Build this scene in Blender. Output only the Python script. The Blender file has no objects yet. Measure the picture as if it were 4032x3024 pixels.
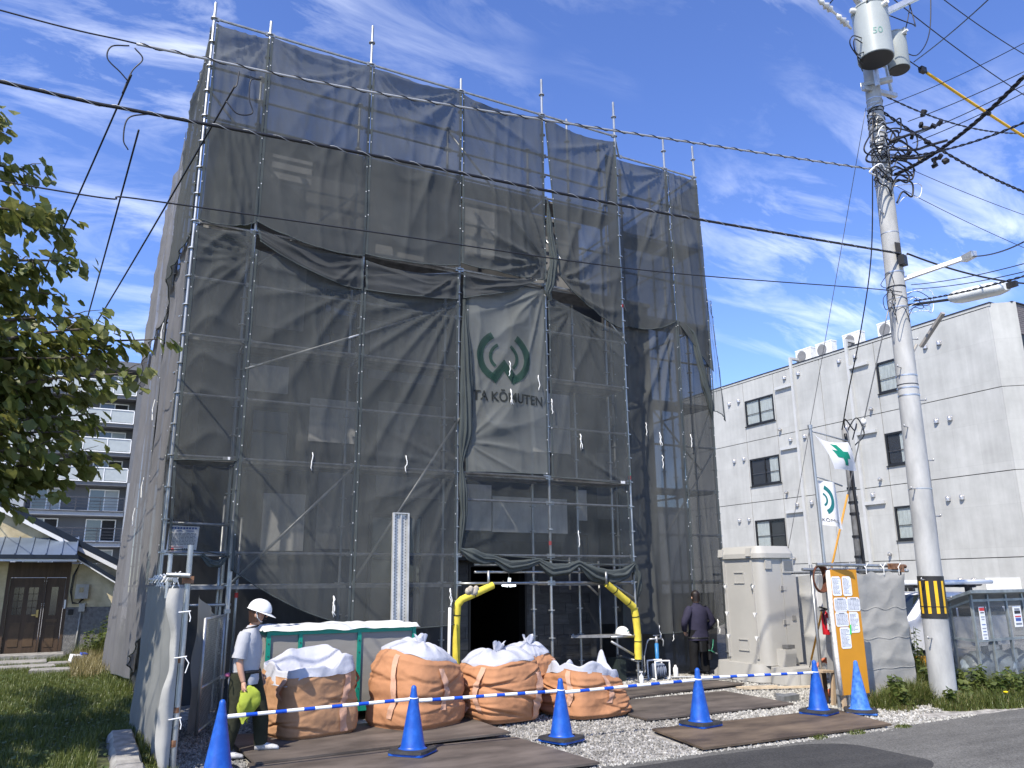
import bpy, bmesh, math, random
from mathutils import Vector, Matrix, noise
V = Vector
PI = math.pi
rad = math.radians
rnd = random.Random(7)
scene = bpy.context.scene
COL = scene.collection

# ------------------------------------------------------------------ camera
cam_d = bpy.data.cameras.new('camera')
cam = bpy.data.objects.new('camera', cam_d)
COL.objects.link(cam)
cam_d.sensor_width = 36.0
cam_d.lens = 36.0 * 3116.7 / 4032.0
cam_d.clip_start = 0.1
cam_d.clip_end = 2000
_r = V((0.88845879, -0.45888129, -0.00830309))
_d = V((0.10467817, 0.22021973, -0.96981738))
_f = V((0.44685955, 0.86077362, 0.24369101))
cam.matrix_world = Matrix(((_r.x, -_d.x, -_f.x, -0.8369), (_r.y, -_d.y, -_f.y, -12.0668),
                           (_r.z, -_d.z, -_f.z, 1.7241), (0, 0, 0, 1)))
scene.camera = cam

# ------------------------------------------------------------------ light
SUN_EL = 50.0
SUN_AZ = V((-0.83, -0.56, 0)).normalized()          # horizontal direction towards the sun
to_sun = V((SUN_AZ.x * math.cos(rad(SUN_EL)), SUN_AZ.y * math.cos(rad(SUN_EL)), math.sin(rad(SUN_EL))))
world = bpy.data.worlds.new('World')
scene.world = world
world.use_nodes = True
wn, wl = world.node_tree.nodes, world.node_tree.links
wn.clear()
w_out = wn.new('ShaderNodeOutputWorld')
w_bg = wn.new('ShaderNodeBackground')
w_sky = wn.new('ShaderNodeTexSky')
w_sky.sky_type = 'NISHITA'
w_sky.sun_disc = False
w_sky.sun_elevation = rad(SUN_EL)
w_sky.sun_rotation = math.atan2(SUN_AZ.x, SUN_AZ.y) % (2 * PI)
w_sky.air_density = 0.85
w_sky.dust_density = 0.0
w_sky.ozone_density = 4.0
w_bg.inputs['Strength'].default_value = 0.14
# thin wind-drawn cirrus, spread over the whole sky
w_tc = wn.new('ShaderNodeTexCoord')
w_sep = wn.new('ShaderNodeSeparateXYZ')
wl.new(w_tc.outputs['Generated'], w_sep.inputs[0])
w_addz = wn.new('ShaderNodeMath'); w_addz.operation = 'ADD'; w_addz.inputs[1].default_value = 0.25
wl.new(w_sep.outputs['Z'], w_addz.inputs[0])
w_dx = wn.new('ShaderNodeMath'); w_dx.operation = 'DIVIDE'
w_dy = wn.new('ShaderNodeMath'); w_dy.operation = 'DIVIDE'
wl.new(w_sep.outputs['X'], w_dx.inputs[0]); wl.new(w_addz.outputs[0], w_dx.inputs[1])
wl.new(w_sep.outputs['Y'], w_dy.inputs[0]); wl.new(w_addz.outputs[0], w_dy.inputs[1])
w_comb = wn.new('ShaderNodeCombineXYZ')
wl.new(w_dx.outputs[0], w_comb.inputs[0]); wl.new(w_dy.outputs[0], w_comb.inputs[1])
w_map = wn.new('ShaderNodeMapping')
w_map.inputs['Rotation'].default_value = (0, 0, rad(-38))
w_map.inputs['Scale'].default_value = (1.25, 3.4, 1)
wl.new(w_comb.outputs[0], w_map.inputs[0])
w_n1 = wn.new('ShaderNodeTexNoise')
w_n1.inputs['Scale'].default_value = 2.6
w_n1.inputs['Detail'].default_value = 9
w_n1.inputs['Roughness'].default_value = 0.62
w_n1.inputs['Distortion'].default_value = 0.6
wl.new(w_map.outputs[0], w_n1.inputs['Vector'])
w_n2 = wn.new('ShaderNodeTexNoise')
w_n2.inputs['Scale'].default_value = 1.7
w_n2.inputs['Detail'].default_value = 3
wl.new(w_comb.outputs[0], w_n2.inputs['Vector'])
w_r1 = wn.new('ShaderNodeMapRange')
w_r1.inputs[1].default_value = 0.47; w_r1.inputs[2].default_value = 0.84
wl.new(w_n1.outputs['Fac'], w_r1.inputs[0])
w_r2 = wn.new('ShaderNodeMapRange')
w_r2.inputs[1].default_value = 0.38; w_r2.inputs[2].default_value = 0.66
wl.new(w_n2.outputs['Fac'], w_r2.inputs[0])
w_mul = wn.new('ShaderNodeMath'); w_mul.operation = 'MULTIPLY'
wl.new(w_r1.outputs[0], w_mul.inputs[0]); wl.new(w_r2.outputs[0], w_mul.inputs[1])
w_mul2 = wn.new('ShaderNodeMath'); w_mul2.operation = 'MULTIPLY'; w_mul2.inputs[1].default_value = 0.85
wl.new(w_mul.outputs[0], w_mul2.inputs[0])
w_hsv = wn.new('ShaderNodeHueSaturation')
w_hsv.inputs['Hue'].default_value = 0.515
w_hsv.inputs['Saturation'].default_value = 1.12
w_hsv.inputs['Value'].default_value = 1.2
wl.new(w_sky.outputs[0], w_hsv.inputs['Color'])
w_mix = wn.new('ShaderNodeMix'); w_mix.data_type = 'RGBA'
w_mix.inputs[7].default_value = (8.5, 8.8, 9.2, 1)
wl.new(w_mul2.outputs[0], w_mix.inputs[0])
wl.new(w_hsv.outputs[0], w_mix.inputs[6])
wl.new(w_mix.outputs[2], w_bg.inputs['Color'])
wl.new(w_bg.outputs[0], w_out.inputs['Surface'])

sun_d = bpy.data.lights.new('sun', 'SUN')
sun_d.energy = 4.2
sun_d.angle = rad(0.53)
sun_d.color = (1.0, 0.925, 0.80)
sun = bpy.data.objects.new('sun', sun_d)
COL.objects.link(sun)
sun.rotation_euler = (-to_sun).to_track_quat('-Z', 'Y').to_euler()

scene.view_settings.view_transform = 'Standard'
scene.view_settings.look = 'None'
scene.view_settings.exposure = 0.76
scene.view_settings.gamma = 1.0
scene.view_settings.use_curve_mapping = False
scene.render.engine = 'CYCLES'
scene.cycles.use_denoising = True
scene.cycles.transparent_max_bounces = 24
scene.cycles.max_bounces = 6
scene.cycles.diffuse_bounces = 3
scene.cycles.glossy_bounces = 3
scene.cycles.transmission_bounces = 4
scene.cycles.sample_clamp_indirect = 6.0

# ------------------------------------------------------------------ helpers
ORG = {}

def tag(o, label=None, cat=None, group=None, kind=None):
    if label: o['label'] = label
    if cat: o['category'] = cat
    if group: o['group'] = group
    if kind: o['kind'] = kind
    return o

def thing(name, label, cat, loc=(0, 0, 0), group=None, rz=0.0):
    o = bpy.data.objects.new(name, None)
    o.empty_display_size = 0.2
    COL.objects.link(o)
    o.location = loc
    o.rotation_euler = (0, 0, rz)
    ORG[o.name] = V(loc)
    return tag(o, label, cat, group)

def rotm(rx=0, ry=0, rz=0):
    return Matrix.Rotation(rz, 3, 'Z') @ Matrix.Rotation(ry, 3, 'Y') @ Matrix.Rotation(rx, 3, 'X')

class MB:
    def __init__(s):
        s.v = []; s.f = []; s.m = []
    def add(s, vs, fs, m=0):
        b = len(s.v)
        s.v.extend([V(p) for p in vs])
        for f in fs:
            s.f.append([i + b for i in f]); s.m.append(m)
        return s
    def box(s, c, d, R=None, m=0, top=1.0):
        hx, hy, hz = d[0] / 2, d[1] / 2, d[2] / 2
        vs = []
        for z in (-1, 1):
            k = top if z > 0 else 1.0
            for x, y in ((-1, -1), (1, -1), (1, 1), (-1, 1)):
                p = V((x * hx * k, y * hy * k, z * hz))
                if R: p = R @ p
                vs.append(p + V(c))
        s.add(vs, [(3, 2, 1, 0), (4, 5, 6, 7), (0, 1, 5, 4), (1, 2, 6, 5), (2, 3, 7, 6), (3, 0, 4, 7)], m)
        return s
    def bb(s, x0, x1, y0, y1, z0, z1, m=0):
        return s.box(((x0 + x1) / 2, (y0 + y1) / 2, (z0 + z1) / 2), (abs(x1 - x0), abs(y1 - y0), abs(z1 - z0)), None, m)
    def tube(s, p, q, r, r2=None, n=8, m=0, cap=True):
        return s.path([p, q], [r, r if r2 is None else r2], n, m, cap)
    def path(s, pts, r, n=6, m=0, cap=True):
        pts = [V(p) for p in pts]
        k = len(pts)
        if not isinstance(r, (list, tuple)): r = [r] * k
        t0 = (pts[1] - pts[0]).normalized()
        a = t0.orthogonal().normalized()
        rings = []
        for i in range(k):
            if i == 0: t = pts[1] - pts[0]
            elif i == k - 1: t = pts[-1] - pts[-2]
            else: t = (pts[i + 1] - pts[i]).normalized() + (pts[i] - pts[i - 1]).normalized()
            if t.length < 1e-9: t = t0
            t = t.normalized()
            a = (a - t * a.dot(t))
            if a.length < 1e-6: a = t.orthogonal()
            a.normalize()
            b = t.cross(a)
            rings.append([pts[i] + (a * math.cos(2 * PI * j / n) + b * math.sin(2 * PI * j / n)) * r[i] for j in range(n)])
        vs = [p for rg in rings for p in rg]
        fs = []
        for i in range(k - 1):
            for j in range(n):
                j2 = (j + 1) % n
                fs.append((i * n + j, i * n + j2, (i + 1) * n + j2, (i + 1) * n + j))
        if cap:
            fs.append(tuple(reversed(range(n)))); fs.append(tuple((k - 1) * n + j for j in range(n)))
        return s.add(vs, fs, m)
    def lathe(s, prof, n=16, c=(0, 0, 0), m=0, R=None, cap=True, sx=1, sy=1):
        vs = []
        for r, z in prof:
            for j in range(n):
                p = V((r * sx * math.cos(2 * PI * j / n), r * sy * math.sin(2 * PI * j / n), z))
                if R: p = R @ p
                vs.append(p + V(c))
        fs = []
        k = len(prof)
        for i in range(k - 1):
            for j in range(n):
                j2 = (j + 1) % n
                fs.append((i * n + j, i * n + j2, (i + 1) * n + j2, (i + 1) * n + j))
        if cap:
            fs.append(tuple(reversed(range(n)))); fs.append(tuple((k - 1) * n + j for j in range(n)))
        return s.add(vs, fs, m)
    def grid(s, fn, nu, nv, m=0, closed=False):
        vs = [fn(i / nu, j / nv) for j in range(nv + 1) for i in range(nu + (0 if closed else 1))]
        w = nu + (0 if closed else 1)
        fs = []
        for j in range(nv):
            for i in range(nu):
                i2 = (i + 1) % w if closed else i + 1
                fs.append((j * w + i, j * w + i2, (j + 1) * w + i2, (j + 1) * w + i))
        return s.add(vs, fs, m)
    def prism(s, pts, h, R=None, c=(0, 0, 0), m=0):
        """outline in local XY extruded along local Z by h"""
        n = len(pts)
        vs = []
        for z in (0, h):
            for x, y in pts:
                p = V((x, y, z))
                if R: p = R @ p
                vs.append(p + V(c))
        fs = [tuple(reversed(range(n))), tuple(range(n, 2 * n))]
        for j in range(n):
            j2 = (j + 1) % n
            fs.append((j, j2, n + j2, n + j))
        return s.add(vs, fs, m)
    def ball(s, c, r, n=10, k=6, sc=(1, 1, 1), m=0, R=None):
        prof = [(r * math.sin(PI * i / k), -r * math.cos(PI * i / k)) for i in range(k + 1)]
        prof[0] = (r * 0.02, -r); prof[-1] = (r * 0.02, r)
        S = Matrix.Diagonal(V(sc))
        return s.lathe(prof, n, c, m, (R @ S) if R else S)
    def build(s, name, mats, parent=None, smooth=False, loc=None, sharp=None):
        org = V((0, 0, 0))
        if parent is not None: org = ORG[parent.name]
        elif loc is not None: org = V(loc)
        me = bpy.data.meshes.new(name)
        me.from_pydata([tuple(p - org) for p in s.v], [], s.f)
        if not isinstance(mats, (list, tuple)): mats = [mats]
        for mt in mats: me.materials.append(mt)
        if len(mats) > 1: me.polygons.foreach_set('material_index', s.m)
        if smooth:
            me.polygons.foreach_set('use_smooth', [True] * len(me.polygons))
            if sharp is not None:
                me.set_sharp_from_angle(angle=rad(sharp))
        me.update()
        o = bpy.data.objects.new(name, me)
        COL.objects.link(o)
        if parent is not None:
            o.parent = parent
        else:
            o.location = org
        ORG[o.name] = org
        return o

def inst(name, mesh, parent, loc=(0, 0, 0), rot=(0, 0, 0), scale=(1, 1, 1)):
    """another object sharing a mesh built round the origin"""
    o = bpy.data.objects.new(name, mesh)
    COL.objects.link(o)
    if parent is not None:
        o.parent = parent
        o.location = V(loc) - ORG[parent.name]
    else:
        o.location = loc
    o.rotation_euler = rot
    o.scale = scale
    return o

def copy_tree(o, parent=None):
    c = o.copy()
    COL.objects.link(c)
    c.parent = parent
    for ch in list(o.children):
        copy_tree(ch, c)
    return c

_tmp = []
def text_mesh(body, size, extrude=0.0, bold=0.0):
    cu = bpy.data.curves.new('txt', 'FONT')
    cu.body = body; cu.size = size; cu.extrude = extrude; cu.offset = size * bold
    cu.align_x = 'CENTER'; cu.align_y = 'CENTER'; cu.resolution_u = 3
    o = bpy.data.objects.new('txt', cu)
    COL.objects.link(o)
    dg = bpy.context.evaluated_depsgraph_get()
    me = bpy.data.meshes.new_from_object(o.evaluated_get(dg))
    vs = [v.co.copy() for v in me.vertices]
    fs = [tuple(p.vertices) for p in me.polygons]
    bpy.data.objects.remove(o); bpy.data.curves.remove(cu); bpy.data.meshes.remove(me)
    return vs, fs

# ------------------------------------------------------------------ materials
def nodes(name):
    m = bpy.data.materials.new(name)
    m.use_nodes = True
    nt = m.node_tree
    b = nt.nodes['Principled BSDF']
    return m, nt.nodes, nt.links, b

def c4(c): return (c[0], c[1], c[2], 1.0)

def M(name, col, rough=0.6, metal=0.0, var=0.12, vs=3.0, bump=0.0, bs=40.0, col2=None, stretch=(1, 1, 1), spec=0.4, detail=5, island=0.0, lo=0.35, hi=0.65):
    m, N, L, b = nodes(name)
    b.inputs['Roughness'].default_value = rough
    b.inputs['Metallic'].default_value = metal
    b.inputs['Specular IOR Level'].default_value = spec
    tc = N.new('ShaderNodeTexCoord')
    mp = N.new('ShaderNodeMapping'); mp.inputs['Scale'].default_value = stretch
    L.new(tc.outputs['Object'], mp.inputs[0])
    nz = N.new('ShaderNodeTexNoise'); nz.inputs['Scale'].default_value = vs; nz.inputs['Detail'].default_value = detail
    nz.inputs['Roughness'].default_value = 0.6
    L.new(mp.outputs[0], nz.inputs['Vector'])
    mr = N.new('ShaderNodeMapRange'); mr.inputs[1].default_value = lo; mr.inputs[2].default_value = hi
    L.new(nz.outputs['Fac'], mr.inputs[0])
    mx = N.new('ShaderNodeMix'); mx.data_type = 'RGBA'
    a = [x * (1 - var) for x in col]; c = [min(1, x * (1 + var)) for x in (col2 or col)]
    mx.inputs[6].default_value = c4(a); mx.inputs[7].default_value = c4(c)
    L.new(mr.outputs[0], mx.inputs[0])
    out = mx.outputs[2]
    if island:
        g = N.new('ShaderNodeNewGeometry')
        h = N.new('ShaderNodeHueSaturation')
        r2 = N.new('ShaderNodeMapRange'); r2.inputs[3].default_value = 1 - island; r2.inputs[4].default_value = 1 + island
        L.new(g.outputs['Random Per Island'], r2.inputs[0]); L.new(r2.outputs[0], h.inputs['Value'])
        L.new(out, h.inputs['Color']); out = h.outputs[0]
    L.new(out, b.inputs['Base Color'])
    if bump:
        n2 = N.new('ShaderNodeTexNoise'); n2.inputs['Scale'].default_value = bs; n2.inputs['Detail'].default_value = 4
        L.new(mp.outputs[0], n2.inputs['Vector'])
        bp = N.new('ShaderNodeBump'); bp.inputs['Strength'].default_value = bump; bp.inputs['Distance'].default_value = 0.02
        L.new(n2.outputs['Fac'], bp.inputs['Height']); L.new(bp.outputs[0], b.inputs['Normal'])
    return m

def net_mat(name, col, op, dop=0.10, trans=0.3, freq=900.0):
    """woven safety mesh: part of every ray goes through the holes"""
    m = bpy.data.materials.new(name); m.use_nodes = True
    N, L = m.node_tree.nodes, m.node_tree.links
    N.clear()
    out = N.new('ShaderNodeOutputMaterial')
    df = N.new('ShaderNodeBsdfDiffuse'); tr = N.new('ShaderNodeBsdfTranslucent'); tp = N.new('ShaderNodeBsdfTransparent')
    tc = N.new('ShaderNodeTexCoord')
    nz = N.new('ShaderNodeTexNoise'); nz.inputs['Scale'].default_value = 2.2; nz.inputs['Detail'].default_value = 4
    L.new(tc.outputs['Object'], nz.inputs['Vector'])
    mpv = N.new('ShaderNodeMapping'); mpv.inputs['Scale'].default_value = (1, 1, 0.12)
    L.new(tc.outputs['Object'], mpv.inputs[0])
    n2 = N.new('ShaderNodeTexNoise'); n2.inputs['Scale'].default_value = 14; n2.inputs['Detail'].default_value = 3
    L.new(mpv.outputs[0], n2.inputs['Vector'])
    ad = N.new('ShaderNodeMath'); ad.operation = 'ADD'
    L.new(nz.outputs['Fac'], ad.inputs[0]); L.new(n2.outputs['Fac'], ad.inputs[1])
    mr = N.new('ShaderNodeMapRange'); mr.inputs[1].default_value = 0.65; mr.inputs[2].default_value = 1.35
    mr.inputs[3].default_value = op - dop; mr.inputs[4].default_value = op + dop
    L.new(ad.outputs[0], mr.inputs[0])
    mc = N.new('ShaderNodeMix'); mc.data_type = 'RGBA'
    mc.inputs[6].default_value = c4([x * 0.85 for x in col]); mc.inputs[7].default_value = c4([x * 1.2 for x in col])
    L.new(nz.outputs['Fac'], mc.inputs[0])
    L.new(mc.outputs[2], df.inputs[0]); L.new(mc.outputs[2], tr.inputs[0])
    m1 = N.new('ShaderNodeMixShader'); m1.inputs[0].default_value = trans
    L.new(df.outputs[0], m1.inputs[1]); L.new(tr.outputs[0], m1.inputs[2])
    m2 = N.new('ShaderNodeMixShader')
    L.new(mr.outputs[0], m2.inputs[0]); L.new(tp.outputs[0], m2.inputs[1]); L.new(m1.outputs[0], m2.inputs[2])
    L.new(m2.outputs[0], out.inputs['Surface'])
    return m

def cloth_mat(name, col, trans=0.15, var=0.08, vs=6, bump=0.3, bs=18, rough=0.8):
    m = M(name, col, rough, 0, var, vs, bump, bs, spec=0.2)
    N, L = m.node_tree.nodes, m.node_tree.links
    b = N['Principled BSDF']; out = N['Material Output']
    t = N.new('ShaderNodeBsdfTranslucent'); t.inputs[0].default_value = c4(col)
    mx = N.new('ShaderNodeMixShader'); mx.inputs[0].default_value = trans
    L.new(b.outputs[0], mx.inputs[1]); L.new(t.outputs[0], mx.inputs[2]); L.new(mx.outputs[0], out.inputs['Surface'])
    return m

def glass_mat(name, col=(0.02, 0.025, 0.03), rough=0.05, alpha=1.0):
    m, N, L, b = nodes(name)
    b.inputs['Base Color'].default_value = c4(col)
    b.inputs['Roughness'].default_value = rough
    b.inputs['Specular IOR Level'].default_value = 0.8
    b.inputs['Alpha'].default_value = alpha
    return m

def emit_mat(name, col, st):
    m, N, L, b = nodes(name)
    b.inputs['Base Color'].default_value = c4(col)
    b.inputs['Emission Color'].default_value = c4(col)
    b.inputs['Emission Strength'].default_value = st
    return m

m_galv = M('galvanised_tube', (0.36, 0.37, 0.37), 0.42, 0.75, 0.22, 9, 0.05, 60, stretch=(1, 1, 0.3))
m_galv_light = M('galvanised_bright', (0.52, 0.53, 0.53), 0.4, 0.6, 0.15, 8)
m_steel_dark = M('dark_steel', (0.07, 0.07, 0.075), 0.5, 0.5, 0.3, 10)
m_rust = M('rusty_steel', (0.16, 0.07, 0.035), 0.8, 0.2, 0.4, 14, col2=(0.22, 0.12, 0.07))
m_black = M('black_plastic', (0.012, 0.012, 0.013), 0.5, 0, 0.2)
m_wire = M('cable_black', (0.012, 0.012, 0.014), 0.45, 0, 0.2)
m_wire_grey = M('cable_grey', (0.35, 0.36, 0.37), 0.5, 0.2, 0.15)
m_white = M('white_paint', (0.78, 0.78, 0.77), 0.45, 0, 0.05)
m_cord = M('white_cord', (0.82, 0.82, 0.80), 0.8, 0, 0.05)
m_tag = M('white_tag', (0.62, 0.62, 0.62), 0.6, 0, 0.03)
m_paper = M('paper', (0.80, 0.81, 0.83), 0.35, 0, 0.03)
m_ink = M('print_grey', (0.22, 0.23, 0.26), 0.7, 0, 0.2, 40)
m_ink_blue = M('print_blue', (0.05, 0.10, 0.32), 0.7, 0, 0.1)
m_ink_red = M('print_red', (0.55, 0.04, 0.04), 0.7, 0, 0.1)
m_ink_black = M('print_black', (0.03, 0.03, 0.035), 0.7, 0, 0.1)
m_yellow_foam = M('yellow_foam', (0.66, 0.54, 0.06), 0.8, 0, 0.14, 7, 0.12, 60)
m_yellow = M('yellow_paint', (0.78, 0.46, 0.02), 0.45, 0, 0.08)
m_wood = M('raw_timber', (0.42, 0.31, 0.20), 0.8, 0, 0.2, 6, 0.1, 50, stretch=(8, 8, 0.6))
# ================================================================== ground
m_ground = M('packed_gravel_soil', (0.23, 0.22, 0.20), 0.95, 0, 0.35, 9, 0.9, 45, col2=(0.36, 0.345, 0.315), detail=9)
def asphalt_mat(name, lo_, hi_, speck):
    m, N, L, b = nodes(name)
    b.inputs['Roughness'].default_value = .92; b.inputs['Specular IOR Level'].default_value = .25
    tc = N.new('ShaderNodeTexCoord')
    n1 = N.new('ShaderNodeTexNoise'); n1.inputs['Scale'].default_value = .8; n1.inputs['Detail'].default_value = 8; n1.inputs['Roughness'].default_value = .7; L.new(tc.outputs['Object'], n1.inputs['Vector'])
    mp = N.new('ShaderNodeMapping'); mp.inputs['Scale'].default_value = (.5, 3.0, 1); L.new(tc.outputs['Object'], mp.inputs[0])
    n3 = N.new('ShaderNodeTexNoise'); n3.inputs['Scale'].default_value = 1.4; n3.inputs['Detail'].default_value = 6; L.new(mp.outputs[0], n3.inputs['Vector'])
    vo = N.new('ShaderNodeTexVoronoi'); vo.inputs['Scale'].default_value = 75; L.new(tc.outputs['Object'], vo.inputs['Vector'])
    ad = N.new('ShaderNodeMath'); ad.operation = 'ADD'; L.new(n1.outputs['Fac'], ad.inputs[0]); L.new(n3.outputs['Fac'], ad.inputs[1])
    mr = N.new('ShaderNodeMapRange'); mr.inputs[1].default_value = .75; mr.inputs[2].default_value = 1.3; L.new(ad.outputs[0], mr.inputs[0])
    mx = N.new('ShaderNodeMix'); mx.data_type = 'RGBA'; mx.inputs[6].default_value = c4(lo_); mx.inputs[7].default_value = c4(hi_); L.new(mr.outputs[0], mx.inputs[0])
    h = N.new('ShaderNodeHueSaturation'); L.new(mx.outputs[2], h.inputs['Color'])
    sr = N.new('ShaderNodeSeparateColor'); L.new(vo.outputs['Color'], sr.inputs[0])
    m2 = N.new('ShaderNodeMapRange'); m2.inputs[3].default_value = 1 - speck; m2.inputs[4].default_value = 1 + speck; L.new(sr.outputs[0], m2.inputs[0]); L.new(m2.outputs[0], h.inputs['Value'])
    L.new(h.outputs[0], b.inputs['Base Color'])
    bp = N.new('ShaderNodeBump'); bp.inputs['Strength'].default_value = .5; bp.inputs['Distance'].default_value = .01; L.new(vo.outputs['Distance'], bp.inputs['Height']); L.new(bp.outputs[0], b.inputs['Normal'])
    return m
m_asphalt = asphalt_mat('worn_asphalt', (.092, .090, .083), (.148, .145, .134), .32)
m_asphalt_dark = asphalt_mat('dark_asphalt', (.038, .038, .038), (.062, .061, .058), .3)
m_soil = M('lawn_soil', (0.045, 0.05, 0.02), 0.95, 0, 0.35, 5, 0.6, 30, col2=(0.075, 0.09, 0.03))
m_gravel_w = M('white_crushed_stone', (0.34, 0.33, 0.30), 0.9, 0, 0.15, 12, 0.2, 60, island=0.5)
m_gravel_m = M('mixed_crushed_stone', (0.215, 0.205, 0.185), 0.9, 0, 0.2, 12, 0.2, 60, col2=(0.30, 0.29, 0.27), island=0.5)
m_gravel_g = M('grey_crushed_stone', (0.22, 0.215, 0.20), 0.9, 0, 0.2, 12, 0.2, 60, island=0.5)
m_plate = M('worn_steel_plate', (0.088, 0.073, 0.062), 0.7, 0.15, 0.20, 1.5, 0.12, 60, col2=(0.150, 0.125, 0.106), stretch=(0.8, 1.9, 1), detail=14, lo=0.38, hi=0.72)
m_plate_r = M('rusty_steel_plate', (0.078, 0.056, 0.040), 0.75, 0.15, 0.2, 1.3, 0.12, 60, col2=(0.175, 0.13, 0.088), stretch=(0.7, 1.9, 1), detail=14, lo=0.38, hi=0.72)
m_concrete_old = M('old_concrete', (0.26, 0.25, 0.23), 0.9, 0, 0.3, 6, 0.5, 40)

g = MB(); g.grid(lambda u, v: V((-260 + 520 * u, -260 + 520 * v, 0)), 8, 8)
tag(g.build('ground', m_ground), 'pale gravelly soil under the whole site', 'ground', kind='structure')

# street along the front, with a ragged kerbless edge
def road_edge(x):
    return -5.12 + 0.07 * noise.noise(V((x * 0.9, 3.1, 0))) + 0.03 * noise.noise(V((x * 5, 1.1, 0))) + (0.0 if x < 7.6 else 0.10 * min(1, (x - 7.6) / 1.5))
rb = MB()
xs = [-200] + [-20 + 0.15 * i for i in range(280)] + [200]
for a, b in zip(xs[:-1], xs[1:]):
    rb.add([(a, -17, .006), (b, -17, .006), (b, road_edge(b), .006), (a, road_edge(a), .006)], [(0, 1, 2, 3)])
tag(rb.build('road', m_asphalt), 'worn grey asphalt street in front of the site', 'road', kind='structure')
pb = MB()
pts = []
for i in range(40):
    a = 2 * PI * i / 40
    x = 4.9 + 1.75 * abs(math.cos(a)) ** 0.5 * (1 if math.cos(a) > 0 else -1)
    y = -6.05 + 0.78 * abs(math.sin(a)) ** 0.45 * (1 if math.sin(a) > 0 else -1)
    pts.append((x + 0.05 * noise.noise(V((x * 2, y * 2, 0))), y + 0.05 * noise.noise(V((x * 2, y * 2, 5)))))
pb.prism(pts, 0.004, None, (0, 0, 0.0075))
tag(pb.build('dark_road_area', m_asphalt_dark), 'dark patch on the asphalt by the steel plates', 'road patch', kind='structure')  # rounded area of darker asphalt colour laid just above the road

lb = MB()
lb.grid(lambda u, v: V((-14 + 13.93 * u, -5.0 + 24.5 * v, 0.012 + 0.03 * noise.noise(V((u * 20, v * 30, 0))) + 0.02)), 40, 60)
tag(lb.build('lawn_ground', m_soil, smooth=True), 'dark soil of the neglected garden left of the scaffold', 'ground', kind='structure')

# steel road plates
def steel_plate(label, corners, z, mat, th=0.022):
    p = MB(); p.prism(corners, th, None, (0, 0, z))
    c = V((sum(q[0] for q in corners) / 4, sum(q[1] for q in corners) / 4, z))
    return tag(p.build('steel_plate', mat, loc=c), label, 'steel plate', 'steel road plates laid over the gravel')
steel_plate('brown steel plate under the first blue cones, nearest the street', [(0.62, -5.08), (3.68, -5.12), (3.58, -3.58), (0.70, -3.48)], 0.030, m_plate)
steel_plate('raised brown steel plate carrying the three left orange bags', [(0.74, -3.62), (3.60, -3.42), (3.60, -2.02), (0.70, -2.0)], 0.056, m_plate)
steel_plate('rust-brown steel plate between street and cones on the right', [(4.98, -5.09), (7.86, -5.10), (8.20, -3.97), (5.20, -3.93)], 0.030, m_plate_r)
steel_plate('grey-brown steel plate right of the low slumped orange bag', [(5.55, -3.36), (8.12, -3.32), (8.2, -1.82), (5.7, -1.86)], 0.030, m_plate)
steel_plate('steel plate by the standpipe, farthest from the street', [(6.2, -1.66), (9.15, -1.25), (8.95, -0.35), (6.0, -0.5)], 0.030, m_plate)

# crushed stone
PL = [((0.62, 3.68), (-5.12, -3.45)), ((0.7, 3.62), (-3.55, -2.0)), ((5.0, 8.1), (-5.08, -3.95)), ((5.6, 8.15), (-3.34, -1.84)), ((6.15, 9.1), (-1.5, -0.45))]
def on_plate(x, y):
    return any(a[0] + .02 < x < a[1] - .02 and b[0] + .02 < y < b[1] - .02 for a, b in PL)
OCT = [(1, 0, 0), (-1, 0, 0), (0, 1, 0), (0, -1, 0), (0, 0, 1), (0, 0, -1)]
OF = [(0, 2, 4), (2, 1, 4), (1, 3, 4), (3, 0, 4), (2, 0, 5), (1, 2, 5), (3, 1, 5), (0, 3, 5)]
def stones(name, label, n, fn, smin, smax, mat, r):
    b = MB(); k = 0
    vs, fs = [], []
    while k < n:
        x, y = fn(r)
        if on_plate(x, y): continue
        k += 1
        s = r.uniform(smin, smax)
        R = rotm(r.uniform(0, 6), r.uniform(0, 6), r.uniform(0, 6))
        base = len(vs)
        for q in OCT:
            p = R @ V((q[0] * s * r.uniform(.7, 1.2), q[1] * s * r.uniform(.7, 1.1), q[2] * s * r.uniform(.45, .8)))
            vs.append(p + V((x, y, s * 0.35)))
        fs.extend([[i + base for i in f] for f in OF])
    b.v = vs; b.f = fs; b.m = [0] * len(fs)
    return tag(b.build(name, mat), label, 'gravel', kind='stuff')
r = random.Random(3)
def reg_w(r):
    while True:
        x, y = r.uniform(6.6, 10.4), r.uniform(-5.06, 0.4)
        if y < -4.6 and x > 8.9: continue
        return x, y
stones('white_gravel', 'bright white crushed stone round the right-hand cones and toilet', 15000, reg_w, 0.012, 0.030, m_gravel_w, r)
def reg_m(r):
    return r.uniform(3.4, 7.0), r.uniform(-5.10, 0.3)
stones('grey_gravel', 'mixed grey gravel between the bags and the street', 17000, reg_m, 0.007, 0.026, m_gravel_m, r)
def reg_l(r):
    return r.uniform(0.02, 1.4), r.uniform(-5.05, -0.2)
stones('dark_gravel', 'dark grey gravel at the worker\'s feet by the left fence', 8000, reg_l, 0.010, 0.030, m_gravel_g, r)
def reg_e(r):
    x = r.uniform(3.5, 9.6); return x, road_edge(x) + r.gauss(0.02, 0.035)
stones('edge_gravel', 'loose stone chips scattered along the edge of the asphalt', 2600, reg_e, 0.006, 0.018, m_gravel_w, r)

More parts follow.
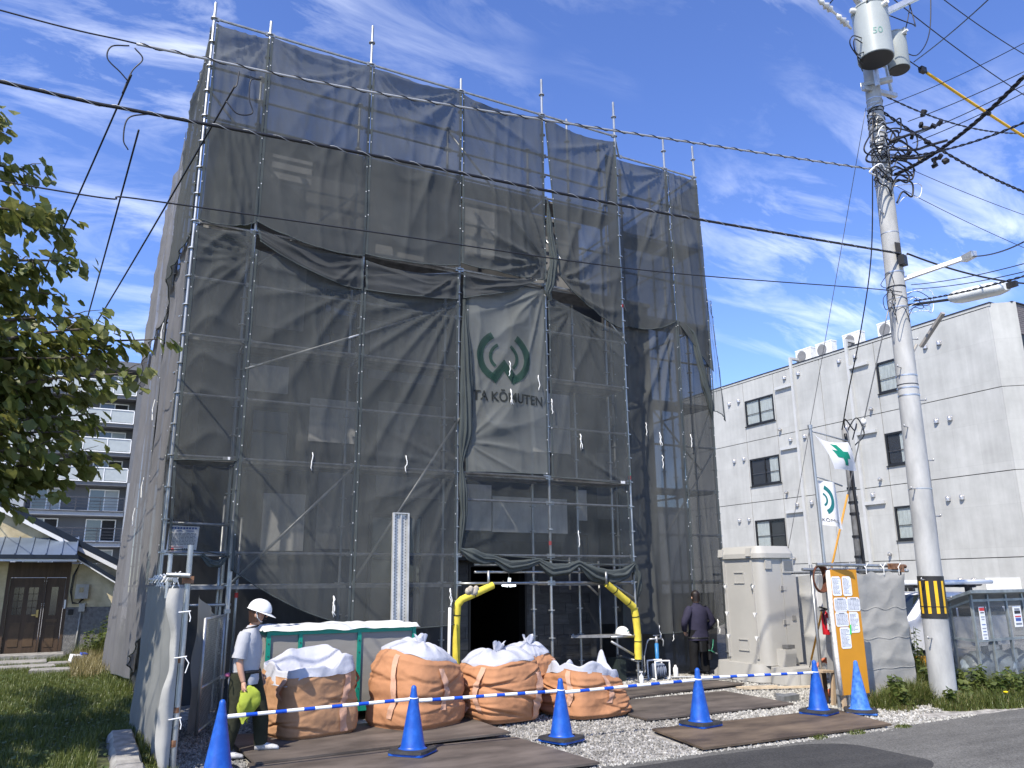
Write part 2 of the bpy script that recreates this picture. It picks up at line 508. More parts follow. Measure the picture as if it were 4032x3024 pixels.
# ================================================================== cones and bars
m_cone = M('blue_cone_plastic', (0.004, 0.075, 0.42), 0.42, 0, 0.15, 9, 0.04, 60, col2=(0.016, 0.115, 0.48), spec=0.5, lo=.45, hi=.8)
m_cone_old = M('scuffed_blue_plastic', (0.012, 0.11, 0.48), 0.5, 0, 0.2, 14, 0.03, 60, col2=(0.07, 0.20, 0.58), spec=0.4)
m_rubber = M('black_rubber_weight', (0.028, 0.028, 0.03), 0.75, 0, 0.3, 12, 0.1, 50)
m_bar_blue = M('bar_blue', (0.008, 0.07, 0.48), 0.4, 0, 0.08)
m_bar_white = M('bar_white', (0.80, 0.80, 0.79), 0.45, 0, 0.06, 10)

def make_cone(mat):
    root = thing('traffic_cone', 'x', 'traffic cone')
    b = MB()
    b.lathe([(0.148, 0.028), (0.148, 0.05), (0.128, 0.062), (0.122, 0.075), (0.030, 0.60), (0.030, 0.61), (0.027, 0.635), (0.016, 0.650), (0.003, 0.654)], 28)
    body = b.build('cone_body', mat, root, smooth=True, sharp=40)
    q = MB(); q.prism([(-.17, -.19), (.17, -.19), (.19, -.17), (.19, .17), (.17, .19), (-.17, .19), (-.19, .17), (-.19, -.17)], 0.022, None, (0, 0, 0.004))
    q.build('base_flange', mat, root)
    w = MB()
    n = 24; out = []; inn = []
    for i in range(n):
        a = 2 * PI * i / n + PI / 4
        rr = 0.205 / max(abs(math.cos(a)), abs(math.sin(a))); rr = min(rr, 0.262)
        out.append((rr * math.cos(a), rr * math.sin(a))); inn.append((0.152 * math.cos(a), 0.152 * math.sin(a)))
    vs = [(x, y, .027) for x, y in out] + [(x * .97, y * .97, .052) for x, y in out] + [(x, y, .056) for x, y in inn]
    fs = []
    for i in range(n):
        j = (i + 1) % n
        fs += [(i, j, n + j, n + i), (n + i, n + j, 2 * n + j, 2 * n + i)]
    w.add(vs, fs)
    w.build('weight_ring', m_rubber, root)
    return root
CONES = [(0.36, -3.92, 0.1, 'blue cone cut off by the bottom edge, at the left end of the barrier'),
         (2.25, -3.86, 0.75, 'blue cone on a steel plate in front of the second orange bag'),
         (3.96, -3.94, 0.35, 'blue cone on gravel between the third and the slumped orange bag'),
         (5.82, -4.06, 0.2, 'blue cone below the person in the dark jacket'),
         (7.72, -4.13, 0.3, 'blue cone at the right end of the striped barrier bars'),
         (8.33, -4.27, 0.75, 'scuffed blue cone standing free in front of the orange board')]
cone0 = make_cone(m_cone)
cone1 = make_cone(m_cone_old)
for i, (x, y, a, lab) in enumerate(CONES):
    src = cone1 if i == 5 else cone0
    o = src if i in (0, 5) else copy_tree(cone0)
    o.location = (x, y, 0.03 if i in (2, 5) else 0.052); o.rotation_euler = (0, 0, a)
    tag(o, lab, 'traffic cone', 'blue traffic cones along the street')

BARZ = 0.545
def bar(p, q, z0, z1, n, label):
    a = V((p[0], p[1], z0)); b = V((q[0], q[1], z1)); d = (b - a); L = d.length; d.normalize()
    root = thing('barrier_bar', label, 'barrier bar', a, 'blue and white barrier bars between the cones')
    s0, s1 = a + d * 0.05, b - d * 0.05
    k = 2 * n + 1
    tot = n * 0.095 + (n + 1) * 0.145; sc = (s1 - s0).length / tot
    t = 0.0
    for i in range(k):
        ln = (0.095 if i % 2 else 0.145) * sc
        w = MB(); w.tube(s0 + d * t, s0 + d * (t + ln), 0.0172 if i else 0.0195, n=12)
        w.build('blue_stripe' if i % 2 else 'white_sleeve', m_bar_blue if i % 2 else m_bar_white, root, smooth=True, sharp=40)
        t += ln
    for c, dz in ((a, -0.012), (b, 0.012)):
        rg = MB(); pts = []
        rr = 0.043
        for i in range(19):
            th = 2 * PI * i / 18
            pts.append(c + V((math.cos(th) * rr, math.sin(th) * rr, dz * 1.0 + 0.004 * math.sin(th))))
        rg.path(pts, 0.006, 6, cap=False)
        rg.build('end_ring', m_bar_white, root, smooth=True)
    return root
cp = [(c[0], c[1]) for c in CONES]
bz = [0.03 if i in (2, 5) else 0.052 for i in range(6)]
bar(cp[0], cp[1], bz[0] + .50, bz[1] + .52, 6, 'striped bar in front of the leftmost orange bag')
bar(cp[1], cp[2], bz[1] + .50, bz[2] + .52, 6, 'striped bar in front of the two middle orange bags')
bar(cp[2], cp[3], bz[2] + .50, bz[3] + .515, 5, 'striped bar in front of the low slumped orange bag')
bar(cp[3], cp[4], bz[3] + .535, bz[4] + .50, 6, 'striped bar in front of the portable toilet')

# ================================================================== bulk bags
m_bag = cloth_mat('orange_bulk_bag', (0.42, 0.205, 0.105), 0.06, 0.10, 3.5, 0.35, 14, 0.85)
m_bag2 = cloth_mat('tan_bulk_bag', (0.43, 0.24, 0.13), 0.06, 0.10, 3.5, 0.35, 14, 0.85)
m_belt = cloth_mat('bag_webbing', (0.55, 0.33, 0.23), 0.08, 0.10, 8, 0.3, 30, 0.85)
m_liner = cloth_mat('white_bag_liner', (0.52, 0.535, 0.60), 0.18, 0.05, 5, 0.9, 9, 0.55)
m_rubble = M('bag_contents', (0.42, 0.42, 0.42), 0.9, 0, 0.4, 8, 0.6, 20)

def make_folds(seed, h):
    """valleys where the cloth is pinched: height, bearing, half width, tilt, depth, sharpness"""
    q = random.Random(int(seed * 100)); out = []
    for k in range(17):
        out.append((q.uniform(.04, .95) * h, q.uniform(0, 2 * PI), q.uniform(.35, 1.3), q.uniform(-.16, .16), q.uniform(.006, .026), q.uniform(.010, .026)))
    return out
def wr(u, z, s, fl):
    a = 2 * PI * u; d = 0.0
    for (z0, a0, hw, tl_, dp, sh) in fl:
        da = (a - a0 + PI) % (2 * PI) - PI
        if abs(da) > hw: continue
        zc = z0 + tl_ * da + .02 * math.sin(3 * da + s)
        t = (z - zc) / sh
        if abs(t) > 6: continue
        w = math.cos(da / hw * PI / 2) ** .7
        d += w * dp * (-math.exp(-t * t) + .55 * math.exp(-((t - 1.9) / 1.6) ** 2))
    c, sn = math.cos(a), math.sin(a)
    m = max(0, noise.noise(V((c * 1.2 + s, sn * 1.2, z * 2.2))) + .15)
    p = V((c * 2.6, sn * 2.6, z * 9 + 1.5 * math.sin(2 * a + s)))
    d += .030 * m * (.5 - abs(noise.noise(p + V((s, 0, 0)))) * 2) + .045 * noise.noise(V((c * 1.1 + s * 2, sn * 1.1, z * 1.7))) + .004 * noise.noise(V((c * 9, sn * 9, z * 16 + s)))
    return d

def bulk_bag(label, x, y, z, r, h, seed, mat, lean=(0, 0), tilt=(0, 0), style='closed', prof=None, sq=0.30, rot=0.4, straps=()):
    root = thing('bulk_bag', label, 'bulk bag', (x, y, z), 'orange bulk bags of rubble')
    prof = prof or [(0, .90), (.06, .99), (.25, 1.05), (.5, 1.03), (.75, .99), (.92, .93), (1, .86)]
    def pr(t):
        for (t0, a), (t1, b) in zip(prof[:-1], prof[1:]):
            if t <= t1 + 1e-9:
                k = (t - t0) / (t1 - t0); k = k * k * (3 - 2 * k)
                return a + (b - a) * k
        return prof[-1][1]
    fl = make_folds(seed, h)
    def rim(u):
        a = 2 * PI * u
        return 1 + tilt[0] * math.cos(a) + tilt[1] * math.sin(a) + 0.05 * noise.noise(V((math.cos(a) * 1.5 + seed, math.sin(a) * 1.5, 0)))
    def side(u, t, off=0.0):
        a = 2 * PI * u
        zz = h * t * (1 + (rim(u) - 1) * t)
        k = (abs(math.cos(a - rot)) ** (2 + 10 * sq) + abs(math.sin(a - rot)) ** (2 + 10 * sq)) ** (-1 / (2 + 10 * sq))
        rr = r * pr(t) * (1 + (k - 1) * 0.75) + wr(u, zz, seed, fl) * (0.35 + 0.65 * min(1, t * 6)) + off
        return V((x + lean[0] * t * t + rr * math.cos(a), y + lean[1] * t * t + rr * math.sin(a), z + zz))
    b = MB()
    nu, nv = 150, 84
    b.grid(lambda u, t: side(u, t), nu, nv, closed=True)
    b.add([side(i / nu, 0) for i in range(nu)], [tuple(reversed(range(nu)))])
    b.build('bag_body', mat, root, smooth=True)
    # liner
    lm = MB()
    cx, cy = x + lean[0], y + lean[1]
    if style == 'closed':
        pk = V((cx + 0.05 * math.cos(seed), cy + 0.05 * math.sin(seed), z + h + 0.10))
        def lf(u, t):
            e = side(u, 1.0, 0.012) + V((0, 0, -0.05 - 0.05 * math.sin(6 * PI * u + seed)))
            a = 2 * PI * u
            if t < 0.12:
                return e.lerp(side(u, 1.0, 0.006) + V((0, 0, .012)), t / .12)
            k = (t - .12) / .88
            p = (side(u, 1.0, 0.006) + V((0, 0, .012))).lerp(pk, k)
            p.z += 0.06 * math.sin(PI * k) * (1 + .4 * math.sin(a * 2 + seed))
            p.z += 0.034 * (1 - abs(math.sin(a * 4.5 + 3 * noise.noise(V((math.cos(a), math.sin(a), seed)))))) * math.sin(PI * min(1, k * 1.2)) - 0.01 * math.cos(11 * a + seed) * k
            return p + V((0, 0, 0.02 * noise.noise(V((p.x * 7, p.y * 7, seed)))))
        lm.grid(lf, 96, 26, closed=True)
        # tied-off neck
        def nk(u, t):
            a = 2 * PI * u
            w = 0.030 + 0.045 * t + 0.018 * math.sin(5 * a + seed) * t
            return pk + V((math.cos(a) * w + 0.05 * t * math.cos(seed * 3), math.sin(a) * w + 0.05 * t * math.sin(seed * 3), -0.015 + 0.13 * t + 0.03 * math.sin(3 * a + seed) * t))
        lm.grid(nk, 20, 5, closed=True)
    else:
        dep = 0.12
        def lf(u, t):
            a = 2 * PI * u
            up = 0.07 + 0.10 * max(0, noise.noise(V((math.cos(a) * 1.8 + seed, math.sin(a) * 1.8, 1)))) * 2 + (0.17 if style == 'flap' else 0.0) * max(0, math.cos(a - 0.25)) ** 8
            e0 = side(u, 1.0, 0.014) + V((0, 0, -0.07 - 0.05 * math.sin(4 * PI * u + seed)))
            e1 = side(u, 1.0, -0.012) + V((0, 0, up))
            c = V((cx, cy, z + h - dep))
            if t < .25: p = e0.lerp(e1, t / .25)
            else:
                k = (t - .25) / .75
                p = e1.lerp(c, k); p.z -= 0.10 * math.sin(PI * k)
            p += V((0.03 * noise.noise(p * 6 + V((seed, 0, 0))), 0.03 * noise.noise(p * 6 + V((0, seed, 0))), 0.055 * noise.noise(p * 5 + V((0, 0, seed)))))
            return p
        lm.grid(lf, 90, 30, closed=True)
    lm.build('liner', m_liner, root, smooth=True)
    if style == 'open':
        cb = MB()
        rr = random.Random(int(seed * 10))
        for i in range(10):
            a = rr.uniform(0, 6.28); d = rr.uniform(0, r * .4)
            cb.box((cx + d * math.cos(a), cy + d * math.sin(a), z + h - 0.10 + rr.uniform(-.03, .05)), (rr.uniform(.05, .16), rr.uniform(.03, .07), rr.uniform(.02, .06)), rotm(rr.uniform(-.5, .5), rr.uniform(-.5, .5), rr.uniform(0, 3)))
        cb.build('rubble', m_rubble, root)
    for (u0, ta, tb, w, loose) in straps:
        sb = MB()
        def sf(p, q):
            t = tb + (ta - tb) * q
            uu = u0 + (p - .5) * w / (2 * PI * r) + 0.012 * math.sin(q * 5 + seed)
            return side(uu, t, 0.010 + loose * math.sin(PI * q) + 0.006 * math.sin(q * 17 + p * 3))
        sb.grid(sf, 4, 26)
        sb.build('lifting_strap', m_belt, root, smooth=True)
    return root
bulk_bag('tan bulk bag with open top, beside the worker in the white helmet', 1.55, -2.22, 0.078, .475, .72, 1.3, m_bag2, style='open', tilt=(0.06, 0.10), sq=0.42, rot=0.25,
         prof=[(0, .93), (.06, 1.0), (.3, 1.04), (.6, 1.02), (.85, 1.02), (1, .97)],
         straps=((0.86, 0.05, 0.93, .075, .012), (0.985, .55, .98, .07, .06), (0.62, .6, .97, .07, .03)))
bulk_bag('tall tied orange bulk bag, second from the left, white liner on top', 2.86, -2.30, 0.078, .485, .80, 4.7, m_bag, lean=(0.05, 0.0), tilt=(-0.10, 0.03), style='closed', sq=0.30, rot=0.5,
         prof=[(0, .98), (.08, 1.06), (.26, 1.08), (.36, 1.0), (.50, 1.05), (.72, 1.0), (.9, .92), (1, .80)],
         straps=((0.80, 0.25, 0.86, .085, .02), (0.60, .15, .95, .07, .03), (0.97, .1, .6, .06, .10)))
bulk_bag('round tied orange bulk bag in front of the dark doorway', 4.00, -2.30, 0.045, .455, .70, 8.1, m_bag, style='closed', sq=0.32, rot=0.15, tilt=(0.03, -0.02),
         prof=[(0, .90), (.08, .98), (.3, 1.06), (.6, 1.07), (.8, 1.02), (.93, .95), (1, .88)],
         straps=((0.865, 0.02, 0.80, .10, .015), (0.60, .2, .95, .07, .03)))
bulk_bag('small orange bulk bag half hidden behind the round one', 4.72, -1.72, 0.03, .40, .74, 12.9, m_bag, style='closed', sq=0.25,
         prof=[(0, .9), (.1, 1.0), (.5, 1.05), (.85, .9), (1, .7)], straps=((0.9, .3, .9, .07, .02),))
bulk_bag('low slumped orange bulk bag with loose white liner', 5.20, -2.46, 0.035, .475, .50, 17.4, m_bag, style='flap', sq=0.45, rot=0.15, tilt=(-0.14, -0.08),
         prof=[(0, .98), (.1, 1.06), (.3, 1.03), (.6, .98), (.85, .93), (1, .84)],
         straps=((0.78, .35, .95, .08, .02), (0.97, .05, .9, .07, .05), (0.60, .3, .98, .07, .03)))
# ================================================================== scaffold
PX = [0.0, 0.891, 2.649, 4.394, 6.146, 7.879]
YB = 0.62                                    # inner row
RX = [8.42, 9.66, 10.51]                     # set-back part on the right
RY = 0.62
TOP = 10.72
K = 0.45
scaf = thing('scaffolding', 'tall galvanised tube scaffold wrapped round the building shell', 'scaffolding', (4.4, 0, 0))

def post_mesh(h):
    b = MB()
    b.tube((0, 0, 0.06), (0, 0, h), 0.0243, n=10)
    b.box((0, 0, 0.03), (0.14, 0.14, 0.012)); b.tube((0, 0, 0.03), (0, 0, 0.3), 0.017, n=8)
    b.lathe([(0.045, 0.20), (0.045, 0.225)], 8)
    z = 0.37
    while z < h - 0.02:
        b.lathe([(0.026, z - .012), (0.058, z - .008), (0.058, z + .008), (0.026, z + .012)], 8)
        z += K
    me = b.build('post', m_galv, None).data
    return me
_pm = {}
def post(x, y, h):
    if h not in _pm:
        _pm[h] = post_mesh(h)
        o = [q for q in bpy.data.objects if q.data == _pm[h]][0]
        bpy.data.objects.remove(o)
    return inst('post', _pm[h], scaf, (x, y, 0))
for x, h in zip(PX, (11.02, 10.98, 11.52, 10.98, 11.52, 11.52)): post(x, 0, h)
for x in PX: post(x, YB, 10.9 if x > 7 else 10.3)
post(7.1, YB, 11.25)
for x, h in zip(RX, (10.4, 11.52, 11.52)): post(x, RY, h)
for x in RX: post(x, RY + .6, 10.6)
SY = [1.9, 3.65, 5.4, 7.15, 8.9]
for y in SY: post(0, y, 10.9); post(10.51, y, 10.9)
for x in (1.7, 3.4, 5.1, 6.8, 8.5): post(x, 8.9, 11.1)

_rm = {}
def rail(p, q, r=0.0213, name='rail', mat=None):
    p, q = V(p), V(q)
    d = q - p
    key = (round(d.length, 3), r)
    if key not in _rm:
        b = MB(); L = d.length
        b.tube((0.03, 0, 0), (L - .03, 0, 0), r, n=8)
        b.box((0.045, 0, 0), (0.06, 0.035, 0.07)); b.box((L - .045, 0, 0), (0.06, 0.035, 0.07))
        o = b.build('rail', mat or m_galv); _rm[key] = o.data
        bpy.data.objects.remove(o)
    o = inst(name, _rm[key], scaf, p)
    o.rotation_euler = d.to_track_quat('X', 'Z').to_euler()
    return o
def kz(k): return TOP - K * k
# front face: guard rails every 0.9 m, decks every 1.8 m
for i in range(5):
    for k in (0, 2, 4, 6, 8, 10, 12, 14, 16, 17, 19, 20):
        if i < 3 and k in (17, 20): continue
        rail((PX[i], 0, kz(k)), (PX[i + 1], 0, kz(k)))
    for k in (2, 4, 8, 12, 16, 20):
        rail((PX[i], YB, kz(k)), (PX[i + 1], YB, kz(k)))
for x in PX:
    for k in (4, 8, 12, 16, 20): rail((x, 0, kz(k)), (x, YB, kz(k)), name='ledger')
for a, b in zip(RX[:-1], RX[1:]):
    for k in (0, 2, 4, 6, 8, 10, 12, 14, 16, 18, 20): rail((a, RY, kz(k)), (b, RY, kz(k)))
    for k in (4, 8, 12, 16, 20): rail((a, RY + .6, kz(k)), (b, RY + .6, kz(k)))
rail((7.879, 0, kz(0)), (8.42, RY, kz(0))); rail((7.879, 0, kz(8)), (8.42, RY, kz(8)))
rail((RX[1], RY, kz(16)), (RX[2], RY, kz(12)), name='brace'); 
for ya, yb in zip([0] + SY[:-1], SY):
    for k in (0, 4, 8, 12, 16, 20):
        rail((0, ya, kz(k)), (0, yb, kz(k)))
        rail((10.51, max(ya, .62), kz(k)), (10.51, yb, kz(k)))
    rail((10.51, max(ya, .62), kz(2)), (10.51, yb, kz(2)))
bx = [0, 1.7, 3.4, 5.1, 6.8, 8.5, 10.51]
for a, b in zip(bx[:-1], bx[1:]):
    for k in (0, 2, 4, 6): rail((a, 8.9, kz(k)), (b, 8.9, kz(k)))
# diagonal braces
def brace(p, q): 
    b = MB(); b.tube(p, q, 0.0213, n=8); return b.build('brace', m_galv, scaf, smooth=True)
brace((PX[4], -.05, kz(6)), (PX[5], -.05, kz(10)))
brace((PX[1], -.055, kz(20)), (PX[2], -.055, kz(16)))
brace((PX[1], -.055, kz(13)), (PX[3], -.055, kz(9.5)))
brace((PX[2], -.055, kz(20)), (PX[3], -.055, kz(14)))
brace((PX[1], .66, kz(9)), (PX[2], .66, kz(5))); brace((PX[3], .66, kz(1)), (PX[4], .66, kz(5)))
brace((PX[2], -.05, kz(9)), (PX[3], -.05, kz(8.2)))
brace((8.42, .58, kz(20)), (10.51, .58, kz(14))); brace((8.42, .7, kz(11)), (10.2, .7, kz(15)))
brace((9.66, 1.3, kz(2)), (10.51, 3.0, kz(4))); brace((0.1, .7, kz(2)), (1.7, .7, kz(6)))
# decks of perforated steel plank
m_deck = M('steel_deck', (0.25, 0.25, 0.25), 0.6, 0.5, 0.3, 6)
for k in (4, 8, 12, 16, 20):
    for i in range(5):
        if i == 3 and k == 20: continue
        b = MB(); b.bb(PX[i] + .05, PX[i + 1] - .05, 0.06, 0.56, kz(k) - .05, kz(k) - .005); b.build('deck', m_deck, scaf)
    for a, c in zip(RX[:-1], RX[1:]):
        b = MB(); b.bb(a + .05, c - .05, RY + .06, RY + .56, kz(k) - .05, kz(k) - .005); b.build('deck', m_deck, scaf)
# red and green marking tape on the posts
tm = MB(); m_tape_r = M('red_tape', (0.5, 0.05, 0.05), 0.6); m_tape_g = M('green_tape', (0.1, 0.4, 0.2), 0.6)
for x, z in ((PX[5], 6.95), (PX[5], 3.57), (PX[3], 1.3), (PX[4], 2.35), (1.05, 1.55)):
    tm.tube((x, 0 if x != 1.05 else .25, z), (x, 0 if x != 1.05 else .25, z + .07), 0.0265, n=10, m=0)
tm.tube((PX[5], 0, 3.65), (PX[5], 0, 3.69), 0.0265, n=10, m=1)
tm.build('marking_tape', [m_tape_r, m_tape_g], scaf)
# entrance staging: step plank, short tubes
sp = MB(); sp.box((7.22, 0.30, 0.80), (0.92, 0.24, 0.045), rotm(0, 0, -0.42)); sp.build('step_plank', m_deck, scaf)
for p, q in (((6.85, .48, .80), (6.85, .48, .84)), ((7.33, 0, .79), (7.86, 0, .79)), ((7.33, 0, .72), (7.85, .0, .45)), ((7.53, .62, 0), (7.53, .62, 2.1)), ((6.9, .62, 1.72), (7.9, .62, 1.72)), ((6.9, .62, 1.6), (6.9, .62, 2.2)),
             ((4.39, 0, 1.72), (4.89, -.15, 1.72)), ((4.89, -.15, 1.66), (4.89, -.15, 1.92)), ((7.14, -.2, 1.69), (7.14, -.2, 1.9)), ((7.2, -.05, 1.78), (7.82, -.03, 1.45)), ((7.25, .62, 1.70), (7.5, .62, 1.5)),
             ((7.87, .62, .42), (7.87, 0, .37)), ((1.05, .25, 0), (1.05, .25, 2.7)), ((.8, .3, 0), (.8, .3, 3.0)), ((.2, .0, 1.46), (.95, .0, 1.46))):
    b = MB(); b.tube(p, q, 0.0213, n=8); b.build('short_tube', m_galv, scaf, smooth=True)
# edge tubes of the lower entrance opening
for z, y in ((2.02, -.02), (1.90, -.03)):
    b = MB(); b.tube((PX[3] + .3, y, z), (PX[5], y, z), 0.0213, n=8); b.build('short_tube', m_galv, scaf, smooth=True)

# foam padding on the entrance posts
def pad(label, pts, r):
    root = thing('foam_pad', label, 'foam padding', pts[0], 'yellow foam tubes padding the entrance posts')
    b = MB()
    ps = []
    for i, (p, q) in enumerate(zip(pts[:-1], pts[1:])):
        for j in range(4): ps.append(V(p).lerp(V(q), j / 4))
    ps.append(V(pts[-1]))
    b.path(ps, [r * (1 + .035 * math.sin(i * .9)) for i in range(len(ps))], 14)
    b.build('foam_tube', m_yellow_foam, root, smooth=True, sharp=50)
    t = MB()
    for k in (0.3, 0.75):
        c = ps[int(k * (len(ps) - 1))]; dd = (ps[int(k * (len(ps) - 1)) + 1] - c).normalized()
        t.tube(c - dd * .006, c + dd * .006, r * 1.12, n=14)
    t.build('tie_band', m_black, root)
pad('yellow foam pad bent over the post left of the doorway', [(4.385, -.03, .42), (4.37, -.06, 1.08), (4.37, -.10, 1.40), (4.43, -.13, 1.475), (4.70, -.15, 1.585), (4.97, -.15, 1.69)], 0.058)
pad('yellow foam pad on the corner post right of the doorway', [(7.875, -.02, .40), (7.89, -.02, .80), (7.86, -.03, 1.08), (7.82, -.04, 1.27)], 0.064)
pad('slanting yellow foam pad reaching from the right corner post', [(7.80, -.06, 1.29), (7.55, -.08, 1.46), (7.20, -.12, 1.70)], 0.062)

# ================================================================== building shell
m_shell = M('charcoal_cladding', (0.060, 0.061, 0.063), 0.8, 0, 0.25, 2, 0.1, 30, stretch=(1, 1, .3))
m_board_pale = M('pale_wall_board', (0.46, 0.46, 0.45), 0.8, 0, 0.12, 3)
m_board_mid = M('grey_wall_board', (0.20, 0.20, 0.198), 0.8, 0, 0.18, 3)
m_tile = M('dark_stone_tile', (0.040, 0.041, 0.043), 0.45, 0, 0.3, 5, 0.15, 20, stretch=(1, 1, 4), island=0.0)
m_tile2 = M('dark_stone_tile_light', (0.055, 0.056, 0.058), 0.4, 0, 0.3, 5, 0.15, 20, stretch=(1, 1, 4))
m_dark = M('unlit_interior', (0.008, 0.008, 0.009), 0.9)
m_glass_dark = glass_mat('dark_window_glass', (0.012, 0.014, 0.017), 0.06)
m_frame_dark = M('black_window_frame', (0.015, 0.015, 0.016), 0.4, 0.2)
shell = thing('unfinished_building', 'dark unfinished building shell behind the scaffold nets', 'building', (5, 1.3, 0))
W0 = 1.30
def part(name, mat, *boxes, parent=None):
    b = MB()
    for q in boxes: b.bb(*q)
    return b.build(name, mat, parent or shell)
part('wall', m_shell, (0.42, 4.96, W0, W0 + .25, 2.0, 9.45), (4.96, 7.75, W0, W0 + .25, 2.62, 9.15))
part('wall', m_shell, (0.42, 4.80, W0, W0 + .25, 0, 2.0), (4.80, 5.21, W0 + .03, W0 + .25, 0, 2.62), (6.35, 8.0, W0 + .03, W0 + .25, 0, 2.62), (5.21, 6.35, W0 + .03, W0 + .25, 2.01, 2.62))
part('wall', m_shell, (7.75, 10.0, 1.95, 2.2, 0, 7.9), (7.75, 8.0, W0, 1.95, 0, 7.9))
part('side_wall', m_shell, (0.42, .67, W0 + .25, 8.3, 0, 9.40)); part('side_wall', m_shell, (9.75, 10.0, 2.2, 8.3, 0, 7.85))
part('rear_wall', m_shell, (.67, 9.75, 8.1, 8.3, 0, 9.0))
part('roof', m_shell, (0.8, 7.75, W0 + .05, 8.2, 8.9, 9.0), (7.75, 9.9, 2.0, 8.2, 7.6, 7.7))
part('parapet', m_board_mid, (0.37, 4.97, W0 - .04, W0 + .3, 9.452, 9.54), (4.98, 7.8, W0 - .04, W0 + .3, 9.152, 9.24), (7.81, 10.05, 1.90, 2.25, 7.902, 7.98))
for q in ((5.08, 5.72, 8.02, 9.08), (1.15, 1.80, 4.86, 5.33), (1.52, 2.20, 2.26, 3.18), (2.19, 3.03, 4.09, 4.84), (5.10, 5.64, 2.66, 3.5), (5.66, 7.28, 2.64, 3.30), (7.5, 7.74, 2.9, 3.5), (3.25, 4.2, 7.0, 7.9), (5.2, 6.0, 6.1, 7.2), (6.5, 7.4, 4.2, 5.4)):
    part('wall_board', m_board_pale, (q[0], q[1], W0 - .022, W0 - .002, q[2], q[3]))
for q in ((1.2, 2.0, 6.0, 7.4), (2.4, 3.1, 2.3, 3.6), (3.4, 4.6, 3.2, 4.9), (6.3, 7.5, 7.3, 8.8), (3.2, 4.5, 5.3, 6.4), (1.9, 3.0, 8.0, 9.0)):
    part('wall_board', m_board_mid, (q[0], q[1], W0 - .021, W0 - .002, q[2], q[3]))
for j in range(3): part('wall_board', m_board_pale, (1.28, 1.99, W0 - .024, W0 - .002, 8.80 + j * .2, 8.92 + j * .2))
for q in ((8.4, 8.9, 3.0, 4.4), (9.1, 9.6, 1.9, 2.6), (8.3, 8.75, 5.6, 6.9), (9.2, 9.75, 3.9, 5.2), (8.35, 9.2, .9, 1.9)):
    part('wall_board', m_board_mid, (q[0], q[1], 1.928, 1.948, q[2], q[3]))
for (x0, x1, z0, z1, y) in ((3.55, 4.55, 7.9, 9.0, W0), (2.3, 3.0, 5.6, 6.9, W0), (5.9, 6.8, 8.0, 9.0, W0), (1.2, 1.9, 3.5, 4.6, W0), (3.3, 4.3, 1.0, 2.9, W0), (6.1, 7.2, 5.6, 6.9, W0), (9.0, 9.6, 5.6, 6.9, 1.95), (8.95, 9.6, 2.8, 3.8, 1.95)):
    b = MB(); w = .06
    b.bb(x0, x1, y - .06, y - .003, z0, z0 + w); b.bb(x0, x1, y - .06, y - .003, z1 - w, z1); b.bb(x0, x0 + w, y - .06, y - .003, z0 + w, z1 - w); b.bb(x1 - w, x1, y - .06, y - .003, z0 + w, z1 - w)
    wo = b.build('window', m_frame_dark, shell)
    p = MB(); p.bb(x0 + w, x1 - w, y - .03, y - .006, z0 + w, z1 - w); p.build('pane', m_glass_dark, wo)
# entrance: tiles, canopy, doorway
tw, th = 0.40, 0.188
tmesh = {}
for j in range(11):
    z0 = 0.02 + j * th
    off = (j % 2) * tw * 0.5 + (j % 3) * .07
    x = 4.81 - off
    while x < 8.0:
        a, c = max(x, 4.81), min(x + tw, 8.0)
        x += tw
        for (p, q) in ((4.81, 5.19), (6.37, 8.0)):
            a2, c2 = max(a, p), min(c, q)
            if c2 - a2 < .03: continue
            b = MB(); dy = rnd.uniform(0, .006)
            b.bb(a2 + .003, c2 - .003, W0 + .005 - dy, W0 + .028, z0 + .003, z0 + th - .003)
            b.build('tile', m_tile if rnd.random() < .6 else m_tile2, shell)
part('canopy', m_frame_dark, (4.78, 6.95, 0.98, W0 + .02, 2.12, 2.46))
part('door_frame', m_frame_dark, (5.19, 5.23, W0 - .01, W0 + .24, 0, 2.05), (6.33, 6.37, W0 - .01, W0 + .24, 0, 2.05), (5.235, 6.325, W0 - .01, W0 + .24, 2.01, 2.05))
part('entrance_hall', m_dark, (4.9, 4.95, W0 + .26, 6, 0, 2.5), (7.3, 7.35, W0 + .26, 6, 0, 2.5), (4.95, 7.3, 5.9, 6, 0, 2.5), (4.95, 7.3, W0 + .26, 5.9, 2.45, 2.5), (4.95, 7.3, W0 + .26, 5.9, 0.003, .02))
wl_ = thing('work_lamp', 'lit white work lamp with three blades hanging inside the dark doorway', 'lamp', (6.87, 3.0, 1.7))
m_lamp = emit_mat('lit_lamp_panel', (0.85, 0.95, 1.0), 1.6)
for k, a in enumerate((0.1, 1.45, 3.0)):
    b = MB(); b.box((6.87 + .09 * math.cos(a), 3.0, 1.665 + .09 * math.sin(a)), (.14, .02, .055), rotm(0, -a, 0)); b.build('lamp_blade', m_lamp, wl_)
b = MB(); b.ball((6.73, 3.0, 1.75), .03); b.tube((6.87, 3.0, 1.66), (6.87, 3.0, 2.45), .008); b.build('lamp_stem', m_white, wl_)
